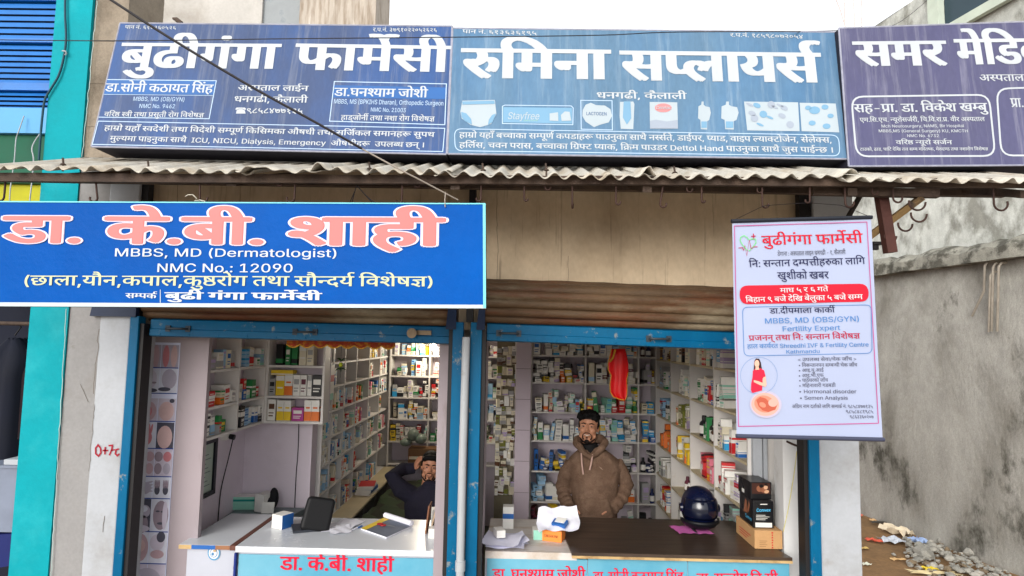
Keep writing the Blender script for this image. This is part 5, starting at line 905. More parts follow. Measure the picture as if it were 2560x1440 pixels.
for s_, a, c, h in big: T(mb, s_, pb, a, c, h, layers=[(dx*1.9, dy*1.5) for dx, dy in [(math.cos(k*math.pi/6)*34, math.sin(k*math.pi/6)*28) for k in range(12)]], eps=.0012)
mb.build('lettering', mat('white letter outline', S(212, 206, 222), .5, .03), bn)
mb = MB()
for s_, a, c, h in big: T(mb, s_, pb, a, c, h, layers=[(dx*.95, dy*.75) for dx, dy in [(math.cos(k*math.pi/4)*38, math.sin(k*math.pi/4)*26) for k in range(8)]], eps=.0032)
mb.build('lettering', mat('salmon pink letter print', S(214, 112, 110), .5, .03), bn)
mb = MB(); T(mb, 'MBBS, MD (Dermatologist)', pb, (288, 641), (846, 643), 20, 8); T(mb, 'NMC No.: 12090', pb, (394, 680), (734, 681), 21, 8)
T(mb, 'सम्पर्क', pb, (314, 745), (391, 746), 12, 24); T(mb, 'बुढी गंगा फार्मेसी', pb, (413, 748), (802, 750), 17, 36, vbold=8); mb.build('lettering', mat('white letter print', S(192, 200, 206), .5, .03), bn); mb = MB(); strip(mb, pb, [(401, 724), (401, 757)], 1.6)
mb.build('divider_mark', mat('white letter print', S(192, 200, 206), .5, .03), bn)
mb = MB(); T(mb, '(छाला,यौन,कपाल,कुष्ठरोग तथा सौन्दर्य विशेषज्ञ)', pb, (62, 713), (1087, 716), 24, 14)
mb.build('lettering', mat('pale yellow letter print', S(190, 196, 156), .5, .03), bn)
# ties and wires at the banner's top edge
mb = MB(); mb.tube([at(880, 507, 2.62), at(884, 490, 2.66), at(892, 462, 2.7), at(898, 470, 2.69), at(915, 489, 2.65), at(938, 508, 2.62)], .0022, 6); mb.tube([at(874, 508, 2.62), at(892, 465, 2.70), at(924, 500, 2.64), at(934, 509, 2.62)], .002, 6)
tag(mb.build('wire_loop', M_wirek), 'black wire loop tied over the awning beam holding up the blue banner', 'wire')
mb = MB(); mb.tube([at(464, 491, 2.68), at(470, 487, 2.68), at(482, 487, 2.68), at(492, 496, 2.68), at(486, 502, 2.68), at(500, 500, 2.68), at(512, 503, 2.68), at(516, 509, 2.68), at(505, 505, 2.68)], .0022, 6)
tag(mb.build('twine_scrap', flat('pale twine', S(200, 196, 180), .9)), 'scrap of pale twine knotted round a rusty hook', 'twine')
mb = MB(); mb.tube([at(1114, 480, 2.6), at(1112, 500, 2.6), at(1113, 518, 2.596)], .0025, 6); tag(mb.build('tie_wire', M_wireg), 'short bare wire tying the banner near its free corner', 'wire')

# ================================================================ hanging scroll poster
q = [at(1829, 556, 2.56), at(2178, 546, 2.56), at(1841, 1090, 2.52)]
pp = Plane.by3(*q)
po = thing('scroll_poster', 'white scroll poster with red heading and a woman in red, hung from two hooks', 'poster', tuple(pp.hit(2020, 1095)))
TLp, TRp, BRp, BLp = (1831, 556), (2178, 546), (2207, 1098), (1842, 1090)
M_pos = mat('glossy white poster film', S(158, 167, 194), .35, .03, 2, .02, spec=.5)
mb = MB(); rows = []
def plerp(u, v): return ((TLp[0]*(1-u)+TRp[0]*u)*(1-v) + (BLp[0]*(1-u)+BRp[0]*u)*v, (TLp[1]*(1-u)+TRp[1]*u)*(1-v) + (BLp[1]*(1-u)+BRp[1]*u)*v)
for j in range(25):
    v = j/24; rows.append([pp.hit(*plerp(i/16, v)) - pp.n*(.001 + .0012*(1+math.sin(i*.7 + j*.25))) for i in range(17)])
mb.loft(rows, 0, False, True, closed=False); mb.build('poster_sheet', M_pos, po)
mb = MB(); mb.tube([pp.hit(1828, 553), pp.hit(2180, 543)], .0085, 10); mb.build('top_rod', flat('black plastic rod', S(28, 32, 42), .4), po)
mb = MB(); mb.tube([pp.hit(1840, 1090), pp.hit(2210, 1099)], .0085, 12); mb.build('bottom_rod', flat('dark bluish plastic rod', S(60, 64, 84), .35), po)
mb = MB(); st = [pp.hit(1831, 552), at(1900, 519, 2.69), at(1912, 514, 2.69), at(2020, 507, 2.70), at(2102, 513, 2.69), at(2116, 518, 2.69), pp.hit(2178, 543)]
mb.tube(st, .0014, 5, smooth=False); mb.build('hanging_string', M_wirek, po)
mb = MB(); strip(mb, pp, [(1836, 565), (2167, 555), (2196, 1058), (1846, 1066)], 2, True); mb.build('border', flat('magenta hairline print', S(176, 70, 130), .5), po)
C_RED, C_NAVY, C_BLU, C_GRY, C_WHT, C_CRIM = [flat(n, c, .45) for n, c in (('poster red print', S(190, 8, 40)), ('poster navy print', S(22, 26, 70)), ('poster sky blue print', S(72, 122, 180)), ('poster grey print', S(86, 88, 104)), ('poster white print', S(206, 200, 204)), ('poster crimson print', S(170, 18, 58)))]
mb = MB(); T(mb, 'बुढीगंगा फार्मेसी', pp, (1905, 613), (2157, 607), 23, 13); mb.build('lettering', C_RED, po); mb = MB(); patch(mb, pp, rrect((1848, 714), (2170, 709), (2173, 754), (1850, 761), 22)); mb.build('heading_band', C_RED, po)
mb = MB(); T(mb, 'माघ ५ र ६ गते', pp, (1950, 732), (2070, 728), 11, 10, eps=.003); T(mb, 'बिहान ९ बजे देखि बेलुका ५ बजे सम्म', pp, (1864, 756), (2156, 748), 12, 12, eps=.003); mb.build('lettering', C_WHT, po)
mb = MB(); T(mb, 'ठेगाना : अस्पताल लाइन धनगढी - १, कैलाली', pp, (1944, 640), (2114, 635), 10, 6)
for s_, a, c in (('< उपलब्ध सेवा/चेक जाँच >', (1995, 903), (2142, 901)), ('• निसन्तानपन सम्बन्धी चेक जाँच', (1997, 917), (2143, 916)), ('• आइ.यु.आई', (1997, 930), (2059, 929)), ('• आइ.भी.एफ', (1997, 943), (2059, 942)), ('• पाठेघरको जाँच', (1998, 955), (2070, 954)), ('• महिनावारी गडबडी', (1998, 968), (2089, 967)),
              ('• Hormonal disorder', (1998, 983), (2141, 983)), ('• Semen Analysis', (2000, 999), (2120, 999)), ('अग्रिम नाम दर्ताको लागि सम्पर्क नं. ९८५८४७७१३५', (1980, 1020), (2182, 1020)), ('९८५८४८१९८५', (2115, 1033), (2183, 1033)), ('९८६३३६०२०७', (2125, 1046), (2184, 1046))):
    T(mb, s_, pp, a, c, 8 if a[1] > 1010 or a[1] < 975 else 9, 8)
mb.build('lettering', C_GRY, po)
mb = MB(); T(mb, 'नि: सन्तान दम्पत्तीहरुका लागि', pp, (1873, 668), (2163, 660), 16, 7); T(mb, 'खुशीको खबर', pp, (1944, 698), (2072, 696), 17, 7); T(mb, 'डा.दीपमाला कार्की', pp, (1924, 784), (2087, 781), 13, 10); mb.build('lettering', C_NAVY, po)
mb = MB(); T(mb, 'MBBS, MD (OBS/GYN)', pp, (1913, 809), (2150, 803), 13, 6); T(mb, 'Fertility Expert', pp, (1957, 828), (2101, 825), 12, 6); T(mb, 'हाल कार्यरत Shreedhi IVF & Fertility Centre', pp, (1868, 871), (2172, 866), 10, 8); T(mb, 'Kathmandu', pp, (1966, 884), (2050, 882), 9, 6)
mb.build('lettering', C_BLU, po); mb = MB()
strip(mb, pp, rrect((1856, 768), (2178, 762), (2180, 883), (1860, 890), 14), 1.5, True); strip(mb, pp, oval(1897, 939, 46, 46, 32), .6, True); mb.build('border', C_BLU, po)
mb = MB(); T(mb, 'प्रजनन् तथा नि: सन्तान विशेषज्ञ', pp, (1872, 852), (2150, 846), 13, 12)
mb.build('lettering', C_CRIM, po); mb = MB()
strip(mb, pp, [(1878, 591), (1889, 590)], 2.4); strip(mb, pp, [(1883, 584), (1884, 597)], 2.4, eps=.0024); strip(mb, pp, [(1846, 620), (1856, 619), (1859, 626), (1862, 613), (1867, 640), (1873, 600), (1878, 622), (1884, 617), (1894, 617)], 1.8); mb.build('logo_mark', C_CRIM, po)
mb = MB(); strip(mb, pp, [(1868, 626), (1856, 612), (1850, 601), (1852, 593), (1860, 589), (1868, 594), (1872, 600)], 2.2); strip(mb, pp, [(1873, 600), (1880, 597), (1889, 598), (1890, 606), (1884, 616), (1872, 628)], 2.2); mb.build('logo_mark', flat('poster green print', S(110, 196, 120), .5), po)
mb = MB(); mb.mark()   # woman in red: 0 skin 1 hair 2 red ; baby: 3 orange 4 dark orange
patch(mb, pp, [(1886, 902), (1890, 896), (1898, 897), (1902, 906), (1905, 924), (1899, 928), (1884, 926), (1885, 914)], 1); patch(mb, pp, oval(1892, 909, 6, 9, 16), 0, .0012); patch(mb, pp, [(1889, 916), (1896, 916), (1898, 924), (1888, 925)], 0, .0012)
patch(mb, pp, [(1882, 927), (1889, 921), (1893, 927), (1900, 920), (1910, 926), (1914, 942), (1906, 946), (1906, 960), (1905, 976), (1890, 980), (1880, 983), (1877, 974), (1878, 958), (1881, 944)], 2, .0009)
patch(mb, pp, [(1908, 943), (1914, 941), (1916, 962), (1913, 967), (1898, 962), (1884, 955), (1884, 950), (1896, 953), (1906, 957)], 0, .0016)
mb.mark(); patch(mb, pp, oval(1914, 1011, 40, 34, 32, rot=.1), 5); patch(mb, pp, oval(1913, 1011, 35, 29, 28, rot=.1), 6, .0010); patch(mb, pp, oval(1911, 1010, 26, 21, 28, rot=.3), 3, .0014)
patch(mb, pp, [(1890, 1000), (1900, 992), (1914, 996), (1922, 1004), (1938, 1000), (1944, 1010), (1938, 1024), (1920, 1030), (1906, 1026), (1896, 1016)], 4, .0018); patch(mb, pp, oval(1932, 1007, 12, 10, 16), 6, .0022); patch(mb, pp, oval(1906, 1012, 9, 6, 14, rot=.5), 3, .0022)
mb.build('picture_print', [flat('printed skin tone', S(226, 168, 146), .5), flat('printed dark hair', S(48, 28, 30), .5), flat('printed crimson dress', S(206, 22, 56), .5), flat('printed orange', S(214, 128, 104), .5), flat('printed deep orange', S(176, 84, 62), .5), flat('printed pale peach', S(178, 170, 190), .5), flat('printed soft peach', S(206, 158, 146), .5)], po)

# ================================================================ cables
def cable(name, pts, r, m, lab, cat='cable'):
    mb = MB(); P = [Vector(p) for p in pts]; Q = []
    for i in range(len(P)-1):
        p0, p1_, p2_, p3_ = P[max(i-1, 0)], P[i], P[i+1], P[min(i+2, len(P)-1)]
        for k in range(8):
            t = k/8; Q.append(.5*((2*p1_) + (p2_-p0)*t + (2*p0-5*p1_+4*p2_-p3_)*t*t + (3*p1_-p0-3*p2_+p3_)*t**3))
    Q.append(P[-1]); mb.tube(Q, r, 8); return tag(mb.build(name, m), lab, cat)
cable('power_cable', [at(140, -90, 2.3), at(278, 0, 2.32), at(420, 92, 2.36), at(620, 212, 2.42), at(800, 312, 2.48), at(905, 372, 2.53)], .0052, M_wirek, 'thick black cable slanting down across the faded blue sign')
cable('stay_wire', [at(903, 371, 2.531), at(1000, 424, 2.56), at(1060, 455, 2.6), at(1145, 500, 2.68)], .0034, M_wireg, 'grey wire continuing the black cable down to the banner corner')
cable('thin_wire', [at(-60, 99, 2.6), at(300, 102, 2.62), at(700, 97, 2.62), at(1130, 93, 2.62), at(1500, 88, 2.65), at(1700, 80, 2.7), at(2100, 76, 3.4), at(2240, 60, 5), at(2330, -10, 6)], .0022, M_wirek, 'thin black wire running nearly level over the tops of the shop signs')
cable('wall_cable', [at(163, -30, 3.335), at(163, 40, 3.335), at(165, 100, 3.335), at(158, 150, 3.335), at(146, 190, 3.335), at(126, 224, 3.335), at(112, 250, 3.335), at(106, 290, 3.335), at(101, 345, 3.335), at(97, 400, 3.335)], .0058, mat('dark teal painted cable', S(20, 66, 82), .6, .2), 'dark teal cable pinned down the turquoise pillar beside the blue louvre')
mb = MB(); mb.tube([at(156, 127, 3.34), at(164, 128, 3.325), at(166, 134, 3.33), at(160, 140, 3.34)], .004, 6); tag(mb.build('cable_clip', M_pipe), 'small white clip holding the cable on the turquoise pillar', 'clip')
cable('white_wire', [at(60, 290, 3.42), at(46, 330, 3.4), at(40, 350, 3.4), at(36, 400, 3.35), at(26, 470, 3.3), at(24, 505, 3.3)], .003, M_pipe, 'thin white cord dangling before the green neighbour beam, away from the pillar')
cable('white_wire', [at(100, 335, 3.38), at(88, 352, 3.38), at(80, 372, 3.36), at(84, 400, 3.34), at(80, 450, 3.3), at(74, 505, 3.3)], .0035, M_pipe, 'white cord looping beside the edge of the turquoise pillar')

# ================================================================ neighbour on the turquoise side
nb = thing('neighbour_shop', 'turquoise fronted neighbour shop with blue slatted louvre and dark stall inside', 'building', (-2.6, 3.4, 0))
mb = MB(); mb.box((-2.676, 3.35, 0), (-2.466, 3.85, 4.7)); mb.build('turquoise_pillar', M_turq, nb)
mb = MB(); g_ = random.Random(4); mb.mark(); strip(mb, upright(3.35), [(167 - (y-770)*.058 + g_.uniform(-1.5, 1), y) for y in range(772, 1450, 12)], 1.8, eps=.002); mb.mark(); strip(mb, upright(3.35), [(244 - y*.096 + g_.uniform(-1.5, 1), y) for y in range(2, 400, 10)], 1.6, eps=.002); mb.build('chipped_edge', flat('pale chipped paint edge', S(160, 184, 180), .8, .2), nb)
M_lv = mat('bright blue louvre paint', S(0, 106, 186), .45, .1, 3, col2=S(0, 88, 164), thr=(.5, .75), sc2=2, spec=.4); M_lvl = mat('pale blue beam paint', S(88, 156, 206), .6, .06, 3)
mb = MB()
z = lambda y: at(80, y, 3.5).z
def slats(y0, y1, n):
    for i in range(n):
        zb_, za = z(y0 + (y1-y0)*i/n), z(y0 + (y1-y0)*(i+1)/n)
        mb.add([(-3.7, 3.476, za), (-2.677, 3.476, za), (-2.677, 3.483, zb_-.009), (-3.7, 3.483, zb_-.009)], [(0,1,2,3)])
slats(10, 104, 6); slats(114, 214, 7); slats(232, 278, 4); slats(-110, -4, 7)
mb.build('louvre_slats', M_lv, nb)
mb = MB(); mb.box((-3.7, 3.55, z(285)), (-2.677, 3.6, z(-120))); mb.build('louvre_backing', flat('deep blue shade board', S(0, 26, 60), .8), nb)  # dark sheet behind the slats, painted as the shade in their gaps
mb = MB(); 
for y0, y1 in ((-4, 9), (104, 113), (214, 232)): mb.box((-3.7, 3.46, z(y1)), (-2.678, 3.53, z(y0)))
mb.build('louvre_rail', M_lv, nb)
mb = MB(); mb.box((-3.7, 3.44, z(341)), (-2.679, 3.7, z(279))); mb.build('pale_beam', M_lvl, nb)
mb = MB(); mb.box((-3.7, 3.47, z(461)), (-2.679, 3.7, z(342))); mb.build('green_beam', mat('dark green board', S(14, 84, 62), .7, .1), nb)
mb = MB(); mb.box((-3.7, 3.5, 2.72), (-2.679, 3.6, z(462))); mb.build('yellow_board', mat('yellow green board', S(170, 166, 20), .7, .15, 5), nb)
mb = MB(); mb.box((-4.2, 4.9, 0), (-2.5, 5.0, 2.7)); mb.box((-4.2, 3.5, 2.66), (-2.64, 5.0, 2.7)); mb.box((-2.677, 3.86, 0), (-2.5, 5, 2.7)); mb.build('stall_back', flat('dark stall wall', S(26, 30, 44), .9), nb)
mb = MB(); mb.box((-3.7, 3.42, 1.06), (-2.64, 3.5, 1.40)); mb.box((-3.7, 3.42, 0), (-2.64, 3.5, .72)); mb.build('stall_panel', mat('grey white stall panel', S(120, 128, 146), .6, .1), nb)
mb = MB(); mb.slab([(-3.7, 3.415, .72), (-2.64, 3.415, .90), (-2.64, 3.415, 1.06), (-3.7, 3.415, .98)], (0, .09, 0)); mb.build('stall_stripe', flat('deep navy stripe', S(14, 28, 92), .6), nb)
mb = MB(); mb.box((-3.7, 3.41, 1.401), (-2.64, 3.9, 1.415)); mb.build('stall_top', MATS['grey white stall panel'], nb)
mb = MB(); mb.tube([(-3.7, 3.62, 2.19), (-2.64, 3.62, 2.19)], .012, 8); mb.box((-3.7, 3.55, 2.40), (-2.64, 3.62, 2.45)); mb.build('clothes_rail', M_rustd, nb)
def jacket(x, y, zt, wd, ln, c, lab):
    mb = MB(); n = 22; rings = []
    for j in range(12):
        v = j/11; zz = zt - ln*v; ww = wd*(.24 + .76*min(1, v*5)**.6)*(1+.05*v); dd = .05 + .07*min(1, v*4)
        rings.append([(x + ww*math.cos(2*math.pi*k/n)*(1+.05*math.sin(k*3+j*.2)), y + dd*math.sin(2*math.pi*k/n)*(1+.25*math.sin(k*5)), zz + .01*math.sin(k*2)) for k in range(n)])
    mb.loft(rings, 0); o = thing('hanging_jacket', lab, 'jacket', (x, y, zt), 'jackets on the neighbour stall rail'); mb.build('jacket_body', flat('cloth ' + lab, c, .9, .2), o)
    for s in (-1, 1):
        mb = MB(); mb.tube([(x+s*wd*.8, y, zt-.06), (x+s*wd*1.06, y-.02, zt-.22), (x+s*wd*1.05, y-.03, zt-ln*.8)], [.05, .055, .045], 10); mb.build('sleeve', flat('cloth ' + lab, c, .9, .2), o)
    mb = MB(); mb.tube([(x-.02, y, zt+.02), (x, y, zt+.05), (x+.012, y, zt+.07), (x, y, zt+.085)], .004, 6); mb.build('hanger', M_black, o)
jacket(-2.74, 3.66, 2.10, .11, .72, S(30, 18, 24), 'dark maroon jacket hanging next to the turquoise pillar')
jacket(-3.0, 3.68, 2.10, .14, .75, S(16, 20, 34), 'near black jacket hanging farther from the turquoise pillar')
for i, (c, x) in enumerate((((210, 140, 150), -2.70), ((170, 190, 110), -2.78), ((150, 160, 200), -2.86), ((230, 225, 220), -2.93), ((196, 90, 100), -3.0))):
    mb = MB(); mb.obox((x, 3.75, 2.455), (.075, .2, .15 + .02*(i % 3)), rx=.1)
    tag(mb.build('folded_cloth', flat('cloth bale %d' % i, S(*c), .9, .1), bevel=.012), ['pink folded cloth beside the turquoise pillar', 'lime green folded cloth on the stall rail shelf', 'lilac blue folded cloth on the stall rail shelf', 'white folded cloth on the stall rail shelf', 'red folded cloth at the end of the stall rail shelf'][i], 'cloth', 'folded cloths above the jackets')
mb = MB(); mb.obox((-2.76, 3.5, 1.4155), (.1, .16, .03)); tag(mb.build('white_packet', M_white, bevel=.004), 'white packet lying on the neighbour stall top under the jackets', 'packet')

# ================================================================ building behind the signs
rb = thing('rear_building', 'tall streaky whitewashed building rising behind the faded blue sign', 'building', (-3, 8.0, 0))
M_strk = mat('rain streaked whitewash', S(182, 172, 160), .85, .08, 2, .2, col2=S(128, 112, 94), thr=(.44, .66), sc2=2.4, stretch=(5, 1, .5), dirt=S(206, 200, 192), dthr=(.6, .7), dscale=4, dstretch=(4, 1, .5), fine=.05)
M_rear = mat('cream rear plaster', S(184, 181, 176), .85, .1, 2, .15, col2=S(162, 157, 150), thr=(.48, .66), sc2=1.5, fine=.05)
xr = at(938, 30, 8.0).x; xs = at(750, 30, 8.0).x; xw0 = at(655, 30, 8.0).x
mb = MB(); mb.box((-9, 8.0, 0), (xw0, 8.8, 11)); mb.build('cream_wall', M_rear, rb)
mb = MB(); mb.box((xw0 + .001, 8.04, 0), (xs, 8.8, 11)); mb.build('grey_wall', mat('blue grey damp plaster', S(150, 155, 158), .85, .1, 3, .2, col2=S(112, 122, 130), thr=(.5, .65), sc2=3), rb)
mb = MB(); mb.add([(xs+.001, 7.98, 0), (xr+.06, 7.98, 0), (xr-.02, 7.98, 11), (xs+.001, 7.98, 11), (xs+.001, 8.8, 0), (xr+.06, 8.8, 0), (xr-.02, 8.8, 11), (xs+.001, 8.8, 11)], [(0,1,2,3), (1,5,6,2), (3,2,6,7), (4,7,6,5), (0,3,7,4)]); mb.build('streaked_wall', M_strk, rb)
mb = MB(); p = at(432, 46, 3.3); mb.tube([p, p + Vector((.02, 0, -.005)), p + Vector((.05, 0, -.03))], [.006, .012, .014], 8); tag(mb.build('bent_scrap', M_rustd), 'bent rusty metal scrap poking up behind the faded blue sign', 'scrap')
# thin reinforcing rods beyond the signs
for i, (x0, y0, x1, y1) in enumerate(((2083, 0, 2118, 42), (2112, 6, 2114, 66), (2132, 0, 2136, 66), (2154, 0, 2156, 64))):
    mb = MB(); a, c = at(x0, y0-20, 9), at(x1, y1+40, 9); mb.tube([a, (a+c)/2 + Vector((.012*(-1)**i, 0, 0)), c], .006, 6)
    tag(mb.build('steel_rod', flat('pinkish rusty rod', S(206, 184, 178), .8)), ['slanting thin steel rod against the white sky', 'thin upright steel rod next to the slanting one', 'middle thin upright steel rod against the sky', 'thin upright steel rod closest to the concrete wall'][i], 'rod', 'reinforcing rods against the sky')

# ================================================================ concrete side wall across the alley
cw = thing('concrete_wall', 'tall mouldy concrete side wall of the next building with a projecting ledge', 'building', (4.6, 7, 0))
wx = lambda d: 4.45 + .1814*(8.1 - d)
nrm = Vector((-1, -.1814, 0)).normalized()
mb = MB(); rows = []
for j in range(14):
    zz = 3.13*j/7 if j < 8 else 3.13 + 3.15*(j-7)/6; rows.append([Vector((wx(d), d, zz)) + nrm*(.012*math.sin(d*3+zz*2)+.008*math.sin(zz*7+d*5)) for d in [2 + .5*k for k in range(21)]])
mb.loft(rows[:8], 0, False, True, closed=False); mb.loft(rows[7:], 1, False, True, closed=False)
mb.add([(wx(2), 2, 6.28), (wx(12), 12, 6.28), (wx(12)+.3, 12, 6.28), (wx(2)+.3, 2, 6.28), (wx(12), 12, 0), (wx(12)+.3, 12, 0)], [(0, 1, 2, 3), (1, 4, 5, 2)])
mb.build('rendered_face', [M_conc, M_concu], cw)
mb = MB(); rings = []
for k in range(61):
    d = 4 + 7*k/60; b0 = Vector((wx(d), d, 0)); o1, o2 = nrm*(.16 + rnd.uniform(-.045, .012)), nrm*-.02; zt, zb_ = 3.22 + rnd.uniform(-.03, .02), 3.03 + rnd.uniform(-.008, .008)
    rings.append([b0+o2+Vector((0,0,zb_)), b0+o1+Vector((0,0,zb_)), b0+o1*1.0+Vector((0,0,zt-.06)), b0+o1*.55+Vector((0,0,zt)), b0+o2+Vector((0,0,zt+.04))])
mb.loft(rings, 0, True, False); mb.build('ledge', mat('broken pale concrete ledge', S(142, 140, 130), .9, .2, 9, .6, col2=S(84, 82, 74), thr=(.47, .58), sc2=6, fine=.2), cw)
mb = MB()
def wq(d0, d1, z0, z1, off, mi):
    mb.add([Vector((wx(d0), d0, z0)) + nrm*off, Vector((wx(d1), d1, z0)) + nrm*off, Vector((wx(d1), d1, z1)) + nrm*off, Vector((wx(d0), d0, z1)) + nrm*off], [(0,1,2,3)], mi)
def wbox(d0, d1, z0, z1, off, mi):
    P = [Vector((wx(d), d, z_)) for z_ in (z0, z1) for d in (d0, d1)]; Q = [p + nrm*off for p in P]; P = [p + nrm*.02 for p in P]
    mb.add(P+Q, [(4,5,7,6), (0,1,5,4), (2,6,7,3), (0,4,6,2), (1,3,7,5)], mi)
M_gr = mat('pale green window surround', S(190, 200, 186), .8, .08)
wbox(6.72, 6.86, 5.62, 6.27, .10, 0); wbox(5.4, 6.72, 5.60, 5.70, .08, 0); mb.build('window_frame', M_gr, cw)
mb = MB(); wq(5.4, 6.719, 5.701, 6.26, .018, 0); mb.build('window_pane', flat('dark window glass', S(48, 66, 76), .2), cw)
mb = MB()
for d, zt, zb_ in ((6.62, 2.98, 1.75), (6.58, 3.0, 1.9), (6.9, 2.95, 2.2)): pass
for px, py0, py1, bend in ((2483, 668, 828, 1), (2497, 668, 828, 0), (2476, 690, 830, 0), (2462, 665, 790, -1)):
    def wp(x, y, off):
        r = ray(x, y); n_ = nrm; P0 = Vector((wx(7), 7, 0)) + nrm*off; t = (P0-EYE).dot(n_)/r.dot(n_); return EYE + r*t
    pts = [wp(px+20, py0-12, .03), wp(px+6, py0-10, .10), wp(px, py0, .12), wp(px-2+bend*0, (py0+py1)/2, .09), wp(px-4 if bend >= 0 else px-32, py1, .05)]
    mb = MB(); mb.tube(pts, .012, 7); mb.build('bent_rebar', mat('cement splashed rebar', S(150, 142, 130), .85, .2, 9), cw)

# ================================================================ shelving and stock inside
def proj(p):
    q = Vector(p) - EYE; c = _x*q.x + _y*q.y + _z*q.z
    return (CX + F*c.x/-c.z, CY - F*c.y/-c.z, -c.z)
M_lam = mat('white laminate shelf', S(214, 210, 206), .5, .05, 3, dirt=S(170, 156, 134), dthr=(.6, .85), dscale=3)
M_lamb = mat('mauve grey laminate', S(200, 188, 198), .6, .05, 3)
M_edge = mat('yellowed shelf board', S(196, 182, 150), .6, .1, 5)
PAL = {}
for n_, c_ in dict(white=(232, 230, 224), cream=(222, 214, 190), grey=(160, 160, 160), pale_blue=(150, 190, 220), blue=(36, 96, 168), navy=(22, 36, 84), sky=(40, 150, 206), yellow=(232, 196, 40), orange=(226, 116, 40), red=(196, 36, 40), pink=(226, 130, 150),
                   magenta=(176, 60, 140), maroon=(96, 28, 52), green=(40, 130, 70), mint=(150, 210, 190), olive=(120, 124, 50), black=(26, 26, 30), brown=(96, 62, 40), amber=(70, 40, 22), lilac=(180, 160, 200)).items():
    PAL[n_] = mat('carton ' + n_.replace('_', ' '), S(*c_), .45, .06, 12, spec=.4)
ORD = 'first second third fourth fifth sixth seventh eighth ninth tenth eleventh twelfth thirteenth fourteenth fifteenth sixteenth seventeenth eighteenth nineteenth twentieth'.split()
SPECS = []
def rack(name, label, O, u, wv, bays, D, levels, top, shelfm=M_lam, backm=M_lamb, end=True):
    O, u, wv = Vector(O), Vector(u), Vector(wv)
    r = thing(name, label, 'shelf unit', tuple(O + u*(bays[-1]/2)))
    def pbox(s0, s1, d0, d1, z0, z1):
        c = O + u*((s0+s1)/2) + wv*((d0+d1)/2); mb = MB(); h = u*((s1-s0)/2); g = wv*((d1-d0)/2)
        P = [c - h - g, c + h - g, c + h + g, c - h + g]; A = [p + Vector((0, 0, z0)) for p in P]; B = [p + Vector((0, 0, z1)) for p in P]
        return mb.add(A + B, [(0,3,2,1),(4,5,6,7),(0,1,5,4),(1,2,6,5),(2,3,7,6),(3,0,4,7)])
    for z_ in levels: pbox(bays[0]+.003, bays[-1]-.003, .002, D, z_-.016, z_).build('shelf', [shelfm], r, weld=True)
    for s_ in bays: pbox(s_-.008, s_+.008, -.001, D, .02, top).build('divider', [M_lam], r, weld=True)
    pbox(bays[0]-.01, bays[-1]+.01, D+.001, D+.012, .02, top).build('back_panel', [backm], r, weld=True)
    return O, u, wv
def put(kind, pos, size, rz, col, acc, where, sty=0):
    SPECS.append(dict(kind=kind, pos=Vector(pos), size=size, rz=rz, col=col, acc=acc, where=where, sty=sty, lean=(rnd.uniform(-.28, .28) if rnd.random() < .12 and 'partition' not in where else 0.0)))
def stock(R, bay, lev, where, pal, n, hmax, hmin=.05, wr=(.04, .085), fill=.95, bottle=0.0, D=.16, stack=.45, tilt=.12):
    """fill one cell from its start with cartons, some stacked, some bottles"""
    O, u, wv = R; s_ = bay[0] + .02 + rnd.uniform(0, .03); k = 0; rz0 = math.atan2(u.y, u.x)
    while s_ < bay[1] - .03 and k < n:
        wd = min(rnd.uniform(*wr), bay[1] - .012 - s_)
        if wd < .025: break
        if rnd.random() > fill: s_ += wd*.8; continue
        c1 = rnd.choice(pal); c2 = rnd.choice(['grey', 'grey', 'pale_blue', 'lilac', 'cream', 'mint', 'blue', 'red', 'sky', 'green', 'orange', 'black'] if c1 in ('white', 'cream', 'grey', 'mint', 'pale_blue') else ['white', 'white', 'cream', 'black', 'yellow'])
        if c2 == c1: c2 = 'white' if c1 != 'white' else 'blue'
        dp = rnd.uniform(.06, D*.85); back = rnd.choice((0, .004, .01, .03)) + dp/2 + .006
        p = O + u*(s_ + wd/2) + wv*back + Vector((0, 0, lev + .001))
        if rnd.random() < bottle:
            wd = min(wd, .055); h = rnd.uniform(.10, min(.15, hmax))
            put('bottle', p, (wd, wd, h), rz0, rnd.choice(['amber', 'black', 'maroon', 'navy']), 'white', where, 0); s_ += wd + rnd.uniform(.004, .012); k += 1; continue
        h = rnd.uniform(hmin, hmax*.8); zz = 0
        if rnd.random() < stack:
            h = min(h, rnd.uniform(.035, .075)); m = rnd.randint(2, 5)
            for q in range(m):
                if zz + h > hmax: break
                put('carton', p + Vector((0, 0, zz)) + u*rnd.uniform(-.006, .006), (wd*rnd.uniform(.85, 1), dp, h - .001), rz0 + rnd.uniform(-tilt, tilt), c1 if rnd.random() < .6 else rnd.choice(pal), c2, where, rnd.choice((0, 1, 1, 1, 2, 3))); zz += h; k += 1
        else:
            put('carton', p, (wd, dp, h), rz0 + rnd.uniform(-tilt, tilt)*.6, c1, c2, where, rnd.choice((0, 1, 1, 1, 2, 3))); k += 1
        s_ += wd + rnd.uniform(.002, .014)
WH = ['white']*8 + ['cream']*4 + ['pale_blue', 'grey']

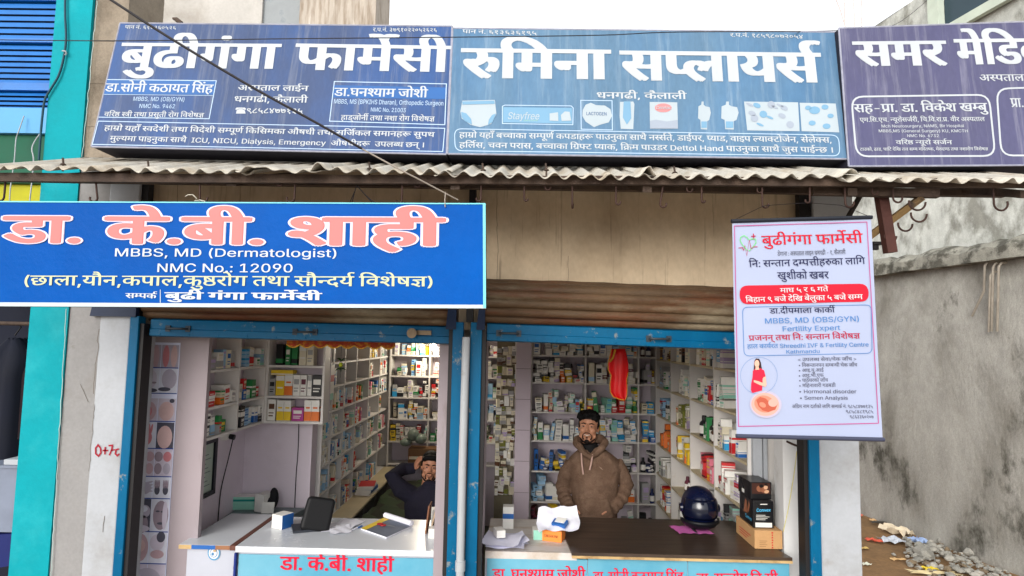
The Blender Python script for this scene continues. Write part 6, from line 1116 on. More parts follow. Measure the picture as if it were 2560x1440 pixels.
# --- wall rack over the doctor's desk: along the side wall, then along the partition
zW = (1.535, 1.715, 1.935)
RA = rack('wall_rack', 'white wall rack of coloured cartons on the mauve side wall above the framed certificate', (-1.835, 3.66, 0), (0, 1, 0), (-1, 0, 0), (0, .42, .84), .16, zW, 2.3, M_lam, M_lamb)
RB = rack('wall_rack', 'white wall rack with yellow and orange cartons on the short partition wall', (-1.825, 4.50, 0), (1, 0, 0), (0, 1, 0), (.0, .41), .13, zW, 2.3, M_lam, M_lamb)
for o in bpy.data.objects:                         # wall racks hang: their dividers stop at the lowest board
    if o.name.startswith('wall_rack'):
        for c in o.children:
            if c.name.startswith(('divider', 'back_panel')):
                for v in c.data.vertices:
                    if v.co.z < .1: v.co.z = 1.519
for bi, (bay, nm) in enumerate((((0, .42), 'near bay'), ((.42, .84), 'corner bay'))):
    stock(RA, bay, zW[2], 'top board, %s of side wall rack' % nm, ['white', 'cream', 'red' if bi else 'grey', 'pale_blue'], 8, .15, D=.14)
    stock(RA, bay, zW[1], 'middle board, %s of side wall rack' % nm, ['white', 'white', 'green', 'blue', 'orange', 'red', 'cream'], 12, .16, D=.14, stack=.7)
    stock(RA, bay, zW[0], 'lowest board, %s of side wall rack' % nm, ['white', 'white', 'green', 'pale_blue', 'black', 'grey'], 12, .14, D=.14, stack=.7)
def hand(row, lst, where):
    O, u, wv = RB
    for x0, wd, h, c1, c2, sty in lst: put('carton', O + u*(x0 + wd/2) + wv*.06 + Vector((0, 0, row+.001)), (wd, .08, h), 0, c1, c2, where, sty)
hand(zW[2], [(.05, .05, .15, 'black', 'green', 0), (.12, .035, .14, 'green', 'white', 1), (.165, .04, .15, 'green', 'black', 0), (.22, .05, .14, 'cream', 'white', 2), (.275, .05, .14, 'cream', 'grey', 1)], 'top board of the partition rack')
hand(zW[1], [(.01, .045, .12, 'grey', 'black', 1), (.06, .06, .145, 'yellow', 'white', 2), (.123, .058, .15, 'white', 'orange', 3), (.185, .05, .15, 'white', 'grey', 1), (.238, .045, .15, 'white', 'maroon', 1), (.29, .03, .15, 'white', 'grey', 2), (.322, .075, .15, 'black', 'white', 1)], 'middle board of the partition rack')
put('carton', RB[0] + Vector((.1, .06, zW[1] + .148)), (.16, .08, .035), 0, 'yellow', 'white', 'lying flat over the middle board of the partition rack', 0)
hand(zW[0], [(.01, .055, .15, 'white', 'brown', 1), (.075, .05, .145, 'white', 'yellow', 3), (.127, .05, .145, 'white', 'yellow', 3), (.185, .085, .095, 'magenta', 'white', 1), (.275, .05, .15, 'white', 'orange', 3), (.327, .055, .15, 'white', 'orange', 3)], 'lowest board of the partition rack')

# --- long aisle rack
zL = (.70, .95, 1.154, 1.353, 1.556, 1.75, 1.94)
bL = (0, .22, .56, .94, 1.42, 1.9, 2.36)
RL = rack('aisle_rack', 'long white medicine rack running back along the aisle behind the desk', (-1.50, 4.80, 0), (0, 1, 0), (-1, 0, 0), bL, .2, zL, 2.5)
lev = ['knee', 'sixth', 'fifth', 'fourth', 'third', 'second', 'top']; bn_ = ['nearest', 'second', 'third', 'fourth', 'fifth', 'deepest']
for bi in range(6):
    for li, z_ in enumerate(zL):
        pal = WH*2 + ['red', 'blue', 'green', 'pink', 'sky']
        if (bi, li) in ((3, 6), (4, 6)): pal = ['yellow', 'yellow', 'pink', 'white']
        if (bi, li) in ((3, 4), (3, 3)): pal = ['green', 'magenta', 'red', 'white', 'orange']
        stock(RL, (bL[bi], bL[bi+1]), z_, '%s shelf, %s bay of aisle rack' % (lev[li], bn_[bi]), pal, 36, .18, .12, (.024, .046), .99, .04, .18, .6, .22)
# --- racks across the back of the corridor
zA = (.74, .99, 1.237, 1.48, 1.72, 1.957); bA = (0, .45, .9, 1.43)
RC = rack('back_rack', 'white rack of pale cartons across the far end of the aisle', (-1.47, 7.08, 0), (1, 0, 0), (0, 1, 0), bA, .22, zA, 2.5)
lev = ['lowest', 'fifth', 'fourth', 'third', 'second', 'top']
for bi in range(3):
    for li, z_ in enumerate(zA):
        if li == 0: continue
        stock(RC, (bA[bi], bA[bi+1]), z_, '%s shelf, %s bay of far end rack' % (lev[li], ('aisle', 'middle', 'doorway')[bi]), WH*2 + ['green', 'red', 'yellow', 'black'], 30, .22, .08, (.035, .07), .98, 0, .2, .85, .25)
# --- rack behind the standing man
zR = (.22, .52, .825, 1.13, 1.42, 1.72, 2.0); bR = (0, .555, 1.10, 1.285)
RD = rack('back_rack', 'mauve backed medicine rack behind the man in the brown hoodie', (.128, 6.46, 0), (1, 0, 0), (0, 1, 0), bR, .26, zR, 2.5)
PR = {(0, 6): WH, (0, 5): ['white', 'white', 'cream', 'black', 'orange', 'yellow', 'white'], (0, 4): ['white', 'cream', 'white', 'pale_blue', 'olive'], (0, 3): ['pale_blue', 'white', 'white', 'cream', 'cream'], (0, 2): ['blue', 'navy', 'blue', 'yellow', 'yellow'], (0, 1): ['white', 'white', 'pale_blue'], (0, 0): ['maroon', 'maroon', 'lilac', 'yellow'],
      (1, 6): WH, (1, 5): ['white', 'white', 'cream', 'maroon'], (1, 4): ['white', 'green', 'green', 'white', 'red', 'mint'], (1, 3): ['yellow', 'mint', 'white', 'white', 'orange', 'sky'], (1, 2): ['cream', 'black', 'white'], (1, 1): ['white', 'white', 'green'], (1, 0): ['grey', 'white', 'mint'],
      (2, 6): ['brown', 'grey'], (2, 5): ['grey', 'white', 'brown'], (2, 4): ['mint', 'maroon', 'cream', 'sky'], (2, 3): ['sky', 'sky', 'blue'], (2, 2): ['black', 'navy', 'black'], (2, 1): ['black', 'grey'], (2, 0): ['navy', 'black']}
lev = ['floor', 'sixth', 'fifth', 'fourth', 'third', 'second', 'top']
for (bi, li), pal in PR.items():
    if bi < 2 and li in (3, 4, 5, 6): pal = pal + ['white', 'white', 'white', 'cream']
    stock(RD, (bR[bi], bR[bi+1]), zR[li], '%s shelf, %s bay of hoodie man rack' % (lev[li], ('pillar', 'middle', 'corner')[bi]), pal, 30, .27, .10, (.035, .075), .97, .0 if bi < 2 else .3, .22, .75, .25)
# --- rack along the right hand wall
zS = (.24, .55, .84, 1.13, 1.42, 1.70, 1.98); bS = (0, .66, 1.31, 1.94, 2.60)
RE = rack('side_rack', 'deep white bottle rack along the side wall behind the helmet', (1.41, 6.50, 0), (0, -1, 0), (1, 0, 0), bS, .27, zS, 2.5, M_edge, M_lamb)
PS = {(3, 6): ['white', 'lilac', 'sky'], (3, 5): ['white'], (3, 4): ['white', 'white', 'cream'], (3, 3): ['white', 'white', 'red'], (3, 2): ['grey', 'white', 'black', 'white'], (3, 1): ['yellow', 'yellow', 'white'], (3, 0): ['black', 'brown'],
      (2, 6): ['cream', 'white'], (2, 5): ['white', 'white', 'blue', 'red'], (2, 4): ['BOT', 'green'], (2, 3): ['pink', 'pink', 'red', 'orange'], (2, 2): ['white', 'grey'], (2, 1): ['white', 'pale_blue'], (2, 0): ['BOT', 'white'],
      (1, 6): ['cream', 'brown'], (1, 5): ['white', 'white', 'cream'], (1, 4): ['cream', 'olive'], (1, 3): ['white', 'orange', 'yellow'], (1, 2): ['BOT', 'white', 'sky'], (1, 1): ['white', 'BOT'], (1, 0): ['BOT', 'white'],
      (0, 6): ['brown', 'white'], (0, 5): ['white', 'maroon', 'grey'], (0, 4): ['pale_blue', 'white'], (0, 3): ['orange', 'orange'], (0, 2): ['BOT'], (0, 1): ['red', 'white'], (0, 0): ['BOT', 'black']}
for (bi, li), pal in PS.items():
    bot = 0
    if 'BOT' in pal: bot = .85 if pal[0] == 'BOT' else .5; pal = [p for p in pal if p != 'BOT'] or ['white']
    stock(RE, (bS[bi] + .12*(bi < 3), bS[bi+1]), zS[li], '%s shelf, %s bay of side wall rack' % (lev[li], ('corner', 'second', 'third', 'counter')[bi]), pal, 18, .22, .10, (.04, .085), .97, bot, .22, .65, .25)
# --- narrow hanging strip of packets beside the mauve pier
pier = thing('tiled_pier', 'mauve pier with level joint lines between the corridor and the hoodie man rack', 'pillar', (.04, 6.4, 0))
mb = MB(); 
for k in range(8): mb.box((-.035, 6.40, .31*k), (.118, 6.6, .31*k + .305))
mb.build('pier_block', mat('mauve pier tile', S(204, 190, 202), .5, .04, 3), pier)
mb = MB(); mb.box((-.033, 6.404, 0), (.116, 6.59, 2.49)); mb.build('joint', flat('dark joint', S(120, 108, 112), .8), pier)
mb = MB(); mb.box((-.24, 6.6, .2), (-.05, 6.64, 2.45)); tag(mb.build('hanging_board', mat('dusty peg board', S(120, 112, 92), .8, .2, 6)), 'dusty narrow peg board crowded with packets beside the mauve pier', 'board')
z_ = .55
while z_ < 2.1:
    x_ = -.235
    while x_ < -.07:
        wd = rnd.uniform(.03, .06); h = rnd.uniform(.05, .11)
        put('carton', (x_ + wd/2, 6.57 - rnd.uniform(0, .05), z_ + rnd.uniform(-.01, .01)), (wd, .03, h), rnd.uniform(-.5, .5), rnd.choice(['white', 'cream', 'olive', 'grey', 'white', 'cream', 'cream']), rnd.choice(['white', 'grey', 'lilac', 'cream', 'brown']), 'the peg board beside the mauve pier', rnd.randint(0, 3))
        x_ += wd + .004
    z_ += rnd.uniform(.075, .12)

def carton_mesh(mb, sp, mats, local=True):
    X, Y, Z = sp['size']; c1, c2 = sp['mi']; M = Matrix.Translation(Vector((0, 0, X/2*abs(math.sin(sp['lean'])))) + (Vector((0, 0, 0)) if local else sp['pos'])) @ Matrix.Rotation(sp['rz'], 4, 'Z') @ Matrix.Rotation(sp['lean'], 4, 'Y')
    def bx(x0, x1, y0, y1, z0, z1, mi):
        P = [M @ Vector(p) for p in ((x0,y0,z0),(x1,y0,z0),(x1,y1,z0),(x0,y1,z0),(x0,y0,z1),(x1,y0,z1),(x1,y1,z1),(x0,y1,z1))]
        mb.add(P, [(0,3,2,1),(4,5,6,7),(0,1,5,4),(1,2,6,5),(2,3,7,6),(3,0,4,7)], mi)
    def fr(x0, x1, z0, z1, mi, e=.0012):
        mb.add([M @ Vector(p) for p in ((x0,-Y/2-e,z0),(x1,-Y/2-e,z0),(x1,-Y/2-e,z1),(x0,-Y/2-e,z1))], [(0,1,2,3)], mi)
        if sp['sty'] != 1: mb.add([M @ Vector(p) for p in ((-X/2-e,Y/2,z0),(-X/2-e,-Y/2,z0),(-X/2-e,-Y/2,z1),(-X/2-e,Y/2,z1)) ], [(0,1,2,3)], mi); mb.add([M @ Vector(p) for p in ((X/2+e,-Y/2,z0),(X/2+e,Y/2,z0),(X/2+e,Y/2,z1),(X/2+e,-Y/2,z1)) ], [(0,1,2,3)], mi)
    bx(-X/2, X/2, -Y/2, Y/2, 0, Z, c1)
    s_ = sp['sty']
    if s_ == 0: fr(-X/2, X/2, Z*.1, Z*.3, c2)
    elif s_ == 1: fr(-X*.36, X*.36, Z*.55, Z*.8, c2); fr(-X*.36, X*.2, Z*.2, Z*.26, c2); fr(-X*.36, X*.3, Z*.34, Z*.39, c2)
    elif s_ == 2: fr(-X/2, X/2, Z*.74, Z*.98, c2); fr(-X*.34, X*.34, Z*.35, Z*.42, c2)
    else: fr(-X/2, X/2, Z*.02, Z*.46, c2); fr(-X*.3, X*.3, Z*.6, Z*.68, c2)
def bottle_mesh(mb, sp, local=True):
    X, Y, Z = sp['size']; c1, c2 = sp['mi']; r = X/2; o = Vector((0, 0, 0)) if local else sp['pos']
    mb.lathe(o, [(r*.92, 0), (r, .004), (r, Z*.60), (r*.85, Z*.68), (r*.42, Z*.77), (r*.40, Z*.80)], 12, c1)
    mb.lathe(o, [(r*1.02, Z*.14), (r*1.02, Z*.52)], 12, c2); mb.lathe(o + Vector((0, 0, Z*.79)), [(r*.5, 0), (r*.5, Z*.19), (r*.44, Z*.21)], 10, c1 if sp['col'] != 'amber' else c2)
# keep what the openings let one see, the largest as things and the rest of the cartons as one mass
vis = []
for sp in SPECS:
    x_, y_, dd = proj(sp['pos'] + Vector((0, 0, sp['size'][2]*.6)))
    okl = 500 < x_ < 1102 and 852 < y_ < 1300; okr = 1206 < x_ < 1862 and 860 < y_ < 1312 and not (x_ > 1838 and y_ < 1092)
    hidden = 1412 < x_ < 1560 and 1125 < y_                  # behind the standing man
    if (okl or okr) and not hidden:
        sp['area'] = sp['size'][0]*sp['size'][2]*(F/dd)**2; vis.append(sp)
cart = sorted([s_ for s_ in vis if s_['kind'] == 'carton'], key=lambda s_: -s_['area']); big = set(id(s_) for s_ in cart[:296])
cnt = {}
rest = MB(); pk = list(PAL)
CN = lambda c: c.replace('_', ' ')
for sp in vis:
    if sp['kind'] == 'carton' and id(sp) not in big:
        sp['mi'] = (pk.index(sp['col']), pk.index(sp['acc'])); carton_mesh(rest, sp, None, False); continue
    mb = MB(); sp['mi'] = (0, 1)
    k = cnt[sp['where']] = cnt.get(sp['where'], -1) + 1
    if sp['kind'] == 'carton':
        carton_mesh(mb, sp, None); o = mb.build('medicine_carton', [PAL[sp['col']], PAL[sp['acc']]])
        lab = '%s carton, %s print, %s on %s' % (CN(sp['col']), CN(sp['acc']), ORD[min(k, 19)], sp['where']); tag(o, lab, 'medicine carton', 'medicine cartons on the racks')
    else:
        bottle_mesh(mb, sp); o = mb.build('medicine_bottle', [PAL[sp['col']], PAL[sp['acc']]])
        tag(o, '%s bottle with white label, %s on %s' % (CN(sp['col']), ORD[min(k, 19)], sp['where']), 'medicine bottle', 'medicine bottles on the racks')
    o.location = sp['pos']
if rest.v: tag(rest.build('small_carton_stock', [PAL[k_] for k_ in pk]), 'small pale cartons crowding the far shelves', 'carton stock', kind='stuff')
# row of syrup bottles on the side rack and other hand placed stock
for i in range(6):
    sp = dict(size=(.075, .075, .16), mi=(0, 1), col='black', acc='white', lean=0); mb = MB(); bottle_mesh(mb, sp); o = mb.build('syrup_bottle', [PAL['black'], PAL['white']]); o.location = (1.47 + .035*(i % 2), 5.0 - i*.065, 1.422)
    tag(o, 'black syrup bottle with white label, %s of the row above the pink cartons' % ORD[i], 'syrup bottle', 'syrup bottles in a row')
mb = MB(); mb.obox((-1.47, 4.83, 1.66), (.03, .15, .27)); mb.obox((-1.453, 4.83, 1.66), (.004, .1, .05), mi=1); mb.add([(-1.454, 4.77, 1.80), (-1.454, 4.90, 1.80), (-1.454, 4.90, 1.85), (-1.454, 4.77, 1.85)], [(0,1,2,3)], 2)
tag(mb.build('hanging_carton', [PAL['white'], PAL['mint'], PAL['red']]), 'tall white hanging carton at the near end of the aisle rack', 'carton')
# books on the aisle ledge
mb = MB(); mb.box((-1.5, 4.82, .69), (-1.32, 7.1, .705)); tag(mb.build('aisle_ledge', M_edge), 'worn brown ledge along the foot of the aisle rack', 'ledge')
for i, (c, h) in enumerate((('white', .02), ('blue', .03), ('white', .018), ('red', .012))):
    mb = MB(); mb.obox((-1.40, 5.9, .706 + sum((.02, .03, .018, .012)[:i]) + .001*i), (.14, .24, h), rz=.1*i - .15, mis=[0, 0, 1, 0, 0, 0])
    tag(mb.build('ledger_book', [PAL[c], PAL['white']]), ['white ledger at the base of the pile on the aisle ledge', 'thick blue ledger in the pile on the aisle ledge', 'thin white ledger above the blue one on the aisle ledge', 'red edged ledger topping the pile on the aisle ledge'][i], 'book', 'ledgers piled on the aisle ledge')
# added dark box standing in for the dim low area; bag, brown carton
cb = thing('dark_filler_box', 'added low box with dark green cover, filling the dark area beside the seated man', 'cabinet', (-.95, 6.2, 0))
mb = MB(); mb.box((-1.28, 5.3, .02), (-.62, 6.8, .62)); mb.build('cabinet_body', flat('dark filler', S(46, 48, 36), .8), cb)
mb = MB(); rings = []
for j in range(15):
    y_ = 5.28 + 1.54*j/14; rings.append([(-1.30 + .7*i/12, y_ , .625 + .02*math.sin(i*1.3+j)+.015*math.sin(j*2.1+i*.4)) for i in range(13)])
mb.loft(rings, 0, False, True, closed=False); mb.build('cover', mat('dark green cover cloth', S(54, 70, 44), .8, .25, 6), cb)
mb = MB(); mb.obox((-1.02, 7.0, .742), (.36, .22, .2), mi=0); mb.quad((-1.19, 6.888, .83), (-.85, 6.888, .83), (-.85, 6.888, .86), (-1.19, 6.888, .86), 1); tag(mb.build('brown_carton', [mat('plain brown cardboard', S(120, 88, 60), .85, .1), PAL['cream']]), 'brown cardboard carton behind the seated man at the far end', 'cardboard box')
mb = MB(); [mb.ball((-1.15 + dx_, 6.96, 1.0 + .04*k_), (.07, .07, .045 + .012*k_), 12, 8) for k_, dx_ in enumerate((-.09, .07, -.01))]; tag(mb.build('plastic_bag', flat('greenish clear plastic', S(120, 132, 122), .3, .3)), 'greenish plastic bag slumped on the far rack above the brown carton', 'bag')
# lamp bulb glimpsed beside the door jamb
lp = thing('light_bulb', 'small lit white bulb high in the aisle against the door jamb', 'bulb', (-.96, 6.95, 2.03))
mb = MB(); mb.ball((-.96, 6.95, 2.045), .035, 14, 10); mb.build('bulb_glass', flat('lit bulb glass', (1, .97, .9, 1), .3, 0, emit=40), lp)
mb = MB(); mb.tube([(-.96, 6.95, 2.07), (-.96, 6.95, 2.13)], .018, 10); mb.build('bulb_holder', PAL['white'], lp)
bl = bpy.data.lights.new('bulb_glow', 'POINT'); bl.energy = 15; bl.shadow_soft_size = .05; bl.color = (1, .88, .68)
blo = bpy.data.objects.new('bulb_glow', bl); COL.objects.link(blo); blo.parent = lp; blo.location = (0, -.08, .01)

# ================================================================ things on the walls inside
ph = thing('photo_strip', 'tall strip of skin treatment photographs between the blue post and mauve pilaster', 'poster', (-2.08, 3.59, .9))
pw = upright(3.594)
zs = lambda y: at(400, y, 3.594).z
mb = MB(); mb.box((-2.188, 3.594, .6), (-1.974, 3.599, zs(856))); mb.build('strip_sheet', mat('pale strip print', S(206, 210, 232), .5, .04), ph)
SK = [flat('print skin %d' % i, S(*c), .6, .15) for i, c in enumerate(((178, 150, 158), (196, 166, 166), (166, 160, 176), (190, 182, 198), (140, 126, 138), (74, 74, 88), (30, 60, 140), (186, 118, 126), (200, 202, 216)))]
mb = MB(); XA, XB = -2.182, -1.978
rowsy = [(862, 918), (921, 982), (996, 1052), (1056, 1120), (1123, 1190), (1193, 1245), (1248, 1328), (1331, 1408), (1411, 1500)]
def pq(x0, x1, y0, y1, mi, e=.0): mb.quad((x0, 3.592-e, zs(y1)), (x1, 3.592-e, zs(y1)), (x1, 3.592-e, zs(y0)), (x0, 3.592-e, zs(y0)), mi)
def pe(cx, cy, rx, ry, mi, e=.0006, rot=0, n=18):
    rx *= 1.22
    mb.add([(cx + (rx*math.cos(a)*math.cos(rot) - ry*math.sin(a)*math.sin(rot)), 3.592-e, cy + (rx*math.cos(a)*math.sin(rot) + ry*math.sin(a)*math.cos(rot))) for a in [2*math.pi*k/n for k in range(n)]], [tuple(range(n))], mi)
XM = (XA + XB)/2; h2 = (XB-XA)/4
for i, (y0, y1) in enumerate(rowsy):
    mb.mark(); bgm = (2, 8, 3, 8, 3, 8, 5, 8, 3)[i]
    pq(XA, XM-.002, y0, y1, bgm); pq(XM+.002, XB, y0, y1, (2, 8, 3, 5, 3, 8, 8, 8, 3)[i]); pq(XA-.004, XB+.003, y1, y1+2.5, 6, .0004)
    zc = (zs(y0)+zs(y1))/2; hz = abs(zs(y0)-zs(y1))/2
    xl, xr_ = XA+h2, XB-h2
    if i == 0:
        for x in (xl-.025, xl+.022, xr_-.022, xr_+.025): pe(x, zc, .016, hz*.98, (4, 0, 7, 1)[int(x > xl) + int(x > xr_-.03) + int(x > xr_)])
    elif i == 1: pe(xl-.01, zc+.01, .038, hz*.8, 3); pe(xl+.02, zc-.012, .012, .006, 4, .0012); pe(xr_+.005, zc+.01, .036, hz*.82, 2); pe(xr_-.02, zc-hz*.7, .03, .012, 5, .0012); pe(xl, zc-hz*.8, .035, .012, 5, .0012)
    elif i == 2: pe(xl, zc-.008, .036, hz*.85, 0); pe(xr_, zc-.008, .036, hz*.85, 1); pe(xl, zc-.01, .016, .03, 7, .0012); pe(xl-.03, zc+hz*.8, .012, .012, 5, .0012); pe(xr_+.03, zc+hz*.8, .012, .012, 5, .0012)
    elif i == 3:
        pe(xl-.005, zc-.015, .028, hz*.6, 7)
        for k in range(4): pe(xl-.02+.014*k, zc+.03, .006, .034, 7, .0012, .25-.15*k)
        pe(xr_, zc-.01, .036, hz*.9, 1)
    elif i == 4:
        for k in range(4): pe(XA+.026+.05*k, zc+hz*.45, .02, hz*.38, (3, 0, 4, 7)[k]); pe(XA+.026+.05*k, zc-hz*.45, .018, hz*.42, (2, 0, 4, 2)[k])
    elif i == 5:
        pe(xl, zc-.004, .036, hz*.62, 2)
        for k in range(4): pe(xl+.02, zc-.02+.015*k, .028, .006, 2, .0012, .1*k)
        for s_ in (-1, 1):
            pe(xr_+s_*.024, zc-.014, .013, .026, 5)
            for k in range(4): pe(xr_+s_*.024-.012+.008*k, zc+.02, .0032, .024, 4, .0012)
    elif i == 6:
        pe(xl+.012, zc+.02, .03, .036, 2); pe(xl+.005, zc-.05, .028, .05, 4); pe(xl-.005, zc-hz*.85, .045, .02, 3, .001); pe(xl+.006, zc+.034, .022, .018, 8, .0012)
        pe(xr_+.006, zc, .036, hz*.92, 4); pe(xr_+.02, zc+.02, .012, .006, 5, .0012); pe(xr_-.012, zc+.022, .01, .005, 5, .0012); pe(xr_+.008, zc-.045, .016, .007, 5, .0012); pe(xr_+.03, zc, .012, hz*.9, 3, .0015)
    elif i == 7: pe(xl, zc, .04, hz*.92, 0); pe(xl+.005, zc+.01, .022, .035, 1, .0012); pe(xr_-.004, zc+.03, .034, .045, 3); pe(xr_+.016, zc+.06, .02, .03, 5, .0012); pe(xr_, zc-.035, .032, .024, 0, .0012)
    else: pe(XM, zc, .07, hz*.8, 2)
mb.build('picture_print', SK, ph)
# certificate in a black frame on the side wall
ct = thing('framed_certificate', 'certificate in a black frame on the mauve side wall under the wall rack', 'picture frame', (-2.02, 3.9, 1.2))
ya, yb, za_, zb__ = 3.86, 4.18, 1.10, 1.47
mb = MB()
for a, c in (((ya, za_), (yb, za_+.03)), ((ya, zb__-.03), (yb, zb__)), ((ya, za_+.03), (ya+.03, zb__-.03)), ((yb-.03, za_+.03), (yb, zb__-.03))): mb.box((-2.029, a[0], a[1]), (-2.0, c[0], c[1]))
mb.build('frame', flat('black picture frame', S(18, 20, 30), .3), ct)
mb = MB(); mb.box((-2.029, ya+.03, za_+.03), (-2.014, yb-.03, zb__-.03), 0)
for k in range(8): mb.quad((-2.0125, ya+.06, za_+.07+.028*k), (-2.0125, yb-.06 - .03*(k % 3), za_+.07+.028*k), (-2.0125, yb-.06 - .03*(k % 3), za_+.076+.028*k), (-2.0125, ya+.06, za_+.076+.028*k), 1)
mb.build('certificate_paper', [flat('certificate paper', S(176, 190, 176), .3), flat('certificate ink', S(110, 120, 116), .5)], ct)
# wire and socket beside it
sk = thing('wall_socket', 'white wall socket with a black plug under the side wall rack', 'socket', (-2.02, 4.3, 1.45))
mb = MB(); mb.box((-2.029, 4.26, 1.43), (-1.985, 4.34, 1.50)); mb.build('socket_plate', PAL['white'], sk, bevel=.004)
mb = MB(); mb.tube([(-1.985, 4.31, 1.45), (-1.95, 4.31, 1.445)], .018, 10); mb.build('plug', PAL['black'], sk)
cable('plug_wire', [(-1.96, 4.31, 1.44), (-1.985, 4.31, 1.3), (-2.018, 4.30, 1.1), (-2.018, 4.28, .9), (-2.015, 4.27, .7)], .004, M_wirek, 'black cord hanging from the wall socket down the mauve wall')
cable('wall_wire', [(-1.63, 4.648, 1.52), (-1.628, 4.652, 1.3), (-1.634, 4.652, 1.1), (-1.632, 4.652, .8)], .003, M_wirek, 'thin dark cord running down the partition wall below its rack')
# garland, chilli charm, red cloth
gl = thing('scalloped_garland', 'orange and red scalloped fabric garland strung under the padlocked shutter bar', 'garland', (-.9, 3.6, 2.1))
for k in range(8):
    x0, x1 = at(716 + 34*k, 866, 3.62).x, at(716 + 34*(k+1), 866, 3.62).x; zt = at(850, 862, 3.62).z + .02
    P = [(x0, 3.62, zt), (x1, 3.62, zt)] + [(x1 + (x0-x1)*i/8, 3.62, zt - .022 - .018*math.sin(math.pi*i/8)) for i in range(9)]
    mb = MB(); mb.slab(P, (0, .002, 0), 0); n = 9; Q = P[2:]
    mb.tube([Vector(p) - Vector((0, .002, 0)) for p in Q], .004, 6, mi=1); mb.build('scallop', [mat('red orange garland', S(150, 52, 26), .8, .3, 30, col2=S(176, 110, 34), thr=(.5, .6), sc2=40), mat('gold thread trim', S(200, 150, 50), .6, .3, 40)], gl)
ch = thing('chilli_charm', 'lime and green chilli charm hanging on a string in the doctor bay', 'charm', tuple(at(851, 905, 3.8)))
p = at(852, 912, 3.8)
mb = MB(); mb.tube([p + Vector((0, 0, .3)), p + Vector((0, 0, .1)), p - Vector((0, 0, .08))], .0012, 5); mb.build('string', M_wirek, ch)
mb = MB(); mb.ball(p, (.013, .013, .015), 12, 8); mb.build('lime', flat('lime skin', S(140, 150, 30), .5, .1), ch)
for k in range(9):
    a = k*2.2; up = k < 5; c_ = p + Vector((0, 0, .025 if up else -.022)); e_ = c_ + Vector((.038*math.cos(a), .03*math.sin(a), .012 - .004*k*(not up)))
    mb = MB(); mb.tube([c_, (c_+e_)/2 + Vector((0, 0, .006)), e_], [.005, .005, .001], 7); mb.build('chilli', flat('dark green chilli', S(34, 58, 26), .4, .2), ch)
rc = thing('red_cloth', 'bright red gold edged cloth hanging from the shutter bar before the hoodie man rack', 'cloth', tuple(at(1548, 1000, 4.3)))
DC = 4.3; rows = []; L_ = [(1528, 872), (1524, 890), (1519, 910), (1520, 925), (1527, 938), (1524, 960), (1525, 980), (1533, 992), (1548, 998), (1560, 1000)]
R_ = [(1562, 872), (1566, 884), (1571, 910), (1571, 930), (1567, 950), (1568, 965), (1568, 980), (1567, 990), (1565, 996), (1562, 1000)]
for (a, c) in zip(L_, R_):
    rows.append([at(a[0]+(c[0]-a[0])*i/12, a[1]+(c[1]-a[1])*i/12, DC) + Vector((0, .009*math.sin(i*.8 + a[1]*.012) , 0)) for i in range(13)])
mb = MB(); mb.loft(rows, 0, False, True, closed=False); o = mb.build('cloth_panel', mat('bright red satin', S(214, 12, 18), .5, .12, 5, spec=.4), rc); md = o.modifiers.new('t', 'SOLIDIFY'); md.thickness = .004
mb = MB(); mb.tube([r_[0] - Vector((0, .004, 0)) for r_ in rows], .0035, 6); mb.tube([r_[-1] - Vector((0, .004, 0)) for r_ in rows[3:]], .0025, 6); mb.tube([at(1538, 874, DC-.03), at(1532, 895, DC-.03), at(1524, 905, DC-.03)], .007, 6); mb.build('gold_trim', mat('gold braid', S(206, 150, 40), .5, .3, 40), rc)
# white conduit and bits by the inner right hand wall
mb = MB(); mb.box((1.43, 3.86, .95), (1.485, 3.895, 2.4)); mb.box((1.495, 3.87, 1.1), (1.52, 3.9, 2.4)); tag(mb.build('rack_end_trim', M_white), 'white upright trim closing the counter end of the side rack', 'trim')
cable('yellow_string', [at(1992, 1128, 3.56), at(1985, 1185, 3.56), at(1972, 1265, 3.55), at(1962, 1312, 3.5), at(1958, 1330, 3.48)], .0022, flat('yellowed string', S(206, 196, 120), .8), 'yellowed string hanging beside the black boxes on the dark counter', 'string')
mb = MB(); mb.tube([at(1966, 1103, 3.57), at(1985, 1112, 3.55), at(2004, 1118, 3.54)], .006, 8); mb.tube([at(1996, 1108, 3.55), at(2002, 1150, 3.55), at(1998, 1165, 3.55)], .005, 8); tag(mb.build('latch_rod', M_hook), 'rusty latch rod fixed inside the opening under the poster', 'latch')

# ================================================================ counters
M_ctop = mat('white counter laminate', S(206, 210, 216), .25, .06, 2, spec=.5, dirt=S(190, 190, 186), dthr=(.6, .8), dscale=3)
M_aqua = mat('aqua counter print', S(84, 158, 186), .4, .08, 1.2, col2=S(122, 182, 202), thr=(.35, .7), sc2=1.6, spec=.4)
M_wood = mat('dark wood grain laminate', S(72, 58, 48), .35, .15, 5, col2=S(52, 42, 36), thr=(.4, .65), sc2=4, stretch=(.6, 8, 1), spec=.45, fine=.06)
M_woode = mat('bare timber edge', S(190, 160, 112), .7, .15, 8, col2=S(140, 108, 70), thr=(.5, .65), sc2=6)
M_red = flat('red counter lettering', S(214, 18, 56), .45)
DF = 3.5
zc1 = at(850, 1369, DF).z; xa, xb = at(593, 1352, DF).x, at(1090, 1368, DF).x; xs_ = at(451, 1349, DF).x
dc = thing('doctor_desk', 'white topped desk counter with aqua front and red doctor lettering', 'counter', ((xa+xb)/2, 3.75, 0))
mb = MB(); mb.box((xa, DF-.02, zc1-.033), (xb, 4.06, zc1)); mb.build('desk_top', M_ctop, dc, bevel=.003)
mb = MB(); mb.box((xa+.012, DF, 0), (xb-.004, DF+.04, zc1-.034)); mb.build('desk_body', mat('white cabinet paint', S(180, 184, 196), .5, .04), dc)
pd = upright(DF-.003)
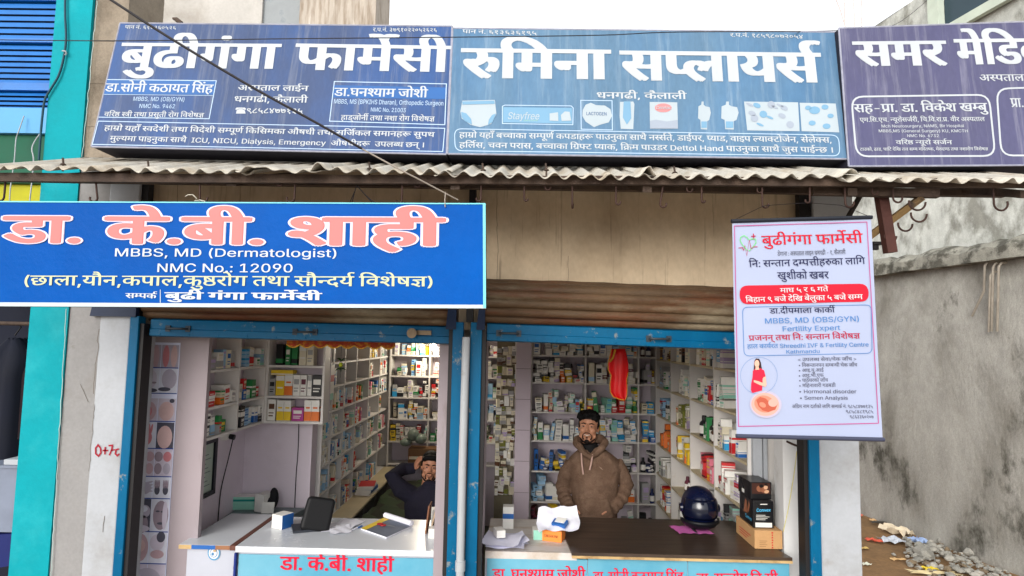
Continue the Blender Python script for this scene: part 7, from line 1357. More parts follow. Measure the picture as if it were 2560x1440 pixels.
mb = MB(); zt = zc1 - .045; mb.box((xa+.016, DF-.006, 0), (xb-.006, DF-.001, zt)); mb.build('front_print', M_aqua, dc)
mb = MB(); pd2 = upright(DF-.007); T(mb, 'डा. के.बी. शाही', pd2, (700, 1424), (983, 1429), 32, 24, vbold=10); mb.build('lettering', M_red, dc)
mb = MB(); mb.box((xa-.002, DF-.024, 0), (xa+.008, DF-.004, zc1-.036)); mb.build('corner_strip', flat('navy corner strip', S(24, 44, 120), .5), dc)
sd = thing('side_cabinet', 'white side cabinet with a round blue sticker next to the aqua desk', 'cabinet', (xs_, 3.7, 0))
mb = MB(); mb.add([(xs_, DF-.01, zc1-.02), (xa-.032, DF-.01, zc1-.02), (xa-.032, 4.10, zc1-.02), (xs_+.004, 4.10, zc1-.02), (xs_, DF-.01, zc1), (xa-.032, DF-.01, zc1), (xa-.032, 4.10, zc1), (xs_+.004, 4.10, zc1)], [(0,3,2,1),(4,5,6,7),(0,1,5,4),(1,2,6,5),(2,3,7,6),(3,0,4,7)]); mb.build('cabinet_top', M_ctop, sd)
mb = MB(); 
for k, (t0, t1) in enumerate(((0, .25), (.25, .72), (.72, 1))):
    mb.box((xs_ + (xa-.034-xs_)*t0, DF-.014, zc1-.022), (xs_ + (xa-.034-xs_)*t1, DF-.0105, zc1-.001), k)
mb.build('edge_strip', [M_woode, flat('blue edge tape', S(38, 96, 170), .5), mat('brown edge tape', S(150, 104, 74), .6, .1)], sd)
mb = MB(); mb.box((xa-.031, DF-.016, zc1-.024), (xa-.001, 4.10, zc1+.002)); mb.build('joint_strip', mat('brown joint wood', S(100, 62, 52), .6, .2), sd)
mb = MB(); mb.box((xs_+.04, DF+.005, 0), (xa-.004, 4.08, zc1-.024)); mb.build('cabinet_body', MATS['white cabinet paint'], sd)
ps = upright(DF+.002); mb = MB()
for r0, mi in ((17, 0), (13.5, 1), (10, 2), (8.5, 1)): patch(mb, ps, oval(535, 1382, r0*.93, r0*1.12, 28), mi, .001 + .0004*(17-r0))
patch(mb, ps, oval(533, 1384, 3, 4, 10), 2, .0075); patch(mb, ps, oval(538, 1376, 4, 3, 10), 3, .0075); mb.build('round_sticker', [flat('sticker blue', S(88, 150, 190), .5), flat('sticker white', S(222, 224, 228), .5), flat('sticker mid blue', S(70, 130, 176), .5), flat('sticker tan', S(190, 160, 120), .5)], sd)
mb = MB(); strip(mb, ps, [(585, 1399), (590, 1403), (595, 1399), (590, 1408), (585, 1399)], 1.5); strip(mb, ps, [(582, 1416), (594, 1416), (594, 1423), (582, 1423)], 1.2, True); mb.build('small_mark', flat('faint pencil grey', S(176, 178, 190), .6), sd)
# right hand counter
rc_ = thing('pharmacy_counter', 'long counter with dark wood top and aqua front panels in the hoodie man bay', 'counter', (.7, 3.8, 0))
x0, xm, x1 = at(1213, 1392, DF).x, at(1428, 1389, DF).x, at(1975, 1394, DF).x
zc2 = at(1700, 1386, DF-.02).z; xl2 = at(1412, 1340, 3.75).x
mb = MB(); mb.box((x0, DF-.005, zc2-.05), (xm+.03, 4.12, zc2-.012)); mb.build('bare_top', mat('worn pale board', S(206, 200, 196), .6, .08, 4, col2=S(176, 158, 136), thr=(.52, .7), sc2=3, stretch=(1, 4, 1)), rc_)
mb = MB(); P = [(xm-.0, DF-.03), (x1, DF-.03), (x1-.03, 3.62), (1.495, 3.72), (1.40, 4.15), (xm+.005, 4.15), (xm-.02, 3.78)]
mb.add([(a, c, zc2-.016) for a, c in P] + [(a, c, zc2) for a, c in P], [tuple(range(6, -1, -1)), tuple(range(7, 14))] + [(i, (i+1) % 7, (i+1) % 7 + 7, i+7) for i in range(7)]); mb.build('wood_top', M_wood, rc_)
mb = MB(); mb.box((xm+.002, DF-.034, zc2-.030), (x1, DF-.004, zc2-.0165)); mb.build('timber_edge', M_woode, rc_)
mb = MB(); mb.box((x0, DF+.004, 0), (x1-.01, DF+.04, zc2-.051)); mb.build('counter_body', MATS['white cabinet paint'], rc_)
pr = upright(DF-.004); e = [at(x, 1400, DF).x for x in (1217, 1469, 1719, 1973)]
for i in range(3):
    mb = MB(); mb.box((e[i]+.002, DF-.003, 0), (e[i+1]-.002, DF+.003, zc2-.045 if i == 0 else zc2-.034)); mb.build('front_panel', M_aqua, rc_)
mb = MB()
for s_, a, c in (('डा. घनश्याम जोशी', (1231, 1446), (1463, 1448)), ('डा. सोनी कठायत सिंह', (1483, 1453), (1708, 1454)), ('डा. सन्तोष वि.सी.', (1742, 1457), (1952, 1457))): T(mb, s_, pr, a, c, 23, 24, vbold=8)
mb.build('lettering', M_red, rc_)

# ================================================================ things on the desk
M_paper = mat('white paper', S(226, 226, 236), .7, .03, 6)
def ontop(px, py, z): 
    r = ray(px, py); return EYE + r*((z - EYE.z)/r.z)
def carton(name, lab, px, py, size, rz, mis, mats, z, cat='carton', parent=None):
    mb = MB(); p = ontop(px, py, z); mb.obox((p.x, p.y, z+.0008), size, rz=rz, mis=mis); return tag(mb.build(name, mats, bevel=.0015), lab, cat)
zd = zc1
carton('medicine_box', 'white and blue medicine box standing alone on the white desk', 706, 1318, (.085, .09, .082), -.45, [0, 0, 0, 1, 0, 0], [PAL['white'], PAL['blue']], zd)
lt = thing('card_terminal', 'black folded tablet case propped open on the white desk', 'tablet', tuple(ontop(780, 1335, zd)))
p = ontop(782, 1334, zd)
mb = MB(); n = 12
def tcase(a, w_, h, t):
    c_, s_ = math.cos(a), math.sin(a); return None
M4 = Matrix.Translation(p + Vector((0, .02, .004))) @ Matrix.Rotation(.42, 4, 'Z') @ Matrix.Rotation(-.2, 4, 'X') @ Matrix.Rotation(.2, 4, 'Y')
prof = rrect((-.075, .195), (.09, .195), (.088, 0), (-.085, 0), .03, 4)
mb.slab([M4 @ Vector((x, 0, y)) for x, y in prof], (M4.to_3x3() @ Vector((0, .045, 0)))); mb.build('case_lid', flat('black soft case', S(13, 13, 16), .6, .15), lt, bevel=.021, seg=5)
mb = MB(); M5 = Matrix.Translation(p + Vector((-.075, .05, .004))) @ Matrix.Rotation(.42, 4, 'Z'); mb.slab([M5 @ Vector(v) for v in ((-.06, -.05, 0), (.08, -.05, 0), (.08, .10, 0), (-.06, .10, 0))], (0, 0, .012)); mb.build('case_base', flat('dark grey key deck', S(50, 54, 62), .5), lt)
for i, (cx, cy, wd, ln, rz) in enumerate(((838, 1318, .13, .2, .1), (866, 1312, .15, .2, -.25), (850, 1326, .12, .16, .35))):
    mb = MB(); c_ = ontop(cx, cy, zd); R = Matrix.Rotation(rz, 3, 'Z'); rows = []
    for j in range(7): rows.append([Vector((c_.x, c_.y, zd + .0015 + .0015*i)) + R @ Vector((wd*(a/8-.5), ln*(j/6-.5), .006*math.sin(a*.7+j*.6+i)**2*(1 if i else .3))) for a in range(9)])
    mb.loft(rows, 0, False, True, closed=False); tag(mb.build('loose_paper', M_paper), ['loose sheet lying flat under the others beside the black tablet case', 'loose folded sheet turned toward the notepad', 'creased loose sheet closest to the desk edge'][i], 'paper', 'loose papers on the desk')
pn = thing('ballpoint_pen', 'white and blue ballpoint pen lying on the white desk', 'pen', tuple(ontop(885, 1323, zd)))
a, c = ontop(866, 1332, zd) + Vector((0, 0, .005)), ontop(905, 1317, zd) + Vector((0, 0, .005))
mb = MB(); mb.tube([a + (c-a)*.12, a + (c-a)*.7], .0042, 8); mb.build('barrel', M_paper, pn); mb = MB(); mb.tube([a + (c-a)*.7, c], .0048, 8); mb.build('cap', PAL['blue'], pn); mb = MB(); mb.tube([a, a + (c-a)*.12], [.0015, .004], 8); mb.build('tip', PAL['navy'], pn)
np_ = thing('notepad', 'grey topped notepad with yellow binding and curled up white page on the desk', 'notepad', tuple(ontop(965, 1325, zd)))
q = [ontop(902, 1325, zd), ontop(958, 1299, zd), ontop(1030, 1318, zd), ontop(966, 1347, zd)]
mb = MB(); mb.slab([v + Vector((0, 0, .001)) for v in q], (0, 0, .008), 0, 1); mb.build('pad_block', [mat('slate grey print', S(98, 106, 122), .6, .15, 10), M_paper], np_)
mb = MB(); mb.quad(*[v + Vector((0, 0, .0105)) for v in (q[0], q[1], q[1] + (q[2]-q[1])*.2, q[0] + (q[3]-q[0])*.2)]); mb.build('yellow_binding', PAL['yellow'], np_)
mb = MB(); a, c = q[1] + Vector((.01, .01, .026)), q[2] + Vector((0, .0, .022)); mb.tube([a, c], [.017, .016], 14); mb.tube([a + Vector((0, 0, .001)), a*.5+c*.5, c + Vector((.002, -.001, 0))], [.006, .006, .006], 8); mb.build('curled_page', M_paper, np_)
sc_ = thing('scissors', 'red handled scissors resting on the grey notepad', 'scissors', tuple(ontop(958, 1315, zd)))
b0 = ontop(958, 1318, zd) + Vector((0, 0, .0135))
for s_ in (-1, 1):
    mb = MB(); c_ = b0 + Vector((-.012*s_ - .012, .012*s_ + .008, 0)); mb.tube([c_ + Vector((.016*math.cos(t), .011*math.sin(t), 0)) for t in [k*math.pi/6 for k in range(13)]], .0042, 7, cap=False); mb.build('handle_loop', flat('red black scissor plastic', S(150, 28, 34), .4), sc_)
mb = MB(); mb.slab([b0 + Vector(v) for v in ((0, -.004, 0), (.075, -.03, 0), (.078, -.028, 0), (.006, .004, 0))], (0, 0, .002)); mb.build('blade', mat('scissor steel', S(120, 124, 130), .3, .1, metal=.8), sc_)
for i, (px, w_, h, lean, col) in enumerate(((1064, .008, .16, .10, 'brown'), (1075, .008, .19, .22, 'cream'))):
    mb = MB(); p = ontop(px, 1334, zd); mb.obox((p.x, p.y + .05, zd+.001), (w_, .12, h), ry=lean, mi=0); tag(mb.build('clip_board', [mat('brown hardboard', S(128, 84, 60), .6, .1) if i == 0 else mat('pale hardboard', S(176, 150, 124), .6, .1)]), ['brown hardboard slip standing upright at the desk end', 'pale hardboard slip leaning behind the brown one'][i], 'board', 'hardboard slips on the desk end')
carton('small_carton', 'small white carton standing below the hardboard slips at the desk end', 1082, 1343, (.05, .06, .055), .1, [0]*6, [PAL['white'], PAL['grey']], zd)
carton('tissue_carton', 'white rounded carton behind the small one at the desk end', 1090, 1312, (.06, .07, .1), .2, [0]*6, [PAL['white']], zd)
# grey table behind with cartons
gt = thing('grey_table', 'low grey green table in the mauve corner behind the desk', 'table', (-1.78, 4.38, 0))
zg = .90
q = [(-2.0, 4.15), (-1.62, 4.15), (-1.535, 4.62), (-2.02, 4.62)]
mb = MB(); mb.slab([(x, y, zg-.04) for x, y in q], (0, 0, .04)); mb.build('table_top', mat('grey green table sheet', S(116, 128, 132), .5, .1), gt)
mb = MB(); mb.box((-1.99, 4.17, .02), (-1.63, 4.6, zg-.045)); mb.build('table_body', mat('slate table front', S(70, 84, 94), .6, .1), gt)
carton('glove_carton', 'mint green glove carton on the grey table', 612, 1270, (.16, .11, .09), .12, [0, 1, 0, 0, 0, 0], [PAL['mint'], PAL['white']], zg)
gl_ = bpy.data.objects['glove_carton']; mb = MB(); q_ = ontop(612, 1270, zg)
for z_, h_ in ((.06, .014), (.02, .008)): mb.obox((q_.x - .03*(h_ < .01), q_.y, zg + z_), (.1625 if h_ > .01 else .08, .1125, h_), rz=.12)
lb_ = mb.build('label_band', flat('teal carton band', S(30, 140, 130), .45)); lb_.parent = gl_
carton('instrument_carton', 'white instrument carton with red stripe on the grey table', 660, 1275, (.075, .12, .12), -.25, [0, 0, 0, 0, 0, 0], [PAL['white']], zg)
carton('pill_carton', 'large white carton near the cord on the grey table', 700, 1252, (.10, .10, .10), -.2, [0, 0, 0, 0, 0, 0], [PAL['white']], zg)
mb = MB(); p = ontop(668, 1284, zg); mb.obox((p.x, p.y, zg+.001), (.085, .004, .075), rz=.1, rx=-.3, mi=0); tag(mb.build('leaflet', [PAL['white']]), 'white leaflet propped against the cartons on the grey table', 'leaflet')
bc = thing('black_pouch', 'crumpled black pouch lying behind the cartons on the grey table', 'pouch', (-1.78, 4.56, zg))
mb = MB(); mb.ball((-1.80, 4.55, zg+.05), (.06, .04, .05), 12, 8); mb.ball((-1.755, 4.56, zg+.08), (.035, .03, .075), 12, 8); mb.build('pouch_body', flat('black pouch nylon', S(20, 20, 26), .7), bc)

# ================================================================ things on the pharmacy counter
zp = zc2 - .012
for i in range(6):
    mb = MB(); c_ = ontop(1262 + rnd.uniform(-8, 8), 1352 + rnd.uniform(-6, 6), zp + .007*i); R = Matrix.Rotation(rnd.uniform(-.35, .35), 3, 'Z'); rows = []
    for j in range(7): rows.append([Vector((c_.x, c_.y, zp + .002 + .007*i)) + R @ Vector((.21*(a/9-.5), .2*(j/6-.5), .004*math.sin(a*.9+j*.7+i*2)+.016*(abs(a/9-.5)*2)**3*(i % 2))) for a in range(10)])
    mb.loft(rows, 0, False, True, closed=False); o = tag(mb.build('bill_paper', mat('pale lilac bill paper', S(222, 222, 240), .7, .04)), ['lowest rumpled bill in the paper pile by the blue post', 'second bill from the base of the paper pile', 'curled bill in the lower middle of the paper pile', 'bill in the upper middle of the paper pile', 'curled bill just below the top of the paper pile', 'topmost bill on the paper pile by the blue post'][i], 'paper', 'bills piled on the counter')
zq = zp + .048
carton('tube_carton', 'small white carton lying on the paper pile', 1248, 1340, (.05, .08, .04), .3, [0, 0, 0, 0, 0, 0], [PAL['white']], zq)
mb = MB(); p = ontop(1270, 1322, zp); mb.obox((p.x, p.y+.03, zp+.001), (.065, .065, .13), mis=[0, 0, 0, 0, 0, 0]); mb.obox((p.x, p.y+.03, zp+.06), (.067, .067, .03), mi=1); tag(mb.build('cotton_carton', [PAL['white'], PAL['blue']]), 'white carton with blue band standing behind the paper pile', 'carton')
carton('green_carton', 'mint carton with red square beside the orange box', 1348, 1345, (.075, .08, .055), .05, [0, 0, 1, 0, 0, 0], [PAL['white'], PAL['mint']], zp)
mb = MB(); p = ontop(1345, 1345, zp); mb.box((p.x-.012, p.y-.0425, zp+.02), (p.x+.012, p.y-.0415, zp+.04)); 
mb2 = MB(); p = ontop(1385, 1352, zp); mb2.obox((p.x, p.y+.02, zp+.001), (.115, .09, .062), rz=-.32, mis=[0, 0, 0, 0, 0, 0]); ob = tag(mb2.build('orange_carton', mat('orange carton print', S(240, 140, 62), .45, .05), bevel=.0015), 'orange medicine carton holding up the crumpled white wrapper', 'carton')
R = Matrix.Rotation(-.32, 3, 'Z'); n_ = R @ Vector((0, -1, 0)); c0 = Vector((p.x, p.y+.02, zp+.03)) + n_*.0465; po_ = Plane(c0, n_)
mb = MB(); a = proj(c0 - R @ Vector((.045, 0, .004))); b_ = proj(c0 + R @ Vector((.035, 0, -.004))); T(mb, 'CRESAR FM', po_, a[:2], b_[:2], 6, 14, eps=.001); L_ = mb.build('lettering', flat('brown carton ink', S(120, 60, 40), .5), None); L_.parent = ob
wr = thing('paper_wrapper', 'crumpled white paper wrapper with a blue pack on the orange carton', 'wrapper', (p.x, p.y, zp+.065))
mb = MB(); rows = []
for j in range(10):
    r_ = []
    for a in range(13):
        u, v = a/12-.5, j/9-.5; r_.append(Vector((p.x+.025+u*.26*(1-.25*abs(v)), p.y+.03+v*.15+.02*u, zp + .078 + .05*(v+.35) + .09*max(0, v) + .006*math.sin(a*1.1+j*.7)+.004*math.sin(a*.6-j*1.2) - .05*max(0, abs(u)-.3) + .05*max(0, u-.25))))
    rows.append(r_)
mb.loft(rows, 0, False, True, closed=False); mb.build('wrapper_sheet', M_paper, wr)
mb = MB(); mb.obox((p.x+.035, p.y+.005, zp+.088), (.085, .05, .022), rz=-.5, rx=.35, mi=0); mb.obox((p.x+.04, p.y+.012, zp+.105), (.06, .045, .012), rz=-.5, rx=.35, mi=1); mb.build('blue_pack', [PAL['blue'], PAL['white']], wr)
# pink cloth and helmet
p = ontop(1745, 1335, zc2)
mb = MB(); rows = []
for j in range(8): rows.append([Vector((p.x - .01 + .21*(a/12-.5) - .03*(j/7), p.y + .06 + .15*(j/7-.5), zc2 + .003 + .006*abs(math.sin(a*.9+j*1.3)))) for a in range(13)])
mb.loft(rows, 0, False, True, closed=False); tag(mb.build('pink_cloth', mat('magenta pink cloth', S(206, 104, 176), .8, .15, 10)), 'magenta pink cloth spread under the blue helmet', 'cloth')
hp = thing('motorcycle_helmet', 'glossy dark blue full face helmet on the pink cloth', 'helmet', (p.x+.03, p.y+.08, zc2+.01))
hc = Vector((p.x + .035, p.y + .10, zc2 + .132)); M_hel = mat('dark blue helmet lacquer', S(6, 14, 44), .28, .06, 4, spec=.45, coat=.25)
mb = MB(); n = 28; rings = []
for j in range(17):
    a = -1.02 + (math.pi/2 + 1.02)*j/16*.985
    rings.append([hc + Vector((.108*math.cos(a)**.9*math.cos(2*math.pi*k/n), (.130 if math.sin(2*math.pi*k/n) > 0 else .120)*math.cos(a)**.9*math.sin(2*math.pi*k/n), .127*math.sin(a))) for k in range(n)])
mb.loft(rings, 0, True, True); mb.build('shell', M_hel, hp)
mb = MB(); rows = []
for j in range(9):
    el = -.38 + .92*j/8; rows.append([hc + Vector((.115*math.cos(el)*math.sin(az), -.130*math.cos(el)*math.cos(az), .129*math.sin(el))) for az in [-1.25 + 2.5*k/20 for k in range(21)]])
mb.loft(rows, 0, False, True, closed=False); o = mb.build('visor', mat('smoked visor', S(8, 14, 36), .16, 0, spec=.5, coat=.3), hp); o.modifiers.new('t', 'SOLIDIFY').thickness = .003
mb = MB(); rows = []
for el, rr in ((-.48, 1.05), (-.58, 1.12), (-.80, 1.12), (-.95, 1.02)):
    rows.append([hc + Vector((.115*rr*math.cos(el)*math.sin(az), -.13*rr*math.cos(el)*math.cos(az), .127*math.sin(el))) for az in [-1.5 + 3.0*k/20 for k in range(21)]])
mb.loft(rows, 0, False, True, closed=False); o = mb.build('chin_bar', flat('matt black helmet chin', S(10, 12, 18), .5), hp); o.modifiers.new('t', 'SOLIDIFY').thickness = .012
for s_ in (-1, 1):
    mb = MB(); mb.tube([hc + Vector((s_*.107, -.01, 0)), hc + Vector((s_*.121, -.01, 0))], [.028, .022], 16); mb.build('visor_pivot', M_hel, hp)
mb = MB(); mb.tube([hc + Vector((-.06, -.05, -.11)), hc + Vector((-.03, -.12, -.137)), hc + Vector((.02, -.15, -.137)), hc + Vector((.06, -.13, -.137))], .006, 6); mb.build('strap', PAL['black'], hp)
# cardboard box and two black packs
def pack(name, lab, size, c, rz, front, side, top, cat):
    mb = MB(); mb.obox(c, size, rz=rz, mis=[2, 2, 0, 1, 1, 1]); r = thing(name, lab, cat, tuple(c)); mb.build('box_body', [front, side, top], r, bevel=.002)
    R = Matrix.Rotation(rz, 3, 'Z'); nf = R @ Vector((0, -1, 0)); fp = Plane(Vector(c) + nf*(size[1]/2+.0005), nf); nl = R @ Vector((-1, 0, 0)); lp_ = Plane(Vector(c) + nl*(size[0]/2+.0005), nl)
    U = R @ Vector((1, 0, 0)); V = R @ Vector((0, 1, 0)); c = Vector(c)
    F_ = lambda u, v: proj(c + nf*size[1]/2 + U*u*size[0] + Vector((0, 0, v*size[2])))[:2]
    G_ = lambda u, v: proj(c + nl*size[0]/2 - V*u*size[1] + Vector((0, 0, v*size[2])))[:2]
    return r, fp, lp_, F_, G_
M_card = mat('brown corrugated cardboard', S(196, 152, 104), .8, .06, 6, fine=.03); M_bk = mat('black glossy carton', S(18, 18, 22), .3, .1, spec=.5); M_bkt = mat('dark carton lid', S(44, 42, 44), .35, .2)
rzb = .0; pc = ontop(1925, 1374, zc2); cb_ = Vector((pc.x - .005, pc.y + .155, zc2 + .001))
k1, f1, l1, F1, G1 = pack('cardboard_box', 'brown cardboard box with red stamped words under the black cartons', (.155, .30, .10), cb_, rzb, M_card, M_card, M_card, 'cardboard box')
mb = MB()
for i in range(7): patch(mb, f1, [F1(.10 + .012*(i % 2), .04+.135*i), F1(.17 - .01*(i % 3), .05+.135*i), F1(.16, .12+.135*i), F1(.11, .13+.135*i)], 0, .001)
for i in range(4): patch(mb, f1, [F1(-.33, .45-.1*i), F1(-.05-.05*(i % 2), .45-.1*i), F1(-.05-.05*(i % 2), .42-.1*i), F1(-.33, .42-.1*i)], 1, .001)
for i in range(3): patch(mb, l1, [G1(-.3, .55-.14*i), G1(.3-.1*i, .55-.14*i), G1(.3-.1*i, .50-.14*i), G1(-.3, .50-.14*i)], 0, .001)
mb.build('stamped_print', [flat('red stamp ink', S(196, 60, 50), .7), flat('brown stamp ink', S(150, 112, 74), .7)], k1)
def figures(mb, pl_, fn):
    for (u, v, ru, rv, rot, mi) in ((-.08, .62, .16, .2, .6, 0), (.1, .55, .18, .16, -.4, 0), (.22, .7, .1, .12, .2, 1), (.0, .78, .1, .1, 0, 2), (.26, .45, .12, .1, .3, 1), (.24, .86, .07, .07, 0, 2)):
        a = [fn(u + ru*math.cos(t)*math.cos(rot) - rv*math.sin(t)*math.sin(rot)*.6, v + ru*math.cos(t)*math.sin(rot) + rv*math.sin(t)*math.cos(rot)) for t in [2*math.pi*k/14 for k in range(14)]]
        patch(mb, pl_, a, mi, .001 + .0004*mi)
FIG = [flat('print bronze skin', S(150, 96, 70), .4), flat('print light skin', S(214, 168, 134), .4), flat('print black hair', S(20, 14, 14), .4)]
k2, f2, l2, F2, G2 = pack('black_carton', 'lower black carton with blue lettering on the cardboard box', (.115, .22, .150), cb_ + Vector((-.012, .0, .102)), rzb, M_bk, M_bk, M_bkt, 'carton')
mb = MB(); T(mb, 'Convex', f2, F2(-.34, .60), F2(.36, .62), 8, 20, eps=.001, slant=.15); T(mb, 'Convex', l2, G2(-.05, .2), G2(.4, .2), 9, 20, eps=.001, slant=.15); mb.build('lettering', flat('ice blue print', S(90, 190, 236), .4), k2)
mb = MB(); patch(mb, f2, [F2(-.4, .03), F2(.42, .03), F2(.42, .20), F2(-.4, .20)], 0); 
for i in range(4): patch(mb, f2, [F2(-.36, .30+.055*i), F2(.1+.1*(i % 3), .30+.055*i), F2(.1+.1*(i % 3), .318+.055*i), F2(-.36, .318+.055*i)], 0)
patch(mb, f2, [F2(-.15, .86), F2(.2, .87), F2(.2, .90), F2(-.15, .89)], 0); patch(mb, l2, [G2(-.2, .35), G2(-.05, .9), G2(.05, .85), G2(.12, .4)], 1); patch(mb, l2, [G2(.1, .5), G2(.2, .92), G2(.28, .8), G2(.2, .45)], 1); mb.build('picture_print', [PAL['white'], FIG[0]], k2)
k3, f3, l3, F3, G3 = pack('black_carton', 'upper black carton with a bronze picture and slanted top', (.12, .19, .095), cb_ + Vector((-.012, .02, .254)), rzb + .03, M_bk, M_bk, M_bkt, 'carton')
mb = MB(); patch(mb, f3, [F3(-.44, .32), F3(.44, .32), F3(.44, .95), F3(-.44, .95)], 3, .0006); figures(mb, f3, F3); mb.build('picture_print', FIG + [flat('print dark brown', S(70, 40, 32), .4)], k3)
mb = MB(); patch(mb, l3, [G3(-.2, .12), G3(.0, .12), G3(.0, .35), G3(-.2, .35)], 0); mb.build('label_print', PAL['white'], k3)

# ================================================================ people
def bake(mb, name, m, parent, voxel, smooth=4, sm=True):
    """join the overlapping shapes of mb into one continuous skin"""
    o = mb.build(name, m, parent)
    md = o.modifiers.new('r', 'REMESH'); md.mode = 'VOXEL'; md.voxel_size = voxel; md.use_smooth_shade = True
    if smooth: md = o.modifiers.new('s', 'SMOOTH'); md.factor = .5; md.iterations = smooth
    dg = bpy.context.evaluated_depsgraph_get(); me = bpy.data.meshes.new_from_object(o.evaluated_get(dg)); o.modifiers.clear()
    old = o.data; o.data = me; me.name = name; bpy.data.meshes.remove(old)
    me.materials.clear()
    for q in (m if isinstance(m, (list, tuple)) else [m]): me.materials.append(q)
    for p_ in me.polygons: p_.use_smooth = True; p_.material_index = 0
    return o
def head_shapes(mb, M):
    R = M.to_3x3(); P = lambda x, y, z: M @ Vector((x, y, z))
    B = lambda c, r, rot=None: mb.ball(P(*c), r, 16, 12, rot=R if rot is None else R @ rot)
    B((0, .012, .150), (.074, .094, .088)); B((0, -.022, .092), (.062, .070, .088)); B((0, -.034, .040), (.046, .052, .040)); B((0, -.068, .018), (.026, .022, .018))
    mb.tube([P(0, -.086, .132), P(0, -.100, .108), P(0, -.110, .090)], [.007, .009, .0125], 10); B((.010, -.098, .086), (.008, .010, .007)); B((-.010, -.098, .086), (.008, .010, .007))
    for s in (-1, 1):
        B((s*.071, .006, .108), (.009, .019, .032)); B((s*.034, -.066, .092), (.024, .020, .020)); B((s*.030, -.083, .134), (.024, .010, .008)); B((s*.052, -.03, .05), (.012, .03, .022))
    B((0, -.089, .060), (.023, .010, .006)); B((0, -.088, .050), (.020, .010, .006))
    mb.tube([P(0, .01, .06), P(0, .022, -.02), P(0, .03, -.11)], [.052, .054, .062], 16)
def face_bits(M, root, M_sk, hairm, beard, smile):
    R = M.to_3x3(); P = lambda x, y, z: M @ Vector((x, y, z))
    for s in (-1, 1):
        mb = MB(); mb.ball(P(s*.030, -.0835, .120), (.0115, .005, .0042), 12, 8, 0, rot=R); mb.ball(P(s*.030, -.0885, .120), (.0058, .003, .0046), 10, 6, 1, rot=R); mb.build('eye', [flat('eye white', S(150, 138, 130), .35), flat('dark iris', S(24, 16, 14), .3)], root)
        mb = MB(); mb.tube([P(s*.012, -.094, .137), P(s*.030, -.096, .1425), P(s*.050, -.083, .137)], [.0035, .0048, .002], 8); mb.build('eyebrow', hairm, root)
        mb = MB(); mb.tube([P(s*.016, -.089, .1245), P(s*.030, -.092, .1275), P(s*.044, -.084, .1235)], .0022, 6); mb.build('eyelid', M_sk, root)
    mb = MB()
    if smile:
        mb.tube([P(-.022, -.091, .062), P(0, -.0995, .0555), P(.022, -.091, .062)], [.002, .0042, .002], 8, 1); mb.tube([P(-.025, -.089, .063), P(0, -.0985, .0515), P(.025, -.089, .063)], [.002, .0032, .002], 8, 0)
    else: mb.tube([P(-.022, -.092, .056), P(0, -.0985, .0545), P(.022, -.092, .056)], [.002, .003, .002], 8, 0)
    mb.build('mouth', [flat('lip tone', S(132, 74, 66), .5), flat('tooth white', S(226, 218, 206), .3)], root)
    mb = MB()
    mb.tube([P(-.030, -.086, .062), P(-.014, -.100, .074), P(0, -.103, .0735), P(.014, -.100, .074), P(.030, -.086, .062)], [.0022, .0042, .0036, .0042, .0022], 8)
    for s in (-1, 1): mb.tube([P(s*.030, -.086, .062), P(s*.034, -.080, .045), P(s*.026, -.078, .024)], [.0032, .0048, .006], 8); mb.tube([P(s*.069, -.02, .10), P(s*.066, -.03, .07), P(s*.056, -.05, .035), P(s*.034, -.072, .012), P(0, -.084, .003)], [.002, .0035, .0045*beard, .007*beard, .010*beard], 8)
    mb.ball(P(0, -.086, .016), (.022*beard, .010, .015*beard), 12, 8, rot=R); mb.ball(P(0, -.094, .038), (.010, .005, .006), 8, 6, rot=R)
    bake(mb, 'beard', mat('dark brown beard', S(34, 24, 21), .7, .25, 60, .3, spec=.2), root, .0028, 2)
def hand_shapes(mb, wr, d, side, up, curl=.7, sc=1.0):
    """palm, five unequal bent fingers: wr wrist, d pointing direction, side toward the thumb, up the back of the hand"""
    d = d.normalized(); side = (side - d*side.dot(d)).normalized(); up = side.cross(d) if up is None else up.normalized()
    pc = wr + d*.045*sc
    R = Matrix((side, d, up)).transposed(); mb.ball(pc, (.038*sc, .05*sc, .016*sc), 12, 8, rot=R)
    for k, (off, ln, r) in enumerate(((.028, .072, .0085), (.010, .080, .009), (-.009, .074, .0085), (-.027, .058, .0075))):
        b_ = wr + d*.085*sc + side*off*sc; p1_ = b_ + (d*math.cos(curl*.5) - up*math.sin(curl*.5))*ln*.45*sc; p2_ = p1_ + (d*math.cos(curl*1.3) - up*math.sin(curl*1.3))*ln*.32*sc; p3_ = p2_ + (d*math.cos(curl*2) - up*math.sin(curl*2))*ln*.25*sc
        mb.tube([b_ - d*.02*sc, b_, p1_, p2_, p3_], [r*sc, r*1.05*sc, r*sc, r*.92*sc, r*.75*sc], 10)
    t0 = wr + d*.02*sc + side*.028*sc; mb.tube([t0, t0 + (d*.6 + side*.7)*.035*sc, t0 + (d*.95 + side*.55)*.062*sc], [.012*sc, .010*sc, .008*sc], 10)

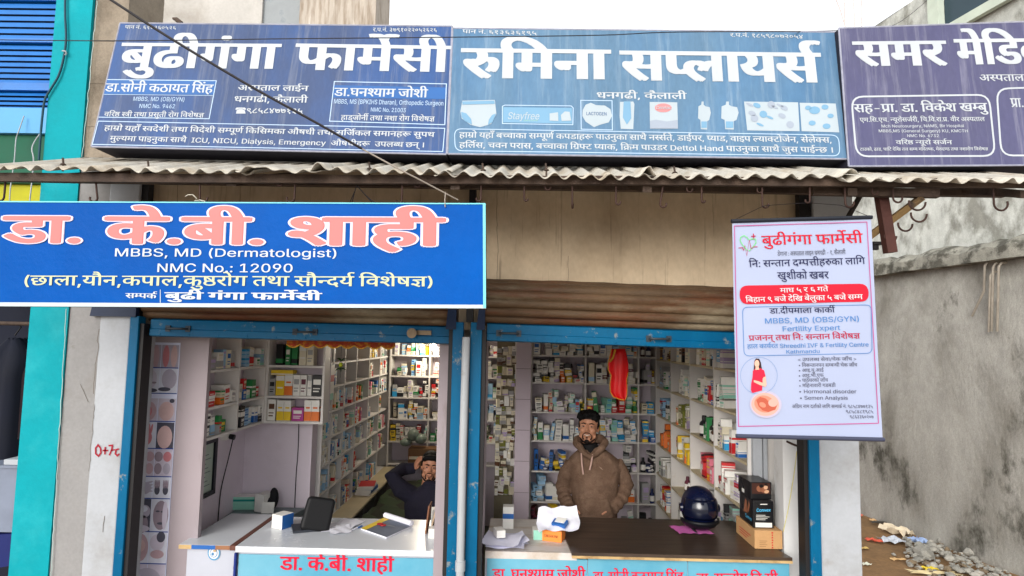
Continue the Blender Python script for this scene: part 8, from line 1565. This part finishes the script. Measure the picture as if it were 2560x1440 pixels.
# --- the man in the brown hoodie
D1 = 4.75
P = lambda x, y, dd=0: at(x, y, D1 + dd)
foot = P(1485, 1300); m1 = thing('person', 'bearded man in a fuzzy brown hoodie standing and smiling behind the dark wood counter', 'person', (foot.x, D1, 0))
M_sk1 = mat('warm tan skin', S(196, 140, 110), .5, .06, 20, spec=.4); M_hair = mat('black hair', S(10, 9, 10), .6, .25, 60, .3, spec=.2); M_hood = mat('fuzzy brown fleece', S(116, 92, 76), .95, .16, 14, .8, col2=S(140, 114, 96), thr=(.45, .7), sc2=9, fine=.16, spec=.1)
chin = P(1472, 1109, -.02)
HM = Matrix.Translation(chin + Vector((0, .07, -.006))) @ Matrix.Rotation(math.radians(-12), 4, 'Z') @ Matrix.Rotation(math.radians(-7), 4, 'X') @ Matrix.Rotation(math.radians(2), 4, 'Y') @ Matrix.Scale(1.02, 4)
RINGS = [(1116, 1462, 1496, .06), (1126, 1446, 1516, .082), (1136, 1434, 1531, .096), (1148, 1422, 1546, .108), (1170, 1416, 1552, .124), (1205, 1424, 1546, .132), (1240, 1429, 1541, .134), (1275, 1427, 1543, .134), (1300, 1428, 1542, .130), (1335, 1432, 1538, .122)]
def torso(mb, shrink, lo=99):
    n = 28; rings = []
    for y, xa_, xb_, ry in RINGS[::-1]:
        a, b_ = P(xa_, y), P(xb_, y); c = (a+b_)/2; rx = (b_.x-a.x)/2 - shrink; yy = ry - shrink
        rings.append([c + Vector((rx*math.copysign(abs(math.cos(t))**.85, math.cos(t)), yy*math.copysign(abs(math.sin(t))**.9, math.sin(t)), .004*math.sin(t*5))) for t in [2*math.pi*k/n for k in range(n)]])
    mb.loft(rings, 0)
ARM_L = [P(1432, 1160, .0), P(1415, 1184, .0), P(1407, 1216, .03), P(1411, 1244, -.05), P(1421, 1266, -.12)]
ARM_R = [P(1539, 1158, .0), P(1555, 1184, .02), P(1566, 1212, .06), P(1553, 1246, -.02), P(1531, 1274, -.10)]
def arms(mb, rs, fold=0):
    for pts in (ARM_L, ARM_R):
        Q, R_ = [], []
        for i in range(len(pts)-1):
            for k in range(6):
                t = k/6; Q.append(pts[i].lerp(pts[i+1], t)); r_ = rs[i]*(1-t) + rs[i+1]*t; R_.append(r_ + (fold*math.sin((i*6+k)*2.2) if i >= 2 else fold*.3*math.sin((i*6+k)*1.7)))
        Q.append(pts[-1]); R_.append(rs[-1]); mb.tube(Q, R_, 14)
mb = MB(); head_shapes(mb, HM); torso(mb, .016); arms(mb, [.050, .047, .042, .036, .026])
hand_shapes(mb, ARM_L[-1] + Vector((.004, -.004, -.012)), Vector((.55, -.25, -.8)), Vector((.6, -.5, .5)), Vector((-.4, -.9, 0)), .5, .95)
hand_shapes(mb, ARM_R[-1] + Vector((-.006, -.004, -.012)), Vector((-.65, -.3, -.7)), Vector((-.5, -.5, .6)), Vector((.4, -.9, 0)), .5, .95)
bake(mb, 'body', M_sk1, m1, .005, 3)
mb = MB(); torso(mb, 0); arms(mb, [.058, .057, .054, .050, .043], .006)
for pts in (ARM_L, ARM_R): d_ = (pts[-1]-pts[-2]).normalized(); mb.tube([pts[-1] - d_*.02, pts[-1] + d_*.006], [.046, .042], 14)
hr = [P(1449, 1117, -.075), P(1441, 1108, -.02), P(1444, 1100, .05), P(1472, 1097, .105), P(1502, 1098, .06), P(1512, 1106, -.01), P(1505, 1119, -.07), P(1490, 1134, -.105), P(1474, 1143, -.118), P(1460, 1133, -.105)]
mb.tube(hr + [hr[0]], [.026, .03, .036, .042, .038, .032, .028, .024, .02, .022, .026], 12)
# opening for the neck is cut simply by the dark collar standing proud of it
bake(mb, 'hoodie', M_hood, m1, .006, 4)
mb = MB(); mb.tube([P(1474, 1132, -.005), P(1474, 1122, .0), P(1473, 1109, .0)], [.078, .070, .064], 24); mb.build('collar', flat('black roll neck', S(16, 15, 17), .8), m1)
hm = mb = MB(); R = HM.to_3x3(); B = lambda c, r: mb.ball(HM @ Vector(c), r, 16, 12, rot=R)
B((0, .018, .172), (.079, .097, .076)); B((0, .055, .130), (.071, .056, .080)); B((.055, -.030, .180), (.022, .036, .026)); B((-.058, -.030, .180), (.020, .036, .026))
for s in (-1, 1): B((s*.071, .016, .140), (.009, .034, .042)); B((s*.069, -.016, .128), (.007, .012, .028))
hg = random.Random(3)
for k in range(26):
    x = -.070 + .0054*k; e_ = .168 + .024*(k/25) + hg.uniform(-.006, .012); mb.tube([HM @ Vector((x*.7, -.02, .232)), HM @ Vector((x - .004, -.070 + abs(x)*.25, .208)), HM @ Vector((x - .010, -.094 + abs(x)*.42, e_ + .020)), HM @ Vector((x - .016, -.096 + abs(x)*.45, e_))], [.010, .010, .007, .002], 7)
    a_ = hg.uniform(0, 6.28); mb.tube([HM @ Vector((.04*math.cos(a_), .015 + .05*math.sin(a_), .228)), HM @ Vector((.060*math.cos(a_), .015 + .072*math.sin(a_), .218)), HM @ Vector((.083*math.cos(a_), .015 + .096*math.sin(a_), .185 + hg.uniform(-.01, .015)))], [.010, .010, .003], 7)
bake(mb, 'hair', M_hair, m1, .0035, 2)
face_bits(HM, m1, M_sk1, M_hair, .8, True)
for a, b_, c in ((P(1453, 1133, -.118), P(1455, 1160, -.138), P(1458, 1186, -.142)), (P(1481, 1136, -.125), P(1479, 1155, -.138), P(1474, 1175, -.142))):
    mb = MB(); mb.tube([a, b_, c], [.0055, .006, .0065], 8); mb.build('drawstring', flat('pale pink cord', S(196, 162, 150), .8), m1)
mb = MB(); rows = []
for j in range(9):
    v = j/8; y = 1247 + 58*v; xa_, xb_ = (1448 - 12*min(1, v*1.4), 1519 + 14*min(1, v*1.4)); rows.append([P(xa_ + (xb_-xa_)*i/14, y + 1.5*math.sin(i*.8), -.126 - .02*math.sin(math.pi*i/14)**.7) for i in range(15)])
mb.loft(rows, 0, False, True, closed=False); o = mb.build('front_pocket', M_hood, m1); o.modifiers.new('t', 'SOLIDIFY').thickness = .008
mb = MB(); q = [P(1497, 1166, -.136), P(1501, 1171, -.137), P(1508, 1176, -.136), P(1504, 1170, -.137)]; mb.slab(q, (0, -.002, 0)); mb.build('chest_emblem', flat('pale stitched emblem', S(160, 134, 116), .8), m1)
mb = MB()
for s in (-1, 1): mb.tube([Vector((foot.x + s*.09, D1+.01, .80)), Vector((foot.x + s*.10, D1, .45)), Vector((foot.x + s*.10, D1+.02, .06))], [.105, .075, .06], 14)
mb.ball((foot.x, D1, .80), (.165, .115, .09), 14, 8); bake(mb, 'trousers', flat('charcoal trousers', S(44, 44, 50), .9), m1, .012, 3)
for s in (-1, 1): mb = MB(); mb.ball((foot.x + s*.105, D1-.05, .055), (.05, .13, .045), 12, 8); mb.build('shoe', flat('dark shoe', S(34, 32, 32), .6), m1)

# --- the seated man with a hand behind his head
D2 = 5.3
Q_ = lambda x, y, dd=0: at(x, y, D2 + dd)
c2 = Q_(1060, 1300); m2 = thing('person', 'bearded man in a dark navy jumper sitting back with one hand behind his head', 'person', (c2.x, D2, 0))
M_sk2 = mat('deep brown skin', S(186, 130, 102), .5, .06, 20, spec=.4); M_jump = mat('dark navy knit', S(30, 28, 44), .9, .15, 16, .3, fine=.1)
HM2 = Matrix.Translation(Q_(1068, 1207, -.02) + Vector((0, .07, 0))) @ Matrix.Rotation(math.radians(8), 4, 'Z') @ Matrix.Rotation(math.radians(-4), 4, 'X') @ Matrix.Rotation(math.radians(6), 4, 'Y')
ARM2 = [Q_(1030, 1238, .0), Q_(1002, 1222, -.02), Q_(980, 1190, -.02), Q_(1008, 1172, .10), Q_(1038, 1170, .13)]
T2 = [(1208, 1062, 1098, .07), (1222, 1040, 1125, .10), (1236, 1016, 1148, .12), (1262, 1010, 1152, .14), (1300, 1012, 1150, .15), (1340, 1010, 1152, .16), (1378, 1008, 1156, .17)]
def torso2(mb, sh):
    n = 24; rings = []
    for y, xa_, xb_, ry in T2[::-1]:
        a, b_ = Q_(xa_, y), Q_(xb_, y); c = (a+b_)/2; rings.append([c + Vector((((b_.x-a.x)/2 - sh)*math.cos(t), (ry-sh)*math.sin(t), 0)) for t in [2*math.pi*k/n for k in range(n)]])
    mb.loft(rings, 0)
def arm2(mb, rs):
    mb.tube(ARM2, rs, 14); mb.tube([Q_(1140, 1240), Q_(1160, 1300, -.05), Q_(1150, 1350, -.2)], [rs[0], rs[2], rs[4]], 14)
mb = MB(); head_shapes(mb, HM2); torso2(mb, .016); arm2(mb, [.05, .05, .04, .036, .028]); hand_shapes(mb, ARM2[-1] + Vector((0, -.03, 0)), Vector((.35, -.25, .9)), Vector((.5, -.9, -.2)), Vector((-.9, -.4, .2)), .7, .9); bake(mb, 'body', M_sk2, m2, .005, 3)
mb = MB(); torso2(mb, 0); arm2(mb, [.078, .076, .064, .056, .046]); mb.tube([Q_(1079, 1214, .0), Q_(1079, 1204, .01)], [.085, .066], 20); bake(mb, 'jumper', M_jump, m2, .006, 4)
mb = MB(); R = HM2.to_3x3(); B = lambda c, r: mb.ball(HM2 @ Vector(c), r, 16, 12, rot=R)
B((0, .020, .178), (.080, .098, .072)); B((0, .055, .130), (.072, .056, .080)); B((0, -.055, .196), (.062, .034, .026))
for s in (-1, 1): B((s*.071, .010, .145), (.010, .036, .042)); B((s*.055, -.035, .180), (.024, .04, .022))
bake(mb, 'hair', M_hair, m2, .004, 2); face_bits(HM2, m2, M_sk2, M_hair, .9, False)
mb = MB()
for s in (-1, 1): mb.tube([Vector((c2.x + .06 + s*.1, D2, .47)), Vector((c2.x + .06 + s*.14, D2-.42, .50)), Vector((c2.x + .06 + s*.13, D2-.44, .08))], [.11, .08, .06], 12)
bake(mb, 'trousers', MATS['charcoal trousers'], m2, .014, 3)
stl = thing('stool', 'plain stool under the seated man', 'stool', (c2.x + .06, D2+.05, 0))
mb = MB(); mb.lathe((c2.x + .06, D2+.03, .36), [(.17, 0), (.18, .01), (.18, .03), (.16, .04)], 20); mb.build('seat', PAL['brown'], stl)
for k in range(4): a = math.pi/4 + k*math.pi/2; mb = MB(); mb.tube([(c2.x + .06 + .12*math.cos(a), D2+.03 + .12*math.sin(a), .365), (c2.x + .06 + .16*math.cos(a), D2+.03 + .16*math.sin(a), .017)], .014, 8); mb.build('leg', PAL['brown'], stl)

# ================================================================ rubble and litter in the alley
def rock(c, r, seed):
    g = random.Random(seed); b = bmesh.new(); bmesh.ops.create_icosphere(b, subdivisions=1 if r[0] < .05 else 2, radius=1)
    ax = [Vector((g.uniform(-1, 1), g.uniform(-1, 1), g.uniform(-1, 1))).normalized() for _ in range(7)]; cut = [g.uniform(.55, .85) for _ in ax]
    for v in b.verts:
        p_ = v.co.copy()
        for a, k in zip(ax, cut):
            q_ = p_.dot(a)
            if q_ > k: p_ -= a*(q_-k)
        v.co = Vector((p_.x*r[0], p_.y*r[1], p_.z*r[2])) + Vector((g.uniform(-.03, .03), g.uniform(-.03, .03), g.uniform(-.03, .03)))*r[0]
    V = [tuple(Vector(c) + v.co) for v in b.verts]; F_ = [[v.index for v in f.verts] for f in b.faces]; b.free(); return V, F_
M_stone = mat('broken cement stone', S(150, 148, 140), .95, .2, 9, .4, col2=S(186, 180, 168), thr=(.5, .7), sc2=3, fine=.15)
def gnd(px, py): return ontop(px, py, 0)
mb = MB(); g = random.Random(5)
for i in range(1000):
    px, py = g.uniform(2262, 2700), 0
    lo, hi = 1338 + (px-2262)*.27 - 6, 1338 + (px-2262)*.27 + 75 + (px - 2262)*.25
    py = g.uniform(lo, hi); c_ = gnd(px, py); r_ = g.choice((.012, .015, .018, .02, .025, .03, .04, .05)) * g.uniform(.7, 1.2)
    if c_.x > wx(c_.y) - .05: continue
    V, F_ = rock((c_.x, c_.y, r_*.4 + g.uniform(0, .06)*max(0, 1-abs((py-lo)/(hi-lo)-.5)*2)), (r_, r_*g.uniform(.6, 1.3), r_*g.uniform(.4, .8)), i); mb.add(V, F_, g.choice((0, 0, 0, 1, 2)))
tag(mb.build('rubble', [M_stone, mat('earth stained stone', S(132, 116, 94), .95, .25, 9, .4), mat('pale mortar lump', S(178, 174, 164), .95, .2, 9, .4)]), 'heap of broken cement rubble along the foot of the mouldy wall', 'rubble', kind='stuff')
for i, (px, py, r_, lab) in enumerate(((2311, 1398, .12, 'biggest squarish cement block in front of the rubble heap'), (2283, 1390, .055, 'rounded stone beside the squarish cement block'), (2362, 1362, .085, 'tall pale stone standing at the back of the rubble by the wall'), (2235, 1390, .03, 'single small grey stone on bare earth before the rubble'), (2368, 1396, .07, 'grey lump behind the squarish cement block'), (2430, 1392, .085, 'flat topped grey lump in the middle of the rubble'), (2330, 1372, .06, 'dark lump behind the blue plastic scrap'))):
    c_ = gnd(px, py); mb = MB(); V, F_ = rock((c_.x, c_.y, r_*.5), (r_, r_*.85, r_*.62), 900+i); mb.add(V, F_); tag(mb.build('stone', M_stone), lab, 'stone', 'loose stones at the rubble heap')
def scrap(px, py, w_, h_, rz, c, lab, lift=.02, cat='litter'):
    c_ = gnd(px, py); R = Matrix.Rotation(rz, 3, 'Z'); mb = MB(); rows = []
    for j in range(5): rows.append([Vector((c_.x, c_.y, .006)) + R @ Vector((w_*(a/5-.5)*(1-.2*(j % 2)), h_*(j/4-.5), lift*abs(math.sin(a*1.3+j*.9+px)))) for a in range(6)])
    mb.loft(rows, 0, False, False, closed=False); tag(mb.build('litter_scrap', flat('litter ' + lab, c, .7, .12)), lab, cat, 'litter scraps in the alley')
scrap(2185, 1355, .18, .09, -.6, S(214, 96, 74), 'orange red wrapper on the bare earth', .03)
scrap(2232, 1356, .26, .2, .3, S(214, 220, 230), 'white card scrap nearest the rubble', .04)
scrap(2240, 1336, .2, .3, .5, S(220, 206, 180), 'cream leaning card strip behind the white scrap', .09)
scrap(2182, 1303, .09, .07, .2, S(220, 180, 130), 'tan wrapper close to the wall foot', .02)
scrap(2166, 1414, .09, .06, .4, S(226, 228, 210), 'pale leaf shaped paper in the open earth', .02)
scrap(2157, 1374, .13, .05, .1, S(210, 180, 110), 'yellow tan strip beside the white pillar', .02)
scrap(2245, 1402, .16, .05, -.1, S(206, 170, 120), 'thin tan strip before the rubble heap', .02)
scrap(2148, 1292, .1, .06, .6, S(220, 120, 100), 'salmon wrapper right at the white pillar edge', .03)
scrap(2152, 1281, .1, .05, .1, S(220, 216, 200), 'off white paper at the white pillar edge near the wall', .02)
scrap(2294, 1366, .16, .12, .4, S(150, 172, 210), 'pale blue plastic scrap on top of the rubble', .09)
scrap(2325, 1427, .14, .08, .0, S(220, 196, 60), 'yellow wrapper under the squarish cement block', .03)
scrap(2335, 1436, .5, .1, -.05, S(224, 206, 160), 'long cream board strip lying in front of the rubble', .02)
scrap(2205, 1310, .35, .05, .2, S(84, 80, 74), 'dark twig strip across the earth near the wall foot', .03)
